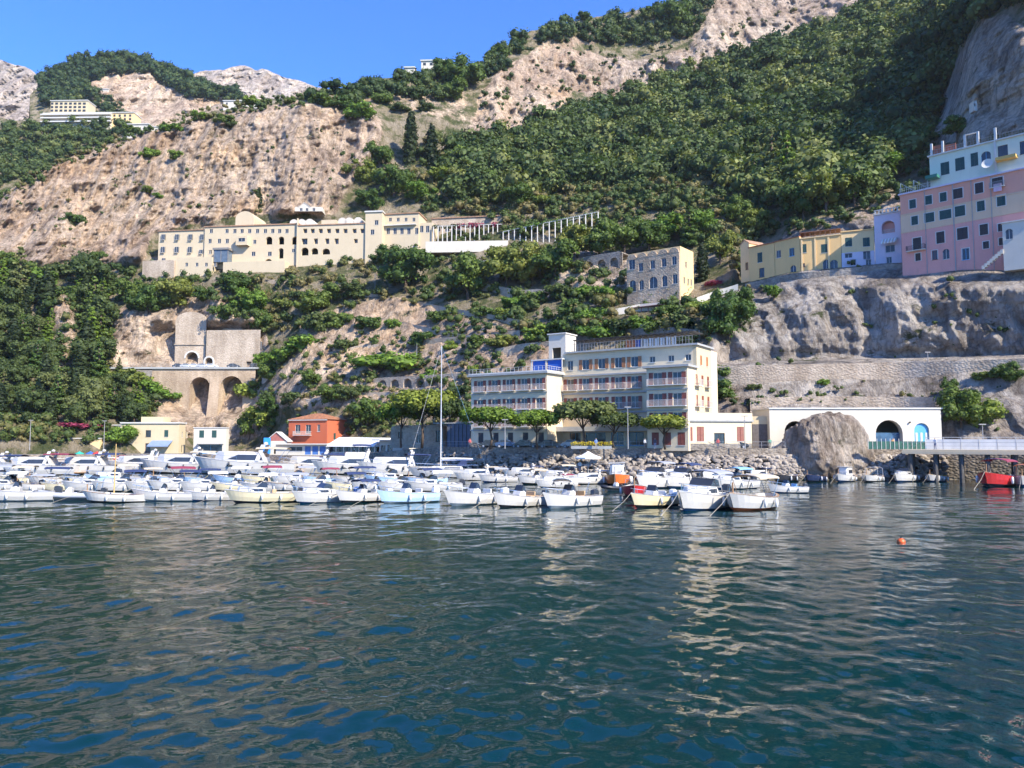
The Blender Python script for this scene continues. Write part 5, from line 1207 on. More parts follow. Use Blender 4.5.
mb = MB(); wallface(mb, 0, LW.L, LW.z(130, 392), LW.z(130, 370), [(4, 7, LW.z(130, 388), LW.z(130, 373))], lambda u, d, z: (u, d, z), 2); mb.box(0, 2.1, LW.z(130, 392), LW.L, 6, LW.z(130, 370)); mb.build('wall_face', GREYST, LW.root)

# ---- left waterfront
c1 = Bld('waterfront_house', 'two storey cream house with green shutters and blue awnings on the left quay', (121, 214), (178.5, 214), qz(100))
zt_ = c1.z(150, 423.5); f = c1.row([149], 433.5, 1.5, 1.8, frame=DARKW)+c1.row([167], 433.5, 1.1, 1.9, shutters=GREEN, closed=True)+c1.row([149], 448, 1.5, 2.6, frame=BROWN, name='door')
v1 = c1.v(186, c1.L); c1.wall(0, c1.L, -.3, zt_, 0, v1, CREAM, f, [(2, 2.9, 4.4, 6), (5, 5.9, 4.4, 6), (2, 3, 0.3, 2.2)]); c1.slab(-.3, c1.L+.3, -.4, v1+.3, zt_, zt_+.35, WHITE); c1.slab(c1.u(138), c1.u(160), 2, 7, zt_+.35, zt_+1.9, CREAM, 'roof_room')
for v_ in (2.45, 5.45): c1.window(v_, 4.4, .9, 1.6, c1.L, 'right')
c1.slab(c1.u(152), c1.u(172), -3, -.05, c1.z(160, 442.5), c1.z(160, 441.5), BLUEC, 'blue_awning') if False else None
mb = MB(); x0_, x1_, za = c1.u(153), c1.u(174), c1.z(160, 440.5); mb.add([(x0_, -.01, za), (x1_, -.01, za), (x1_, -3, za-1.4), (x0_, -3, za-1.4), (x0_, -3, za-1.7), (x1_, -3, za-1.7)], [(0, 1, 2, 3), (3, 2, 5, 4)]); mb.build('blue_awning', plain('grey_blue_canvas', (.20, .26, .38), .8), c1.root)
c2 = Bld('waterfront_house', 'small white cube house with two green windows on the left quay', (193.5, 213), (226, 213), qz(100))
zt_ = c2.z(210, 428); v1 = c2.v(229.5, c2.L); c2.wall(0, c2.L, -.3, zt_, 0, v1, WHITEP, c2.row([202.3, 214.8], 434, 1.3, 2.0, shutters=GREEN, closed=True)+[(1.5, c2.L-1, .1, 2.4)], [(2, 2.7, 4, 5.5)]); c2.slab(-.15, c2.L+.15, -.2, v1, zt_, zt_+.2, WHITE)
c2.slab(1.2, c2.L-.6, -1.6, -.01, 2.6, 2.75, GREYT, 'porch_roof'); c2.window((c2.L+.5)/2, .1, c2.L-2.5, 2.3, 0, frame=SKYB)
for lab, px0, px1, yt, Yy, mt in (('low white building with a slanting roof behind the round tree', 84, 121, 425.5, 220, WHITEP), ('long low yellow wall building at the far left waterfront', 20, 41, 439.5, 209, YEL2), ('long low yellow building behind the green hedge on the left', 62, 100, 438.8, 210, YEL2), ('small ochre house among the trees of the left grove', 31, 42, 415, 222, YEL), ('pale house under the trees at the far left', -20, 14, 433, 216, CREAM)):
    b = Bld('low_building', lab, (px0, Yy), (px1, Yy), qz(100), 'building'); zt_ = b.z((px0+px1)/2, yt); b.wall(0, b.L, -.3, zt_, 0, 6, mt, b.row([px0+(px1-px0)*.25, px0+(px1-px0)*.7], yt+4.5, 1.1, 1.2)); b.slab(-.2, b.L+.2, -.3, 6.2, zt_, zt_+.25, TILE2 if mt is YEL else WHITE, 'roof')
# ---- red house, pavilion, stone house, shed
rd = Bld('red_house', 'orange red two storey house with tiled hip roof behind the moored yachts', (288.5, 204), (327, 200), qz(300))
zt_ = rd.z(308, 419.5); v1 = rd.v(347, rd.L); f = rd.row([298, 308.5], 429, 1.6, 2.2)+rd.row([318.8], 428, .9, 1.8); rd.wall(0, rd.L, -.3, zt_, 0, v1, REDP, f, [(3, 4, 3.8, 5.5)]); rd.window(3.5, 3.8, 1, 1.7, rd.L, 'right', shutters=GREEN, closed=True); rd.hip(0, rd.L, 0, v1, zt_+.02, 1.7, TILE); rd.slab(-.1, rd.L+.1, -.35, -.01, zt_-.25, zt_-.02, WHITE); rd.balcony(rd.u(303.5), rd.z(303, 435), 5.2, 0, .9, rail=WHITE)
pv = Bld('pavilion', 'white waterfront restaurant pavilion with glazed sides right of the red house', (329, 186), (375, 178), qz(100), 'pavilion')
zt_ = pv.z(350, 446.5); mb = MB()
for i in range(7): q = pv.L*i/6; mb.box(q-.1, -.1, 0, q+.1, .1, zt_)
mb.build('post', WHITE, pv.root); pv.slab(0, pv.L, .6, .7, .9, zt_, glassy(), 'glazing'); pv.slab(0, pv.L, .5, .72, 0, .88, WHITE, 'parapet'); mb = MB(); mb.add([(-.5, -.9, zt_), (pv.L+.6, -.9, zt_), (pv.L+.6, 9, zt_), (-.5, 9, zt_), (.8, 2.6, zt_+2.2), (pv.L-.8, 2.6, zt_+2.0), (pv.L-.8, 6, zt_+2.0), (.8, 6, zt_+2.2)], [(0, 1, 5, 4), (1, 2, 6, 5), (2, 3, 7, 6), (3, 0, 4, 7), (4, 5, 6, 7), (3, 2, 1, 0)]); mb.build('tent_roof', WCANV, pv.root); pv.wall(.1, pv.L-.1, 0, zt_-.05, 4, 8, WHITEP, [])
p2 = Bld('pavilion', 'smaller white flat pavilion right of the tent-roofed one, by the stone house', (376, 177), (399, 172), qz(100), 'pavilion')
zt_ = p2.z(388, 440.5); p2.wall(0, p2.L, 0, zt_, 1, 5, WHITEP, [(.5, 2.2, 1, 2.6), (2.8, 4.6, 1, 2.6)]); p2.window(1.35, 1, 1.7, 1.6, 1); p2.window(3.7, 1, 1.8, 1.6, 1); p2.slab(-.8, p2.L+.4, -.6, 5.5, zt_, zt_+.25, WHITE, 'roof')
p3 = Bld('pavilion', 'low white beach restaurant with blue doors in front of the red house', (276, 188), (328, 186), qz(100), 'restaurant')
zt_ = p3.z(300, 444.5); f = []
for px in (308.5, 315.8, 323.3): x = p3.u(px); f.append((x-.75, x+.75, .2, zt_-.4)); o = MB().box(x-.74, .1, .2, x+.74, .18, zt_-.4).build('blue_door', plain('door_blue', (.06, .16, .42)), p3.root)
f.append((p3.u(290), p3.u(303), 1.0, zt_-.5)); p3.wall(0, p3.L, -.2, zt_, 0, 5, WHITEP, f); p3.window((p3.u(290)+p3.u(303))/2, 1.0, p3.u(303)-p3.u(290), zt_-1.5, 0); p3.slab(-.3, p3.L+.2, -1.2, 5, zt_, zt_+.2, WHITE, 'roof')
sh = Bld('beach_hut', 'little gabled hut with a blue tarpaulin left of the red house', (266, 196), (287, 196), qz(100), 'hut'); zt_ = sh.z(276, 441); sh.wall(0, sh.L, 0, zt_, 0, 4, WHITEP, [(2, 4, .2, 2)]); sh.gable(0, sh.L, 0, 4, zt_, 2.2, WHITE, .3, plain('hut_red', (.35, .12, .09))); sh.slab(-.3, 1.3, -.9, -.3, .3, zt_+.8, plain('bright_blue_tarp', (.03, .28, .75), .6), 'blue_tarpaulin')
s1 = Bld('stone_house', 'old tan stone house with barrel vaults behind the pines left of the hotel', (390.5, 166), (443, 160), QZ)
zt_ = s1.z(415, 428.5); f = s1.row([400.5], 434.8, 1.2, 1.3, frame=DARKW)+s1.row([418.5], 438.5, 1.2, 1.9, frame=WHITE)+s1.row([438], 436, 1.0, 2.3, frame=DARKW); s1.wall(0, s1.L, -.3, zt_, 0, 7, PALEST, f); mb = MB()
for i in range(3): c = s1.L*(i+.5)/3; r = s1.L/6; mb.extr([(c-r*math.cos(math.pi*k/8), zt_+.75*math.sin(math.pi*k/8)) for k in range(9)], 0, 7)
mb.build('vault_roof', PALEST, s1.root)
s2 = Bld('grey_shed', 'dark slate-grey boxy shed between the stone house and the hotel', (447, 156), (470.5, 154), QZ, 'shed')
zt_ = s2.z(458, 423.5); s2.wall(0, s2.L, -.2, zt_, 0, 6, plain('slate_panels', (.10, .11, .14), .5, .15, 2), []); mb = MB()
for i in range(7): mb.box(s2.L*i/6-.05, -.09, 0, s2.L*i/6+.05, -.004, zt_-.1)
mb.build('post', DARKW, s2.root); s2.slab(-3, s2.L+.2, -.3, 6, zt_, zt_+.2, GREYT, 'roof')
# ---- hilltop hotels
def hill(name, lab, px0, px1, yt, yb_, rows, mat, sp=SPB, d=10, cat='house', roof='roof', ftd=6, Y=None):
    q = sp((px0+px1)/2, yb_); Yy = Y or q.y-5; b = Bld(name, lab, (px0, Yy), (px1, Yy+(px0-px1)*.02), 0, cat); z0 = b.z((px0+px1)/2, yb_); b.zb = z0; b.root.location.z = z0; zt_ = b.z((px0+px1)/2, yt); f = []
    for py, n, w_, h_ in rows: f += b.row([px0+(px1-px0)*(i+.5)/n for i in range(n)], py, w_, h_, frame=DARKW)
    b.wall(0, b.L, -ftd, zt_, 0, d, mat, f); b.slab(-.4, b.L+.4, -.6, d+.3, zt_, zt_+.5, WHITE, roof); return b
hill('hilltop_hotel', 'cream four storey hotel at the top left of the hill', 36, 74, 101, 112.5, [(103.5, 8, 2.2, 1.5), (107, 8, 2.2, 1.5), (110.5, 8, 2.2, 1.5)], CREAM, cat='hotel')
b = hill('hilltop_hotel', 'white terraced hotel wing with long balconies under the cream hilltop hotel', 29, 98, 113.5, 125, [], WHITEP, cat='hotel', ftd=8)
for z_ in (1.5, 4.2, 6.6): b.slab(-1.0, b.L+1.0, -2.0, -.02, z_, z_+.9, WHITE, 'balcony')
for z_ in (2.45, 5.15): b.slab(0, b.L, -.012, .3, z_, z_+1.2, glassy(), 'glazing') 
hill('hilltop_house', 'yellow two storey house right of the white terraced hotel', 95, 122, 113, 124, [(115.5, 5, 1.6, 1.5), (119, 5, 1.6, 1.5)], YEL2)
hill('hilltop_house', 'small white house under the wooded crag', 74, 95, 89.5, 96, [(92, 4, 1.6, 1.5)], WHITEP, sp=SPC)
b = hill('hilltop_house', 'white house with a big arch on the rim of the tall cliff', 116, 138, 124.5, 138, [], WHITEP); b.gable(0, b.L, 0, 9, 7.5, 2, WHITE, .1, WHITEP); MB().extr([(4-2.2*math.cos(math.pi*i/10), 2+2.2*math.sin(math.pi*i/10)) for i in range(11)], -.1, -.01).build('arch', glassy(), b.root)
hill('hilltop_house', 'white house with flat roofs right of the arched one on the rim', 136, 157, 127, 136, [(130, 3, 1.5, 1.3)], WHITEP)
b = hill('hilltop_house', 'white gabled house on the grassy rim at the right of the crag', 214, 249, 101, 108, [(103.5, 4, 1.3, 1.4)], WHITEP, d=8); b.gable(b.L*.62, b.L, 0, 8, 5.2, 2.0, WHITE, .2, WHITEP)
hill('ridge_house', 'white house with orange roof band on the central skyline', 418, 446, 61, 69, [(64, 4, 1.5, 1.3)], WHITEP, sp=SP, Y=float(bil(_D, 430, 78))+3); hill('ridge_house', 'tiny white house at the left of the one on the central skyline', 401, 411, 68, 72, [], WHITEP, sp=SP, Y=float(bil(_D, 405, 80))+3)
b = Bld('cliff_shrine', 'tiny white shrine tucked under the shaded right crag', (988.5, float(bil(_D, 990, 106))-3), (992, float(bil(_D, 990, 106))-3), 0, 'shrine'); b.zb = b.z(990, 107); b.root.location.z = b.zb; b.wall(0, b.L, -1, b.z(990, 101), 0, 2, WHITEP, [(.15, .5, .2, 1.0)]); b.slab(-.05, b.L+.05, -.1, 2, b.z(990, 101), b.z(990, 101)+.08, WHITE, 'roof')
# ================================================================ the harbour
HW = plain('hull_white', (.56, .53, .48), .25, .07, .8, 0, 0, .5, .3); HC_ = plain('hull_cream', (.70, .60, .38), .3, .07, .8, coat=.3); HB_ = plain('hull_light_blue', (.42, .58, .72), .3, .07, .8, coat=.3); HN = plain('hull_navy', (.02, .03, .07), .25, .1, .8, coat=.3)
HR = plain('hull_red', (.50, .03, .03), .3, .1, .8, coat=.2); HO = plain('hull_orange', (.70, .17, .04), .35, .1, .8, coat=.2); HK = plain('hull_black', (.025, .025, .03), .4, .15); HG = plain('tube_grey', (.42, .43, .46), .55, .08)
AF = {'n': plain('antifoul_blue', (.03, .10, .22), .6, .15), 'r': plain('antifoul_orange', (.60, .12, .03), .6, .15), 'k': plain('antifoul_dark', (.04, .04, .045), .6, .2), 'w': plain('antifoul_white', (.5, .52, .5), .6, .15)}
TEAK = plain('teak', (.34, .19, .09), .55, .2, 3); TAN = plain('tan_cushion', (.52, .36, .20), .8, .1); CUSH = plain('white_cushion', (.68, .66, .62), .7, .05); SMOKE = glassy('smoked_glass', (.03, .035, .045)); ENG = plain('engine_cowl_black', (.03, .03, .035), .3, .1, coat=.4); ENGW = plain('engine_cowl_white', (.66, .67, .68), .3, .05, coat=.4)
STEEL = plain('stainless', (.62, .62, .62), .25, .05, metal=1.0); NAVYC = plain('navy_canvas', (.02, .035, .10), .85, .1); BEIGEC = plain('beige_canvas', (.50, .42, .30), .85, .08); GREYC = plain('grey_canvas', (.30, .31, .34), .85, .08); WINEC = plain('wine_red_canvas', (.22, .03, .06), .85, .1); LBLUEC = plain('light_blue_canvas', (.22, .42, .66), .85, .08); ROPE = plain('rope', (.35, .31, .24), .9, .2)

FLOOR = plain('cockpit_floor', (.40, .35, .28), .8, .15, 2)
def hull_mesh(L, B, H, rise, side, af, trim, floor=.3, open_from=.06, open_to=.74, sharp=2.3, sternw=.88, double=False):
    n = 16; st = []
    for i in range(n+1):
        t = i/n; u = max(0, (t-.38)/.62)
        w = B/2*(1-u**sharp) if not double else B/2*(1-abs((t-.48)/.52)**2.6)
        if not double: w *= sternw+(1-sternw)*min(1, t/.35)
        w = max(w, .02)
        x = -L/2+L*t; sh = H+rise*max(0, t-.2)**2*1.5+(rise*.5*max(0, .25-t)*4*.5 if double else 0)
        rake = .13*L*max(0, (t-.72)/.28)**1.2
        kz = -.32+(.32+H*.25)*max(0, (t-.75)/.25)**2; cz = .10+.30*H*max(0, t-.45)
        xs = x-rake*.85 if t > .72 else x
        st.append([(xs, 0, kz), (xs+rake*.2, w*.80, cz), (xs+rake*.45, w*.93, cz+(sh-cz)*.45), (x, w, sh), (x-.02, w+.035 if w > .1 else w, sh+.02), (x-.03, max(.01, w-.10), sh+.035)])
    mb = MB()
    for sgn in (1, -1):
        for i in range(n):
            for j in range(5):
                a, b, c, d = st[i][j], st[i+1][j], st[i+1][j+1], st[i][j+1]
                mb.cur = 1 if j == 0 else (0 if j < 3 else 2); f = (0, 1, 2, 3) if sgn < 0 else (3, 2, 1, 0)
                mb.add([(p[0], p[1]*sgn, p[2]) for p in (a, b, c, d)], [f])
    mb.cur = 0; s0 = st[0]; mb.add([(p[0], p[1], p[2]) for p in s0]+[(p[0], -p[1], p[2]) for p in s0[::-1]], [tuple(range(12))])
    me = mb.mesh('hull', [side, af, trim], False)
    dk = MB(); ia, ib = int(open_from*n+.5), int(open_to*n)
    for i in range(n):
        a, b = st[i][5], st[i+1][5]
        if ia <= i < ib:
            for sg in (1, -1):
                k = .86; dk.cur = 0
                dk.add([(a[0], a[1]*sg, a[2]), (b[0], b[1]*sg, b[2]), (b[0], b[1]*k*sg, b[2]-.01), (a[0], a[1]*k*sg, a[2]-.01)], [(0, 1, 2, 3)])
                dk.add([(a[0], a[1]*k*sg, a[2]-.01), (b[0], b[1]*k*sg, b[2]-.01), (b[0], b[1]*k*sg, floor), (a[0], a[1]*k*sg, floor)], [(0, 1, 2, 3)])
            dk.cur = 1; dk.add([(a[0], a[1]*.86, floor), (b[0], b[1]*.86, floor), (b[0], -b[1]*.86, floor), (a[0], -a[1]*.86, floor)], [(0, 1, 2, 3)])
            if i == ia or i == ib-1:
                q = a if i == ia else b; dk.cur = 0; dk.add([(q[0], q[1]*.86, floor), (q[0], -q[1]*.86, floor), (q[0], -q[1]*.86, q[2]), (q[0], q[1]*.86, q[2])], [(0, 1, 2, 3)])
        else:
            dk.cur = 0; m1 = (a[0], 0, a[2]+.07*min(1, a[1]*2)); m2 = (b[0], 0, b[2]+.07*min(1, b[1]*2))
            for sg in (1, -1): dk.add([(a[0], a[1]*sg, a[2]), (b[0], b[1]*sg, b[2]), m2, m1], [(0, 1, 2, 3)])
    return me, dk, st
def loft_cabin(mb, pts, h0, h1, inset=.12, rows=3):
    """cabin with raked, inward leaning sides; pts outline (x,y) one side from back to front"""
    o = pts+[(x, -y) for x, y in pts[::-1]]; cx = sum(p[0] for p in o)/len(o)
    lv = [(h0, 1, 1), (h0+(h1-h0)*.5, .96, .95), (h0+(h1-h0)*.9, .90, .88), (h1, .82, .80)]; vs = []
    for z, kx, ky in lv: vs += [(cx+(x-cx)*kx, y*ky, z) for x, y in o]
    n = len(o); fs = [(i*n+j, i*n+(j+1) % n, (i+1)*n+(j+1) % n, (i+1)*n+j) for i in range(3) for j in range(n)]+[tuple(range(3*n, 4*n))]
    mb.add(vs, fs)
BP = {}
def outboard(root, x, z, col=None, k=1.0, y=0):
    mb = MB(); mb.extr([(-.34, .25), (-.30, .62), (-.10, .72), (.16, .66), (.20, .30), (.05, .18), (-.25, .18)], -.17, .17)
    mb2 = MB(); mb2.box(-.12, -.08, -.75, .06, .08, .19); mb2.box(-.02, -.12, .0, .24, .12, .14); mb2.box(-.30, -.03, -.72, .1, .03, -.66)
    o = mb.build('outboard_motor', col or ENG, root, bevel=.04); o.location = (x, y, z); o.scale = (k, k, k); mb2.build('motor_leg', HG, o); return o
def bimini(root, x0, x1, w, z0, z1, mat, open_=True):
    mb = MB(); n = 6
    rows = [[(x, w*math.cos(math.pi*j/8)*1.0, z1-.16+.22*math.sin(math.pi*j/8)-.05*abs((x-(x0+x1)/2)/(x1-x0)*2)**2) for j in range(9)] for x in np.linspace(x0, x1, n)]
    mb.grid(rows); mb.grid([[(p[0], p[1], p[2]-.04) for p in r] for r in rows])
    o = mb.build('bimini', mat, root); f = MB()
    for x in (x0+.1, x1-.1):
        q = (x0+x1)/2*.6+x*.4; f.tube([(q, w*.96, z0), (x, w*.97, z1-.18), (x, w*.6, z1-.03), (x, 0, z1+.03), (x, -w*.6, z1-.03), (x, -w*.97, z1-.18), (q, -w*.96, z0)], .02, 5)
    f.build('bimini_frame', STEEL, o); return o
def rail(root, st, i0, h, inset=.1, name='bow_rail'):
    mb = MB(); pts = [(s[5][0]-.05, max(.03, s[5][1]-inset), s[5][2]+h) for s in st[i0:]]
    loop = pts+[(x, -y, z) for x, y, z in pts[::-1]]; mb.tube(loop, .018, 5)
    for s in st[i0::2]:
        for sg in (1, -1): y = max(.03, s[5][1]-inset)*sg; mb.tube([(s[5][0]-.05, y, s[5][2]), (s[5][0]-.05, y, s[5][2]+h)], .014, 4)
    return mb.build(name, STEEL, root)
def fenders(root, st, idx, mat=None):
    for i in idx:
        for sg in (1, -1):
            o = MB().lathe([(.02, .28), (.09, .24), (.11, 0), (.09, -.24), (.02, -.28)], (0, 0, 0), 8).build('fender', mat or CUSH, root, smooth=True); s = st[i]; o.location = (s[3][0], (s[3][1]+.12)*sg, s[3][2]-.35)
def moor(root, st, L, dx=3.0):
    mb = MB(); b = st[-1][5]; mb.tube([(b[0]-.1, 0, b[2]), (b[0]+dx*.35, .05, b[2]*.45), (b[0]+dx, .1, -.25)], .018, 4); mb.build('mooring_rope', ROPE, root)
def mk_motor(side=HW, af='n', L=6.0, B=2.3, H=.78, cush=CUSH, top=None, motor=None, rl=True, cons='mid', trim=None):
    r = empty('motorboat'); me, dk, st = hull_mesh(L, B, H, .42, side, AF[af], trim or HG); link('hull', me, r); dk.build('deck', [HW, FLOOR], r)
    mb = MB(); mb.extr([(-.35, .3), (-.35, 1.15), (-.1, 1.32), (.25, 1.25), (.42, .95), (.45, .3)], -.42, .42); c = mb.build('console', HW, r, bevel=.04)
    wn = MB(); wn.add([(.22, -.42, 1.25), (.22, .42, 1.25), (-.02, .38, 1.72), (-.02, -.38, 1.72)], [(0, 1, 2, 3)]); wn.add([(.22, .42, 1.25), (-.3, .42, 1.2), (-.25, .38, 1.55), (-.02, .38, 1.72)], [(0, 1, 2, 3)]); wn.add([(.22, -.42, 1.25), (-.3, -.42, 1.2), (-.25, -.38, 1.55), (-.02, -.38, 1.72)], [(0, 1, 2, 3)]); wn.build('windscreen', SMOKE, c)
    mb = MB(); mb.box(-1.35, -.5, .3, -.85, .5, .85); mb.box(-1.42, -.5, .85, -1.3, .5, 1.2); mb.build('seat', cush, r, bevel=.05)
    MB().box(-L/2+.35, -B*.36, .3, -L/2+.95, B*.36, .78).build('stern_seat', cush, r, bevel=.05)
    MB().prism([(L*.10, -B*.30), (L*.23, -B*.24), (L*.23, B*.24), (L*.10, B*.30)], .31, H-.02).build('sun_pad', cush, r)
    outboard(r, -L/2-.12, .38, motor or ENG, 1.25)
    if rl: rail(r, st, 11, .35)
    if top: bimini(r, -1.5, .7, B*.42, .8, 2.15, top)
    fenders(r, st, (5, 9)); moor(r, st, L); return r
def mk_cuddy(side=HW, af='k', L=6.8, B=2.5, H=.85, cush=CUSH, top=None, win=SMOKE, motor=None):
    r = empty('cabin_boat'); me, dk, st = hull_mesh(L, B, H, .42, side, AF[af], HG, open_to=.46); link('hull', me, r); dk.build('deck', [HW, FLOOR], r)
    mb = MB(); loft_cabin(mb, [(-.35, B*.36), (1.0, B*.34), (2.1, B*.16), (2.3, .05)], H+.02, H+.62); c = mb.build('cabin', HW, r)
    for sg in (1, -1): o = MB().add([(-.1, B*.357*sg, H+.2), (1.15, B*.322*sg, H+.2), (1.0, B*.315*sg, H+.42), (-.05, B*.342*sg, H+.45)], [(0, 1, 2, 3)]).build('side_window', win, c)
    w_ = MB(); y = B*.36; w_.add([(.55, -y*.8, H+.6), (.55, y*.8, H+.6), (.05, y*.82, H+1.05), (.05, -y*.82, H+1.05)], [(0, 1, 2, 3)]); w_.add([(.55, y*.8, H+.6), (-.5, y*.95, H+.55), (-.4, y*.9, H+.95), (.05, y*.82, H+1.05)], [(0, 1, 2, 3)]); w_.add([(.55, -y*.8, H+.6), (-.5, -y*.95, H+.55), (-.4, -y*.9, H+.95), (.05, -y*.82, H+1.05)], [(0, 1, 2, 3)]); w_.build('windscreen', win, r)
    MB().box(-L/2+.3, -B*.36, .3, -L/2+.9, B*.36, .85).build('stern_seat', cush, r, bevel=.05); MB().box(-1.3, -B*.3, .3, -.9, -.15, 1.15).build('seat', cush, r, bevel=.05)
    outboard(r, -L/2-.12, .42, motor or ENG, 1.35); rail(r, st, 9, .42)
    if top: bimini(r, -2.2, .1, B*.42, .9, 2.35, top)
    fenders(r, st, (4, 8)); moor(r, st, L); return r
def mk_gozzo(side=HW, af='n', L=6.2, B=2.3, H=.72, top=None, cabin=False, frame=True, trim=TEAK, cover=None):
    r = empty('wooden_boat'); me, dk, st = hull_mesh(L, B, H, .40, side, AF[af], trim, double=True, open_to=.70); link('hull', me, r); dk.build('deck', [HW if not cover else cover, TEAK], r)
    if cabin:
        mb = MB(); loft_cabin(mb, [(-.9, B*.33), (.7, B*.31), (.95, B*.2)], .4, 1.95); c = mb.build('cabin', HW, r)
        for sg in (1, -1): MB().box(-.7, min(B*.325*sg, B*.30*sg), 1.15, .5, max(B*.325*sg, B*.30*sg), 1.6).build('side_window', SMOKE, c)
        for a in (-.5, .08): MB().add([(.93, a, 1.15), (.93, a+.42, 1.15), (.82, a+.40, 1.62), (.82, a+.02, 1.62)], [(0, 1, 2, 3)]).build('front_window', SMOKE, c)
        MB().box(-1.05, -B*.33, 1.96, .95, B*.33, 2.03).build('cabin_roof', HW, r, bevel=.02)
    else:
        MB().box(-.6, -.45, .3, .5, .45, .85).build('engine_box', HW, r, bevel=.05); MB().box(-L*.36, -B*.3, .3, -L*.27, B*.3, .62).build('seat', TAN, r, bevel=.04)
        if top: bimini(r, -1.9, .9, B*.42, .75, 2.1, top)
        elif frame:
            f = MB()
            for x in (-1.5, .6): f.tube([(x, -B*.4, .7), (x, -B*.38, 1.9), (x, -B*.2, 2.1), (x, B*.2, 2.1), (x, B*.38, 1.9), (x, B*.4, .7)], .03, 5)
            f.build('canopy_frame', HW, r)
    MB().tube([(L/2-.5, 0, H+.2), (L/2-.45, 0, H+1.0)], .05, 6).build('bow_post', trim, r); fenders(r, st, (6, 10)); moor(r, st, L); return r
def mk_rib(tube=HG, L=5.6, B=2.3):
    r = empty('inflatable_boat'); mb = MB(); y = B/2-.25; pts = [(-L/2-.2, y, .42), (-L/2+.5, y, .42), (0, y, .44), (L*.25, y*.9, .5), (L*.40, y*.55, .6), (L*.48, 0.0, .68)]; pts2 = pts+[(a, -b, c) for a, b, c in pts[-2::-1]]
    mb.tube(pts2, .25, 10); mb.build('air_tube', tube, r, smooth=True)
    h = MB(); h.add([(-L/2, -y, .3), (-L/2, y, .3), (L*.28, y*.8, .35), (L*.44, 0, .5), (L*.28, -y*.8, .35), (-L/2, 0, -.25), (L*.2, 0, -.2)], [(0, 1, 2, 3, 4), (0, 5, 6, 4), (1, 2, 6, 5), (4, 6, 3), (2, 3, 6), (0, 1, 5)]); h.build('hull', HW, r)
    MB().extr([(-.3, .3), (-.3, 1.1), (0, 1.25), (.3, .9), (.35, .3)], -.32, .32).build('console', HW, r, bevel=.04); MB().box(-1.3, -.4, .3, -.8, .4, .85).build('seat', ENG, r, bevel=.05); outboard(r, -L/2-.2, .35, ENG, 1.15)
    f = MB(); f.tube([(-L/2+.3, -y+.1, .5), (-L/2+.1, -y+.1, 1.6), (-L/2+.1, y-.1, 1.6), (-L/2+.3, y-.1, .5)], .03, 5); f.build('roll_bar', STEEL, r)
    s = MB(); s.tube([(L*.48+.1, 0, .65), (L*.48+1, 0, .3), (L*.48+2.4, 0, -.2)], .018, 4); s.build('mooring_rope', ROPE, r); return r
def mk_yacht(side=HW, L=12, B=3.8, H=1.35, win=SMOKE, top=None, fly=False, af='k'):
    r = empty('motor_yacht'); me, dk, st = hull_mesh(L, B, H, .7, side, AF[af], HG, floor=.8, open_to=.30, sharp=2.6); link('hull', me, r); dk.build('deck', [HW, TEAK], r)
    k = L/12; x0, x1 = -L*.22, L*.30; mb = MB(); loft_cabin(mb, [(x0, B*.38), (L*.05, B*.38), (L*.2, B*.27), (x1, .1)], H+.1, H+1.35*k); c = mb.build('cabin', HW, r)
    for sg in (1, -1):
        MB().add([(x0+.4, B*.380*sg, H+.34*k), (L*.05, B*.380*sg, H+.34*k), (L*.15, B*.312*sg, H+.45*k), (L*.05, B*.364*sg, H+.98*k), (x0+.6, B*.362*sg, H+.98*k)], [(0, 1, 3, 4), (1, 2, 3)]).build('side_window', win, c)
        MB().add([(-L*.05, (st[8][2][1]+.02)*sg, H*.62), (L*.16, (st[10][2][1]+.06)*sg, H*.68), (L*.14, (st[10][2][1]+.07)*sg, H*.82), (-L*.05, (st[8][2][1]+.06)*sg, H*.8)], [(0, 1, 2, 3)]).build('hull_window', win, r)
    MB().add([(L*.20, -B*.25, H+.62*k), (L*.20, B*.25, H+.62*k), (L*.10, B*.26, H+1.28*k), (L*.10, -B*.26, H+1.28*k)], [(0, 1, 2, 3)]).build('windscreen', win, c)
    m = MB(); a = -L*.16; m.add([(a, -B*.42, H+.3), (a+.5, -B*.42, H+.3), (a-.1, -B*.36, H+2.2*k), (a-.6, -B*.36, H+2.2*k), (a, B*.42, H+.3), (a+.5, B*.42, H+.3), (a-.1, B*.36, H+2.2*k), (a-.6, B*.36, H+2.2*k)], [(0, 1, 2, 3), (4, 7, 6, 5), (3, 2, 6, 7)]); m.build('radar_arch', HW, r)
    o = MB().lathe([(.02, .35), (.26, .25), (.28, 0), (.02, -.02)], (0, 0, 0), 10).build('radar_dome', HW, r, smooth=True); o.location = (a-.35, 0, H+2.2*k)
    if fly: m = MB(); loft_cabin(m, [(x0+.5, B*.32), (L*.02, B*.32), (L*.1, B*.2)], H+1.36*k, H+1.95*k); m.build('flybridge', HW, r); bimini(r, x0, L*.0, B*.34, H+1.5*k, H+3.1*k, top or BEIGEC)
    elif top: bimini(r, -L*.42, -L*.12, B*.42, H, H+1.9*k, top)
    MB().box(-L/2+.2, -B*.36, .8, -L/2+1.0, B*.36, 1.4).build('stern_seat', TAN if top is BEIGEC else CUSH, r, bevel=.05); MB().box(-L/2-.8, -B*.38, .28, -L/2+.02, B*.38, .42).build('swim_platform', TEAK, r)
    MB().box(L*.28, -B*.2, H+.12, L*.38, B*.2, H+.26).build('sun_pad', BEIGEC, r, bevel=.04); rail(r, st, 9, .55); fenders(r, st, (4, 7, 10), ENG); return r
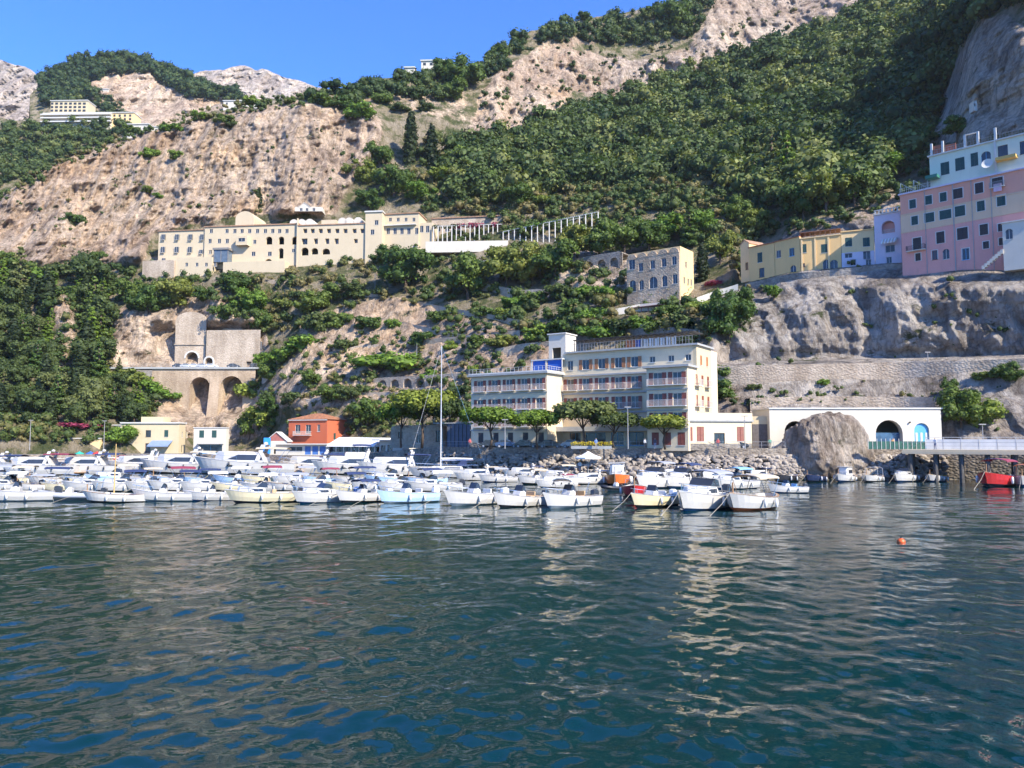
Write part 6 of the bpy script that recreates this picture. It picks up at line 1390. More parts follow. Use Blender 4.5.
def mk_sail(L=11.5, B=3.4, H=1.15, mast=19):
    r = empty('sailing_yacht'); me, dk, st = hull_mesh(L, B, H, .35, HW, AF['n'], HN, floor=.7, open_to=.28, sharp=1.9, sternw=.75); link('hull', me, r); dk.build('deck', [HW, TEAK], r)
    mb = MB(); loft_cabin(mb, [(-L*.2, B*.28), (L*.05, B*.26), (L*.2, B*.1)], H+.05, H+.5); c = mb.build('cabin', HW, r)
    for sg in (1, -1): MB().add([(-L*.16, B*.275*sg, H+.17), (L*.04, B*.256*sg, H+.17), (L*.03, B*.25*sg, H+.33), (-L*.16, B*.268*sg, H+.33)], [(0, 1, 2, 3)]).build('side_window', SMOKE, c)
    m = MB(); m.tube([(L*.08, 0, H), (L*.08, 0, mast)], .10, 8, .06); m.tube([(L*.08, -.9, mast*.55), (L*.08, .9, mast*.55)], .03, 4); m.build('mast', HW, r)
    m = MB(); m.tube([(L*.08, 0, H+1.3), (-L*.33, 0, H+1.35)], .07, 6); m.build('boom', STEEL, r); m = MB(); m.tube([(L*.07, 0, H+1.5), (-L*.1, 0, H+1.55), (-L*.32, 0, H+1.5)], .17, 8, .1); m.build('sail_cover', CUSH, r)
    m = MB(); m.tube([(L*.08, 0, mast), (L*.49, 0, H+.3)], .012, 5); m.build('furled_jib', WCANV, r)
    m = MB(); m.tube([(L*.08, 0, mast), (-L*.49, 0, H+.2)], .015, 4)
    for s in (1, -1): m.tube([(L*.08, 0, mast*.96), (L*.08, .9*s, mast*.55), (L*.06, B*.46*s, H)], .015, 4)
    m.build('rigging', STEEL, r); rail(r, st, 2, .6, name='guard_rail'); o = MB().extr([(-L*.24, H+.5), (-L*.24, H+1.3), (-L*.18, H+1.35), (-L*.12, H+.55)], -B*.27, B*.27).build('spray_hood', NAVYC, r); return r
KIND = {'motor': (mk_motor, 'motorboat'), 'cuddy': (mk_cuddy, 'cabin boat'), 'gozzo': (mk_gozzo, 'wooden boat'), 'rib': (mk_rib, 'inflatable boat'), 'yacht': (mk_yacht, 'motor yacht'), 'sail': (mk_sail, 'sailing yacht')}
def boat(kind, px, py, head, label, k=1.0, group=None, lift=0, **kw):
    key = (kind, tuple(sorted((a, getattr(b, 'name', b)) for a, b in kw.items())))
    if key not in BP: BP[key] = KIND[kind][0](**kw); o = BP[key]
    else: o = copy_tree(BP[key])
    Y = ground_y(py); p = P(px, py, Y); rn = random.Random(px*7+py)
    o.location = (p.x, p.y, lift+rn.uniform(-.03, .05)); o.rotation_euler = (R(rn.uniform(-2.5, 2.5)), R(rn.uniform(-1.5, .5)), R(head)); o.scale = (k, k, k)
    tag(o, label, KIND[kind][1], group); return o
G1 = 'boats moored in the front row'; G2 = 'boats moored in the second row'; G3 = 'yachts along the quay'; G4 = 'wooden boats by the big rock'
# front row, left to right
boat('motor', 16, 501, 196, 'cream white motorboat cut by the left frame edge in the front row', 1.15, G1, side=HW, af='w', cush=CUSH)
boat('rib', 69, 500, 190, 'white and grey inflatable boat, second from the left in the front row', 1.05, G1)
o = boat('gozzo', 117, 502, 200, 'white boat with a yellow wooden mast in the front row', 1.0, G1, side=HW, af='k', frame=False); MB().tube([(.3, 0, .4), (.35, 0, 5.6)], .07, 6, .04).build('mast', plain('yellow_wood', (.58, .38, .14)), o)
boat('motor', 163, 501, 194, 'white motorboat with a white motor, right of the yellow-masted boat', .98, G1, side=HW, af='w', motor=ENGW)
boat('motor', 212, 500.5, 194, 'white motorboat with low console, left of the cream boat', .92, G1, side=HW, af='n', motor=ENGW, rl=False)
boat('cuddy', 262, 502, 198, 'cream yellow boat with a black motor in the front row', 1.02, G1, side=HC_, af='k', cush=TAN)
boat('cuddy', 324, 502, 218, 'white boat with blue motor cover right of the cream yellow boat', .98, G1, side=HW, af='n', motor=plain('blue_motor_cover', (.04, .12, .34), .6))
boat('motor', 362, 502, 224, 'white motorboat with a navy canvas top in the front row', 1.0, G1, side=HW, af='k', top=NAVYC, motor=ENGW)
boat('motor', 406, 502.5, 222, 'white and light blue motorboat with two white fenders', 1.1, G1, side=HB_, af='w', motor=ENGW)
boat('motor', 474, 504.5, 222, 'white motorboat left of the gap in the middle of the front row', 1.2, G1, side=HW, af='w', motor=ENGW, cush=CUSH)
boat('motor', 519, 506, 226, 'white motorboat with tan cushions and a steel frame over the cockpit', 1.12, G1, side=HW, af='k', cush=TAN)
boat('motor', 569, 507, 226, 'white motorboat under a pale canopy on four posts, middle of the front row', 1.18, G1, side=HW, af='w', cush=TAN, top=WCANV)
boat('motor', 652, 506.5, 226, 'small pale motorboat with white fenders in front of the red boat', 1.1, G1, side=HC_, af='k', motor=ENGW)
boat('cuddy', 703, 508.5, 232, 'white cabin boat with dark canopy, left of the orange-bottomed boat', 1.42, G1, side=HW, af='n', top=GREYC)
boat('gozzo', 752, 509, 228, 'white boat with orange bottom and beige canopy, last in the front row', 1.4, G1, side=HW, af='r', top=BEIGEC)
boat('motor', 786, 493, 200, 'small white motorboat under a pale blue cover behind the orange-bottomed boat', .85, G1, side=HW, af='n', cush=LBLUEC, motor=ENG)
# between the rows, middle
boat('rib', 616, 491, 215, 'small black dinghy left of the red boat', .8, None, tube=HK)
boat('gozzo', 634, 495, 262, 'red hulled boat in the middle of the harbour', 1.15, None, side=HR, af='k', frame=False)
boat('gozzo', 618, 484, 258, 'orange boat with white cabin behind the red boat', 1.45, None, side=HO, af='k', cabin=True, trim=HW)
boat('yacht', 588, 477, 190, 'dark hulled boat under the white parasol', .75, None, side=HN, win=SMOKE)
boat('cuddy', 655, 488, 232, 'white cabin boat with grey cover between the red boat and the dark canopied one', 1.4, G2, side=HW, af='n', top=GREYC)
boat('cuddy', 682, 487, 228, 'white cabin boat with navy canopy behind the dark canopied one', 1.3, G2, side=HW, af='n', top=NAVYC)
boat('cuddy', 733, 489, 215, 'white boat with a light blue cover behind the orange-bottomed boat', 1.1, G2, side=HW, af='n', top=LBLUEC)
boat('yacht', 640, 474, 215, 'white cabin cruiser with navy canvas near the rocks', .62, G3, side=HW, top=NAVYC)
boat('motor', 536, 484, 205, 'white motorboat with beige canopy in front of the rocks', .95, G2, side=HW, af='k', top=BEIGEC)
boat('cuddy', 560, 480, 200, 'white cabin boat with beige top, right of the beige-canopied motorboat', 1.0, G2, side=HW, af='k', top=BEIGEC)
boat('motor', 497, 482, 200, 'white motorboat with grey canopy near the rocks', .95, G2, side=HW, af='n', top=GREYC)
boat('yacht', 700, 474, 205, 'small white cruiser by the rocks, left of the wooden boats', .6, G3, side=HW, top=GREYC)
boat('motor', 727, 478, 210, 'white motorboat with beige canopy left of the black wooden boat', .95, G2, side=HW, af='k', top=BEIGEC)
# right, bows to the camera
boat('gozzo', 786, 481.5, 222, 'black hulled boat with white deck, leftmost by the big rock', 1.05, G4, side=HK, af='k', frame=False)
boat('gozzo', 816, 481.5, 224, 'dark hulled boat with brown wooden deck by the big rock', 1.0, G4, side=HN, af='k', frame=False, cover=TEAK)
boat('gozzo', 845, 481.5, 228, 'white boat with a small square cabin by the big rock', 1.05, G4, side=HW, af='n', cabin=True)
boat('gozzo', 873, 481.5, 226, 'white boat with a bare canopy frame and brown trim', .98, G4, side=HW, af='k')
boat('cuddy', 905, 481.5, 222, 'white cabin boat with an orange lifebuoy left of the yellow-decked boat', 1.0, G4, side=HW, af='n')
boat('gozzo', 937, 481.5, 222, 'white boat with a yellow deck, last before the gap at the pier', 1.0, G4, side=HW, af='n', frame=False, cover=plain('yellow_deck', (.62, .40, .05)))
boat('motor', 888, 477.5, 205, 'white motorboat half hidden behind the boat with the bare frame', .9, G4, side=HW, af='n', rl=False)
boat('motor', 921, 477.5, 200, 'white motorboat with a navy parasol top by the pier', .9, G4, side=HW, af='n', top=NAVYC)
o = boat('gozzo', 998, 486, 222, 'big red wooden boat with a red canopy by the pier', 1.65, None, side=HR, af='k', top=WINEC)
boat('gozzo', 1026, 486, 230, 'white boat with a blue bottom and an orange canopy at the right frame edge', 1.3, None, side=HW, af='n', top=plain('orange_canvas', (.62, .20, .06), .8))
# second row on the left
anch = ['the leftmost boat', 'the inflatable', 'the yellow-masted boat', 'the white-motored boat', 'the low white boat', 'the cream boat', 'the blue-motored boat', 'the navy-topped boat', 'the light blue boat']
ax = [16, 69, 117, 163, 212, 262, 324, 362, 406]
rn = random.Random(5); seen = {}
i = 0
for row, (py, ks, step) in enumerate([(491, 1.0, 27), (484.5, 1.1, 30)]):
    x = -20+row*12
    while x < 448:
        kind = rn.choice(['motor', 'cuddy', 'motor', 'gozzo', 'cuddy']); tp = rn.choice([None, None, NAVYC, BEIGEC, GREYC, WCANV, WINEC if row else NAVYC])
        side = rn.choice([HW, HW, HW, HC_, HB_]) if kind != 'gozzo' else rn.choice([HW, HN, HB_])
        kw = dict(side=side, af=rn.choice('nkw')); 
        if tp: kw['top'] = tp
        j = min(range(9), key=lambda q: abs(ax[q]-x)); desc = '%s %s%s' % (side.name.replace('hull_', '').replace('_', ' '), KIND[kind][1], ' with %s' % tp.name.replace('_', ' ').replace('canvas', 'canvas top') if tp else '')
        o = boat(kind, x, py, rn.choice([192, 198, 205, 214]), '%s %s' % (desc, ('just behind ' if row == 0 else 'two rows behind ')+anch[j]), rn.uniform(.9, 1.05)*ks, G2, **kw)
        x += step*rn.uniform(.9, 1.15)
# yachts along the left quay
for px, py, hd, k, kw, lab in [(245, 474, 186, 1.25, dict(side=HW, top=BEIGEC), 'largest white motor yacht with a beige aft awning, in front of the hut'), (182, 473, 186, 1.05, dict(side=HW, top=BEIGEC), 'white motor yacht left of the largest one, with a beige awning'), (140, 472.5, 190, .95, dict(side=HW), 'white motor yacht without awning in front of the cream house'),
    (88, 474, 188, .95, dict(side=HW, top=NAVYC), 'white motor yacht with navy awning right of the wine-red topped one'), (36, 475, 188, .95, dict(side=HW, top=WINEC), 'white motor yacht with wine-red awning at the left'), (-10, 475, 190, .9, dict(side=HW, top=NAVYC), 'white motor yacht with navy awning at the left frame edge'),
    (312, 473, 190, .95, dict(side=HW, top=NAVYC), 'white motor yacht with navy awning in front of the low restaurant'), (352, 474, 196, 1.0, dict(side=HW, fly=True, top=NAVYC), 'white flybridge yacht in front of the tent-roofed pavilion'), (396, 475.5, 198, .95, dict(side=HW, top=NAVYC), 'white motor yacht with navy awning left of the sailing yacht')]:
    boat('yacht', px, py, hd, lab, k*1.18, G3, **kw)
boat('sail', 447, 477.5, 186, 'white sailing yacht with the single tall mast', 1.12)
for px, py, hd, k, kw, lab in [(478, 480, 196, .62, dict(side=HW, top=BEIGEC), 'small cruiser with beige awning just right of the sailing yacht'), (590, 484, 205, .55, dict(side=HW, top=GREYC), 'small cruiser with grey awning left of the black dinghy'), (668, 480, 214, .6, dict(side=HW, top=NAVYC), 'small cruiser with navy awning in front of the rocks, right of the orange boat'), (712, 482, 216, .55, dict(side=HW, top=BEIGEC), 'small cruiser with beige awning in front of the rocks'), (758, 480, 222, .55, dict(side=HW, top=NAVYC), 'small cruiser with navy awning, left of the black hulled boat'), (524, 478, 192, .6, dict(side=HW, top=NAVYC), 'small cruiser with navy awning in front of the left hotel wing'), (555, 487, 208, .5, dict(side=HW, top=WINEC), 'small cruiser with wine-red awning in front of the hotel garage')]:
    boat('yacht', px, py, hd, lab, k, G3, **kw)
# pontoons
for a, b, lab in (((-120, 487), (455, 489), 'long floating pontoon between the rows of boats'),):
    Ya, Yb = ground_y(a[1]), ground_y(b[1]); A = Vector((*XY(a[0], Ya), 0)); B_ = Vector((*XY(b[0], Yb), 0)); r = empty('pontoon', A, math.atan2((B_-A).y, (B_-A).x), lab, 'pontoon'); Lp = (B_-A).length
    MB().box(0, 0, .15, Lp, 2.0, .5).build('deck', TEAK, r); mb = MB()
    for q in np.arange(1, Lp, 6): mb.box(q, .2, -.3, q+2.5, 1.8, .149)
    mb.build('float', HG, r)

# ---- rocks
def rockmesh(name, rx, ry, rz, seed, sub=4, amp=.35, mat=LAND, warm=.6):
    import bmesh
    bm = bmesh.new(); bmesh.ops.create_icosphere(bm, subdivisions=sub, radius=1); v = np.array([tuple(p.co) for p in bm.verts]); f = np.array([[q.index for q in p.verts] for p in bm.faces]); bm.free()
    n = fbm(v[:, 0]*1.3+seed, v[:, 1]*1.3, v[:, 2]*1.3, 3, seed)*amp*1.2+ridged(v[:, 0]*2.2+seed, v[:, 1]*2.2, v[:, 2]*1.4, 4, seed+5)*amp*.55
    v = v*(1+n)[:, None]*np.array([rx, ry, rz])
    return np_mesh(name, v, f, [mat], sub > 3, {'rock': np.full(len(v), 1.0), 'warm': np.full(len(v), warm)})
# angular crag: build from a dense sphere with plane cuts
def crag(name, rx, ry, rz, seed, mat=LAND):
    import bmesh
    bm = bmesh.new(); bmesh.ops.create_icosphere(bm, subdivisions=6, radius=1); v = np.array([tuple(p.co) for p in bm.verts]); f = np.array([[q.index for q in p.verts] for p in bm.faces]); bm.free()
    rg = np.random.RandomState(seed)
    for k in range(34):
        nrm = rg.normal(size=3); nrm[2] = abs(nrm[2])*.8; nrm /= np.linalg.norm(nrm); d = rg.uniform(.70, .93); s = v@nrm; over = np.clip(s-d, 0, None); v = v-over[:, None]*nrm*.92
    p = v*np.array([rx, ry, rz]); n = ridged(p[:, 0]*.22, p[:, 1]*.22, p[:, 2]*.16, 6, seed)*1.5+ridged(p[:, 0]*.8, p[:, 1]*.8, p[:, 2]*.55, 4, seed+8)*.55+fbm(p[:, 0]*2.2, p[:, 1]*2.2, p[:, 2]*1.8, 3, seed+3)*.3
    p = p+v*n[:, None]; return np_mesh(name, p, f, [mat], True, {'rock': np.full(len(p), 1.0), 'warm': np.full(len(p), .45)})
o = link('shore_rock', crag('shore_rock', 6.6, 5.0, 5.0, 12)); Yr = 121.5; x, y = XY(825, Yr); o.location = (x, y, 5.3); tag(o, 'big pale jagged rock standing in front of the white boathouse', 'rock')
def riprap():
    import bmesh
    bm = bmesh.new(); bmesh.ops.create_icosphere(bm, subdivisions=2, radius=1); bv = np.array([tuple(p.co) for p in bm.verts]); bf = np.array([[q.index for q in p.verts] for p in bm.faces]); bm.free()
    rg = np.random.RandomState(5); V = []; F = []; o = 0
    for k in range(2300):
        px = rg.uniform(436, 945) if k > 500 else rg.uniform(770, 885); t = rg.rand()**.8; Y = edgeY(px)-.2-(4.2 if px < 740 else 3.0)*(1-t); z = -.4+3.9*t; x, y = XY(px, Y); s = rg.uniform(.30, .8)
        v = bv.copy()
        for c in range(10): nr = rg.normal(size=3); nr /= np.linalg.norm(nr); d = rg.uniform(.35, .7); v = v-np.clip(v@nr-d, 0, None)[:, None]*nr
        v = v*np.array([s*rg.uniform(.9, 1.4), s, s*rg.uniform(.6, .95)]); a = rg.rand()*6.28; c_, s_ = math.cos(a), math.sin(a); v = v@np.array([[c_, s_, 0], [-s_, c_, 0], [0, 0, 1]])
        V.append(v+np.array([x, y, z])); F.append(bf+o); o += len(v)
    for px in range(770, 880, 5):
        pass
    m, nt, b = _nodes('riprap_stone'); v_ = coords(nt); r_ = ramp(nt, [(.3, (.12, .10, .08)), (.5, (.28, .235, .19)), (.7, (.42, .37, .30))]); nt.links.new(noise(nt, v_, .7, 7, .7), r_.inputs[0])
    s_ = nt.nodes.new('ShaderNodeSeparateXYZ'); nt.links.new(v_, s_.inputs[0]); wet = ramp(nt, [(.45, (.30, .30, .26)), (.56, (1, 1, 1))]); mr = N(nt, 'ShaderNodeMapRange'); mr.inputs[1].default_value = -2; mr.inputs[2].default_value = 3; nt.links.new(s_.outputs[2], mr.inputs[0]); nt.links.new(mr.outputs[0], wet.inputs[0])
    nt.links.new(mix(nt, 1, r_.outputs[0], wet.outputs[0], 'MULTIPLY'), b.inputs['Base Color']); b.inputs['Roughness'].default_value = .9
    me = np_mesh('boulders', np.concatenate(V), np.concatenate(F), [m]); o = link('boulders', me); tag(o, 'heap of pale boulders along the foot of the quay', 'boulders', kind='stuff')
riprap()

# ---- pier on the right
PA, PB = (925, 111.5), (1290, 92)
pr = Bld('pier', 'concrete pier on dark piles at the right, under the white railing', PA, PB, QZ, 'pier'); CONC = plaster('pier_concrete', (.46, .39, .28), amt=.4)
pr.slab(-3, pr.L, 0, 8, -.55, 0, CONC, 'deck'); pr.slab(-3, pr.L, -.12, -.01, -.6, -.25, CONC, 'edge_beam')
mb = MB()
for q in np.arange(-2, pr.L, 3.2):
    for d in (.6, 3.6, 6.6): mb.tube([(q, d, -6), (q, d, -.55)], .3, 8)
mb.build('piles', plain('dark_pile', (.09, .085, .08), .9, .3), pr.root)
wf = empty('white_railing', pr.root.location+pr.n*.3, pr.rz, 'white panelled railing along the pier', 'railing'); mb = MB(); mp = MB(); mt = MB()
for i in range(int(pr.L/2.2)):
    x = i*2.2; mb.box(x, 2.0, 0, x+.09, 2.09, 1.75); mp.box(x+.09, 2.02, .05, x+2.2, 2.06, 1.5); mt.tube([(x, -.1, 0), (x, -.1, 1.05)], .03, 4)
mt.tube([(-3, -.1, 1.05), (pr.L, -.1, 1.05)], .03, 4); mt.tube([(-3, -.1, .55), (pr.L, -.1, .55)], .02, 4)
mb.box(0, 2.0, 1.75, pr.L, 2.09, 1.82); mb.build('post', WHITE, wf); mp.build('panel', plain('white_panel', (.66, .64, .60), .7, .12, .4), wf); mt.build('handrail', RAIL, wf)
gf = empty('green_fence', (*XY(868, 116), QZ), 0, 'low green mesh fence in front of the big boathouse arch', 'fence'); mb = MB(); Lg = XY(925, 116)[0]-XY(868, 116)[0]
for i in range(14): mb.box(Lg*i/13, 0, 0, Lg*i/13+.06, .06, 1.6)
mb.build('post', WHITE, gf); MB().box(0, .07, .05, Lg, .1, 1.2).build('green_mesh', plain('green_net', (.025, .10, .075), .8, .2), gf)
# quay railings
for pa, pb, lab in ((444, 560, 'grey quay railing in front of the left hotel wing'), (562, 690, 'grey quay railing in front of the hotel terrace'), (692, 785, 'grey quay railing in front of the low wing')):
    a = Vector((*XY(pa, edgeY(pa)+.3), QZ+.12)); b_ = Vector((*XY(pb, edgeY(pb)+.3), QZ+.12)); r = empty('quay_railing', a, math.atan2((b_-a).y, (b_-a).x), lab, 'railing', 'quay railings'); L_ = (b_-a).length; mb = MB(); n = int(L_/1.6)
    for i in range(n+1): mb.tube([(L_*i/n, 0, 0), (L_*i/n, 0, 1.0)], .035, 4)
    mb.build('post', RAIL, r); mb = MB(); mb.tube([(0, 0, 1.0), (L_, 0, 1.0)], .035, 4); mb.tube([(0, 0, .5), (L_, 0, .5)], .025, 4); mb.build('rail', RAIL, r)

# ---- cars
CARP = {}
def car(loc, rz, col, label, group, k=1.0):
    paint = plain('car_paint_'+col[0], col[1], .25, .05, coat=.6)
    if col[0] not in CARP:
        r = empty('parked_car'); CARP[col[0]] = r
        pr_ = [(-2.1, .35), (-2.15, .75), (-1.95, .95), (-1.5, 1.02), (-1.05, 1.42), (.25, 1.46), (.95, 1.02), (1.85, .86), (2.1, .65), (2.1, .33)]
        mb = MB(); mb.extr(pr_, -.84, .84); mb.build('body', paint, r, bevel=.06)
        mb = MB(); mb.extr([(-1.33, 1.04), (-1.0, 1.37), (.2, 1.40), (.78, 1.04)], -.856, .856); mb.build('side_window', SMOKE, r)
        mb = MB(); mb.add([(.93, -.7, 1.06), (.93, .7, 1.06), (.33, .66, 1.445), (.33, -.66, 1.445)], [(0, 1, 2, 3)]); mb.build('windscreen', SMOKE, r)
        wm = None
        for x in (-1.35, 1.3):
            for y in (-.8, .8):
                mb = MB(); n = 14; mb.extr([(.32*math.cos(2*math.pi*i/n), .32*math.sin(2*math.pi*i/n)) for i in range(n)], -.1, .1)
                o = mb.build('wheel', ENG, r); o.location = (x, y, .32)
                q = MB(); q.extr([(.18*math.cos(2*math.pi*i/n), .18*math.sin(2*math.pi*i/n)) for i in range(n)], -.11, .11); q.build('rim', HG, o)
        for y in (-.62, .62):
            MB().box(2.05, y-.17, .6, 2.12, y+.17, .75).build('headlight', WHITE, r)
        o = r
    else: o = copy_tree(CARP[col[0]])
    o.location = loc; o.rotation_euler = (0, 0, rz); tag(o, label, 'car', group); return o
CW = ('white', (.7, .7, .7)); CD = ('dark', (.03, .03, .035)); CS = ('silver', (.42, .43, .45)); CR = ('red', (.4, .03, .03)); CB = ('blue', (.05, .09, .2))
zdk = zd+.6
for px, c, n in ((177, CD, 'leftmost dark car waiting at the tunnel mouth'), (185, CS, 'silver car in front of the tunnel mouth'), (193, CW, 'white car at the right side of the tunnel mouth'), (201, CS, 'silver car between the tunnel and the arched gate'), (209.5, CW, 'white car in front of the white arched gate'), (232, CD, 'dark car alone at the right end of the viaduct')):
    x, y = XY(px, 252); car((x, y, zdk), R(4), c, n, 'cars on the viaduct')
for px, c, n in ((492, CD, 'black car parked behind the railing at the left hotel wing'), (508, CB, 'dark blue car under the left umbrella pine'), (527, CD, 'black car left of the second umbrella pine'), (551, CD, 'black car at the dark garage of the hotel'), (574, CS, 'silver car left of the tall olive-toned pine'), (690, CD, 'black car where the hotel meets the low wing'), (703, CS, 'silver car in front of the low wing'), (735, CD, 'black car right of the low wing door')):
    x, y = XY(px, edgeY(px)+3.2); car((x, y, QZ), math.atan2(-.28, 1), c, n, 'cars parked on the quay')
JZ = 1.0
for px, c, n in ((15, CS, 'silver car on the low jetty at the far left'), (47, CD, 'dark car left of the yellow dinghy'), (125, CR, 'red car on the low jetty below the cream house'), (138, CD, 'dark car right of the red one on the jetty'), (183, CW, 'white car below the right end of the cream house'), (205, CD, 'dark car below the white cube house')):
    x, y = XY(px, 182); car((x, y, JZ), R(8), c, n, 'cars on the low jetty')
# low jetty on the left
mb = MB(); ft = []; bk2 = []
for px in range(-260, 301, 20): ft.append(XY(px, 170+4*math.sin(px*.02))); bk2.append(XY(px, edgeY(px)+1))
mb.grid([[(x, y, -1) for x, y in ft], [(x, y, JZ) for x, y in ft], [(x, y, JZ) for x, y in bk2]]); tag(mb.build('jetty', plaster('pale_jetty_concrete', (.50, .42, .33), amt=.4)), kind='structure')

# ---- parasols, lamps, poles, buoys
def parasol(loc, r_, h, mat, label, closed=False, tilt=0, group=None):
    e = empty('parasol', loc, 0, label, 'parasol', group); MB().tube([(0, 0, 0), (0, 0, h)], .04, 6).build('pole', WHITE, e)
    mb = MB(); mb.lathe([(.03, 0), (r_*.5, -.28*r_), (r_, -.45*r_), (r_*.98, -.45*r_-.22)] if not closed else [(.03, 0), (.25, -.6), (.3, -1.6), (.1, -1.9)], (0, 0, h), 10); mb.build('canopy', mat, e); e.rotation_euler = (R(tilt), 0, 0); return e
hx, hy = XY(571, 123.2); hx2, hy2 = XY(611, 121.6); hd_ = empty('flower_hedge', (hx, hy, QZ), math.atan2(hy2-hy, hx2-hx), 'long box of yellow flowers in front of the hotel terrace', 'flower box'); Lh = math.hypot(hx2-hx, hy2-hy)
MB().box(0, 0, 0, Lh, .6, .45).build('planter', GREYT, hd_); rg_ = np.random.RandomState(4); cs = [(Lh*(i+.5)/12, .3, .75+.1*(i % 2)) for i in range(12)]; v, q, lf = leaves(cs, [(.5, .35, .38)]*12, 900, .09, rg_); link('flowers', np_mesh('flowers', v, q, [leafmat('yellow_flowers', (.20, .22, .03), (.55, .42, .04), attr=False)], False, {'leaf': lf}), hd_)
x, y = XY(588, 111); parasol((x, y, .8), 1.9, 3.6, WCANV, 'large white parasol over the dark hulled boat'); 
o = parasol((Vector((*XY(681, 123.5), 10.5))), .95, 2.2, plain('bright_blue_parasol', (.02, .32, .75), .7), 'bright blue parasol on a hotel balcony')
for px, m_, lab in ((80, plain('turquoise_canvas', (.03, .42, .30), .7), 'turquoise parasol on the left quay'), (91, plain('cobalt_canvas', (.03, .14, .55), .7), 'cobalt blue parasol between the turquoise and red ones'), (97.5, plain('scarlet_canvas', (.62, .05, .04), .7), 'red parasol right of the blue one on the left quay')):
    x, y = XY(px, 186); parasol((x, y, JZ), 1.0, 2.3, m_, lab)
def lamp(px, Y, z, h, label, head=True):
    x, y = XY(px, Y); e = empty('lamp_post', (x, y, z), 0, label, 'lamp post', 'lamp posts'); MB().tube([(0, 0, 0), (0, 0, h)], .09, 6, .05).build('pole', RAIL, e)
    if head: MB().box(-.5, -.12, h, .5, .12, h+.14).build('lamp_head', RAIL, e)
for px, Y, z, h, lab in ((505, 125, QZ, 4.6, 'lamp post between the first two umbrella pines'), (628, 122, QZ, 6.5, 'lamp post left of the right hotel bay'), (745, 119, QZ, 5, 'lamp post near the right end of the low wing'), (931, 145, 19.8, 2.6, 'thin post on top of the long road wall'), (983, 113, QZ, 3.6, 'lamp post on the pier in front of the leafy tree'), (30, 184, QZ-1, 7, 'lamp post on the left quay'), (104, 190, QZ-1, 7, 'lamp post right of the red parasol')):
    lamp(px, Y, z, h, lab)
for px, py, hpx, lab in ((373, 292, 22, 'pale pole on the slope left of the large round tree'), (416, 362, 18, 'pale pole on the middle terraces')):
    q = SP(px, py); lamp(px, q.y-1, q.z-1, hpx*q.y/FPX+1, lab, False)
for px, py, r_, m_, lab in ((901, 542, .24, plain('buoy_orange', (.75, .12, .02), .4, .1), 'orange buoy floating alone on the open water'),):
    Y = ground_y(py); x, y = P(px, py, Y).x, Y; e = empty('buoy', (x, y, 0), 0, lab, 'buoy'); MB().lathe([(.01, r_*.95), (r_*.55, r_*.8), (r_*.95, r_*.35), (r_, 0), (r_*.8, -r_*.6), (.01, -r_)], (0, 0, 0), 14).build('float', m_, e, smooth=True); MB().lathe([(.05, r_*.9), (.05, r_*1.2), (.01, r_*1.22)], (0, 0, 0), 8).build('eye', ENG, e)
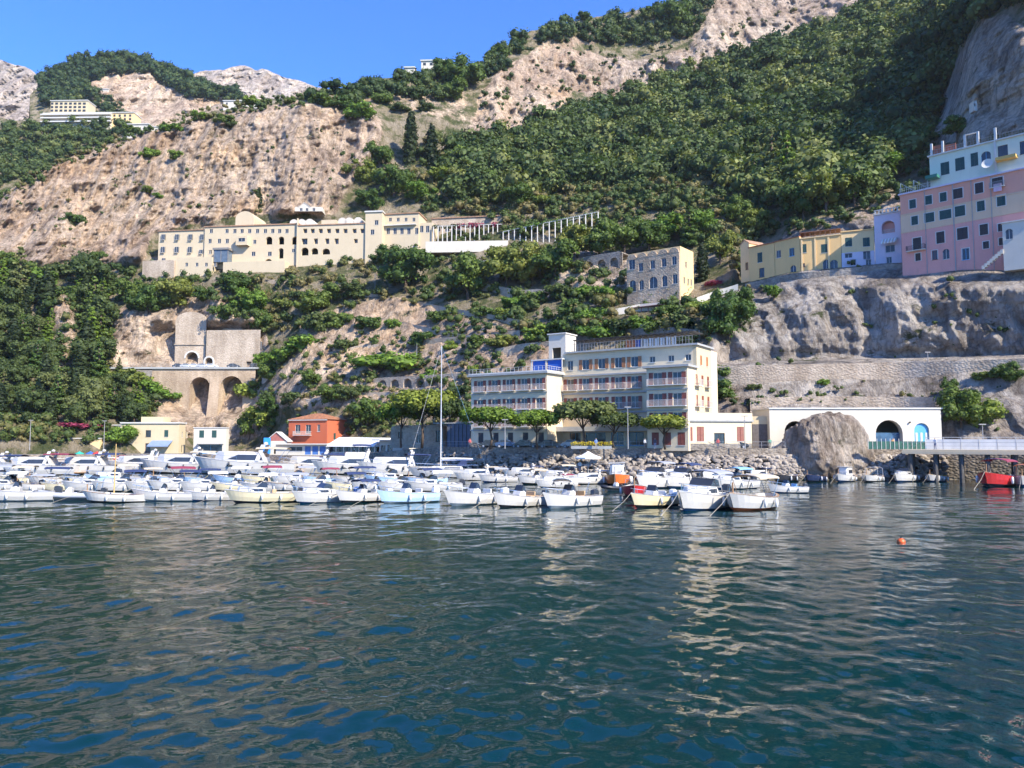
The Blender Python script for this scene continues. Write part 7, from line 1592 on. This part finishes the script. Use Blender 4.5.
# ---- people
def people():
    import bmesh
    spots = [((XY(588, 112)[0]-1.2, 111.5, 1.35), 20, (.7, .7, .68), (.1, .1, .13), 'person in a white shirt standing under the white parasol'), ((*XY(596, 121.5), QZ), 190, (.1, .2, .45), (.3, .26, .2), 'person in a blue shirt walking on the quay by the tall pine'),
             ((*XY(718, 122.5-2.4), QZ), 170, (.45, .08, .07), (.08, .09, .12), 'person in a red shirt near the door of the low wing'), ((*XY(133, 184), JZ), 200, (.6, .55, .4), (.1, .12, .2), 'person in a beige shirt on the jetty below the cream house'),
             ((*XY(645, 121.8), QZ), 200, (.65, .62, .58), (.05, .05, .06), 'person in a white shirt and black trousers under the right umbrella pine'), ((*XY(655, 121.4), QZ), 160, (.05, .05, .07), (.2, .22, .3), 'person in a black shirt beside the one in white under the pine'), ((*XY(770, 121.3), QZ), 180, (.1, .3, .2), (.3, .27, .2), 'person in a green shirt at the left end of the white boathouse'), ((*XY(893, 121.4), QZ), 170, (.6, .3, .1), (.08, .09, .14), 'person in an orange shirt in front of the large boathouse arch'), ((*XY(935, 112.5), QZ), 120, (.6, .6, .6), (.08, .1, .2), 'person in a white shirt and blue trousers on the pier'), ((*XY(110, 184), JZ), 190, (.15, .25, .5), (.3, .3, .3), 'person in a blue shirt right of the red parasol'), ((*XY(470, 138.5), QZ), 190, (.5, .1, .1), (.1, .1, .12), 'person in a red shirt at the left corner of the hotel')]
    for loc, rz, sh, tr, lab in spots:
        bm = bmesh.new(); lay = bm.verts.layers.skin.verify()
        J = [('p', (0, 0, .92), .13), ('b', (0, 0, 1.08), .12), ('c', (0, 0, 1.30), .14), ('n', (0, 0, 1.47), .055), ('h', (0, .015, 1.60), .088), ('t', (0, .0, 1.70), .06), ('ls', (-.19, 0, 1.39), .055), ('le', (-.25, .02, 1.12), .04), ('lw', (-.24, .10, .88), .028), ('lh', (-.23, .13, .80), .032), ('rs', (.19, 0, 1.39), .055), ('re', (.26, .03, 1.13), .04), ('rw', (.22, .16, .93), .028), ('rh', (.21, .2, .87), .032), ('lp', (-.09, 0, .86), .085), ('lk', (-.10, .03, .50), .058), ('la', (-.11, -.02, .08), .04), ('lt', (-.12, .14, .035), .032), ('rp', (.09, 0, .86), .085), ('rk', (.11, .06, .50), .058), ('ra', (.12, .05, .08), .04), ('rt', (.13, .21, .035), .032)]
        vm = {}
        for n_, c_, r_ in J:
            v = bm.verts.new(c_); v[lay].radius = (r_, r_); vm[n_] = v
        vm['p'][lay].use_root = True
        for a, b in [('p', 'b'), ('b', 'c'), ('c', 'n'), ('n', 'h'), ('h', 't'), ('c', 'ls'), ('ls', 'le'), ('le', 'lw'), ('lw', 'lh'), ('c', 'rs'), ('rs', 're'), ('re', 'rw'), ('rw', 'rh'), ('p', 'lp'), ('lp', 'lk'), ('lk', 'la'), ('la', 'lt'), ('p', 'rp'), ('rp', 'rk'), ('rk', 'ra'), ('ra', 'rt')]: bm.edges.new((vm[a], vm[b]))
        me = bpy.data.meshes.new('person'); bm.to_mesh(me); bm.free()
        m, nt, b = _nodes('clothing'); v_ = coords(nt); s_ = nt.nodes.new('ShaderNodeSeparateXYZ'); nt.links.new(v_, s_.inputs[0]); rr = ramp(nt, [(0, (.05, .04, .04)), (.045, tr), (.53, sh), (.835, (.45, .28, .2)), (.935, (.06, .04, .03))]); rr.color_ramp.interpolation = 'CONSTANT'
        mr = N(nt, 'ShaderNodeMapRange'); mr.inputs[2].default_value = 1.76; nt.links.new(s_.outputs[2], mr.inputs[0]); nt.links.new(mr.outputs[0], rr.inputs[0]); nt.links.new(rr.outputs[0], b.inputs['Base Color']); me.materials.append(m)
        o = bpy.data.objects.new('person', me); C.objects.link(o); o.modifiers.new('skin', 'SKIN'); sb = o.modifiers.new('sub', 'SUBSURF'); sb.levels = 1; sb.render_levels = 2; o.location = loc; o.rotation_euler = (0, 0, R(rz)); tag(o, lab, 'person')
people()
# ================================================================ light, sky, camera
SUN = Vector((.71, -.704, 0)).normalized()*math.cos(R(38))+Vector((0, 0, math.sin(R(38))))
l = bpy.data.lights.new('sun', 'SUN'); l.energy = 3.4; l.angle = R(.5); l.color = (1, .93, .80)
lo = bpy.data.objects.new('sun', l); C.objects.link(lo); lo.rotation_euler = (-SUN).to_track_quat('-Z', 'Y').to_euler()
w = bpy.data.worlds.new('World'); bpy.context.scene.world = w; w.use_nodes = True
nt = w.node_tree; bg = nt.nodes['Background']; sky = nt.nodes.new('ShaderNodeTexSky'); sky.sky_type = 'NISHITA'; sky.sun_disc = False
sky.sun_elevation = R(38); sky.sun_rotation = math.atan2(SUN.x, SUN.y); sky.air_density = 1.0; sky.dust_density = .2; sky.ozone_density = 3.0; sky.altitude = 0
hs = nt.nodes.new('ShaderNodeMix'); hs.data_type = 'RGBA'; hs.blend_type = 'MULTIPLY'; hs.inputs[0].default_value = 1; hs.inputs[7].default_value = (.20, .42, .82, 1)
nt.links.new(sky.outputs[0], hs.inputs[6]); nt.links.new(hs.outputs[2], bg.inputs[0]); bg.inputs[1].default_value = .15
cam = bpy.data.cameras.new('camera'); co = bpy.data.objects.new('camera', cam); C.objects.link(co)
cam.sensor_width = 36; cam.lens = 36*FPX/1024; cam.clip_end = 6000; cam.clip_start = .1
hz, hnt, hb = _nodes('haze'); hnt.nodes.remove(hb); hv = hnt.nodes.new('ShaderNodeVolumePrincipled'); hv.inputs['Color'].default_value = (.92, .95, 1, 1); hv.inputs['Density'].default_value = .00006; hv.inputs['Anisotropy'].default_value = .2
hnt.links.new(hv.outputs[0], [n for n in hnt.nodes if n.type == 'OUTPUT_MATERIAL'][0].inputs['Volume'])
tag(MB().box(-1700, -1500, -9, 1700, 1800, 700).build('haze', hz), kind='stuff')
co.location = (0, 0, CAMZ); co.rotation_euler = (math.pi/2+PITCH, 0, 0)
sc = bpy.context.scene; sc.camera = co
sc.view_settings.view_transform = 'Standard'; sc.view_settings.look = 'None'; sc.view_settings.gamma = 1; sc.view_settings.exposure = 1.55
sc.render.engine = 'CYCLES'; sc.cycles.max_bounces = 5; sc.cycles.diffuse_bounces = 3; sc.cycles.glossy_bounces = 2; sc.cycles.transmission_bounces = 3; sc.cycles.transparent_max_bounces = 8
sc.cycles.use_adaptive_sampling = True; sc.cycles.adaptive_threshold = .02; sc.cycles.use_denoising = True
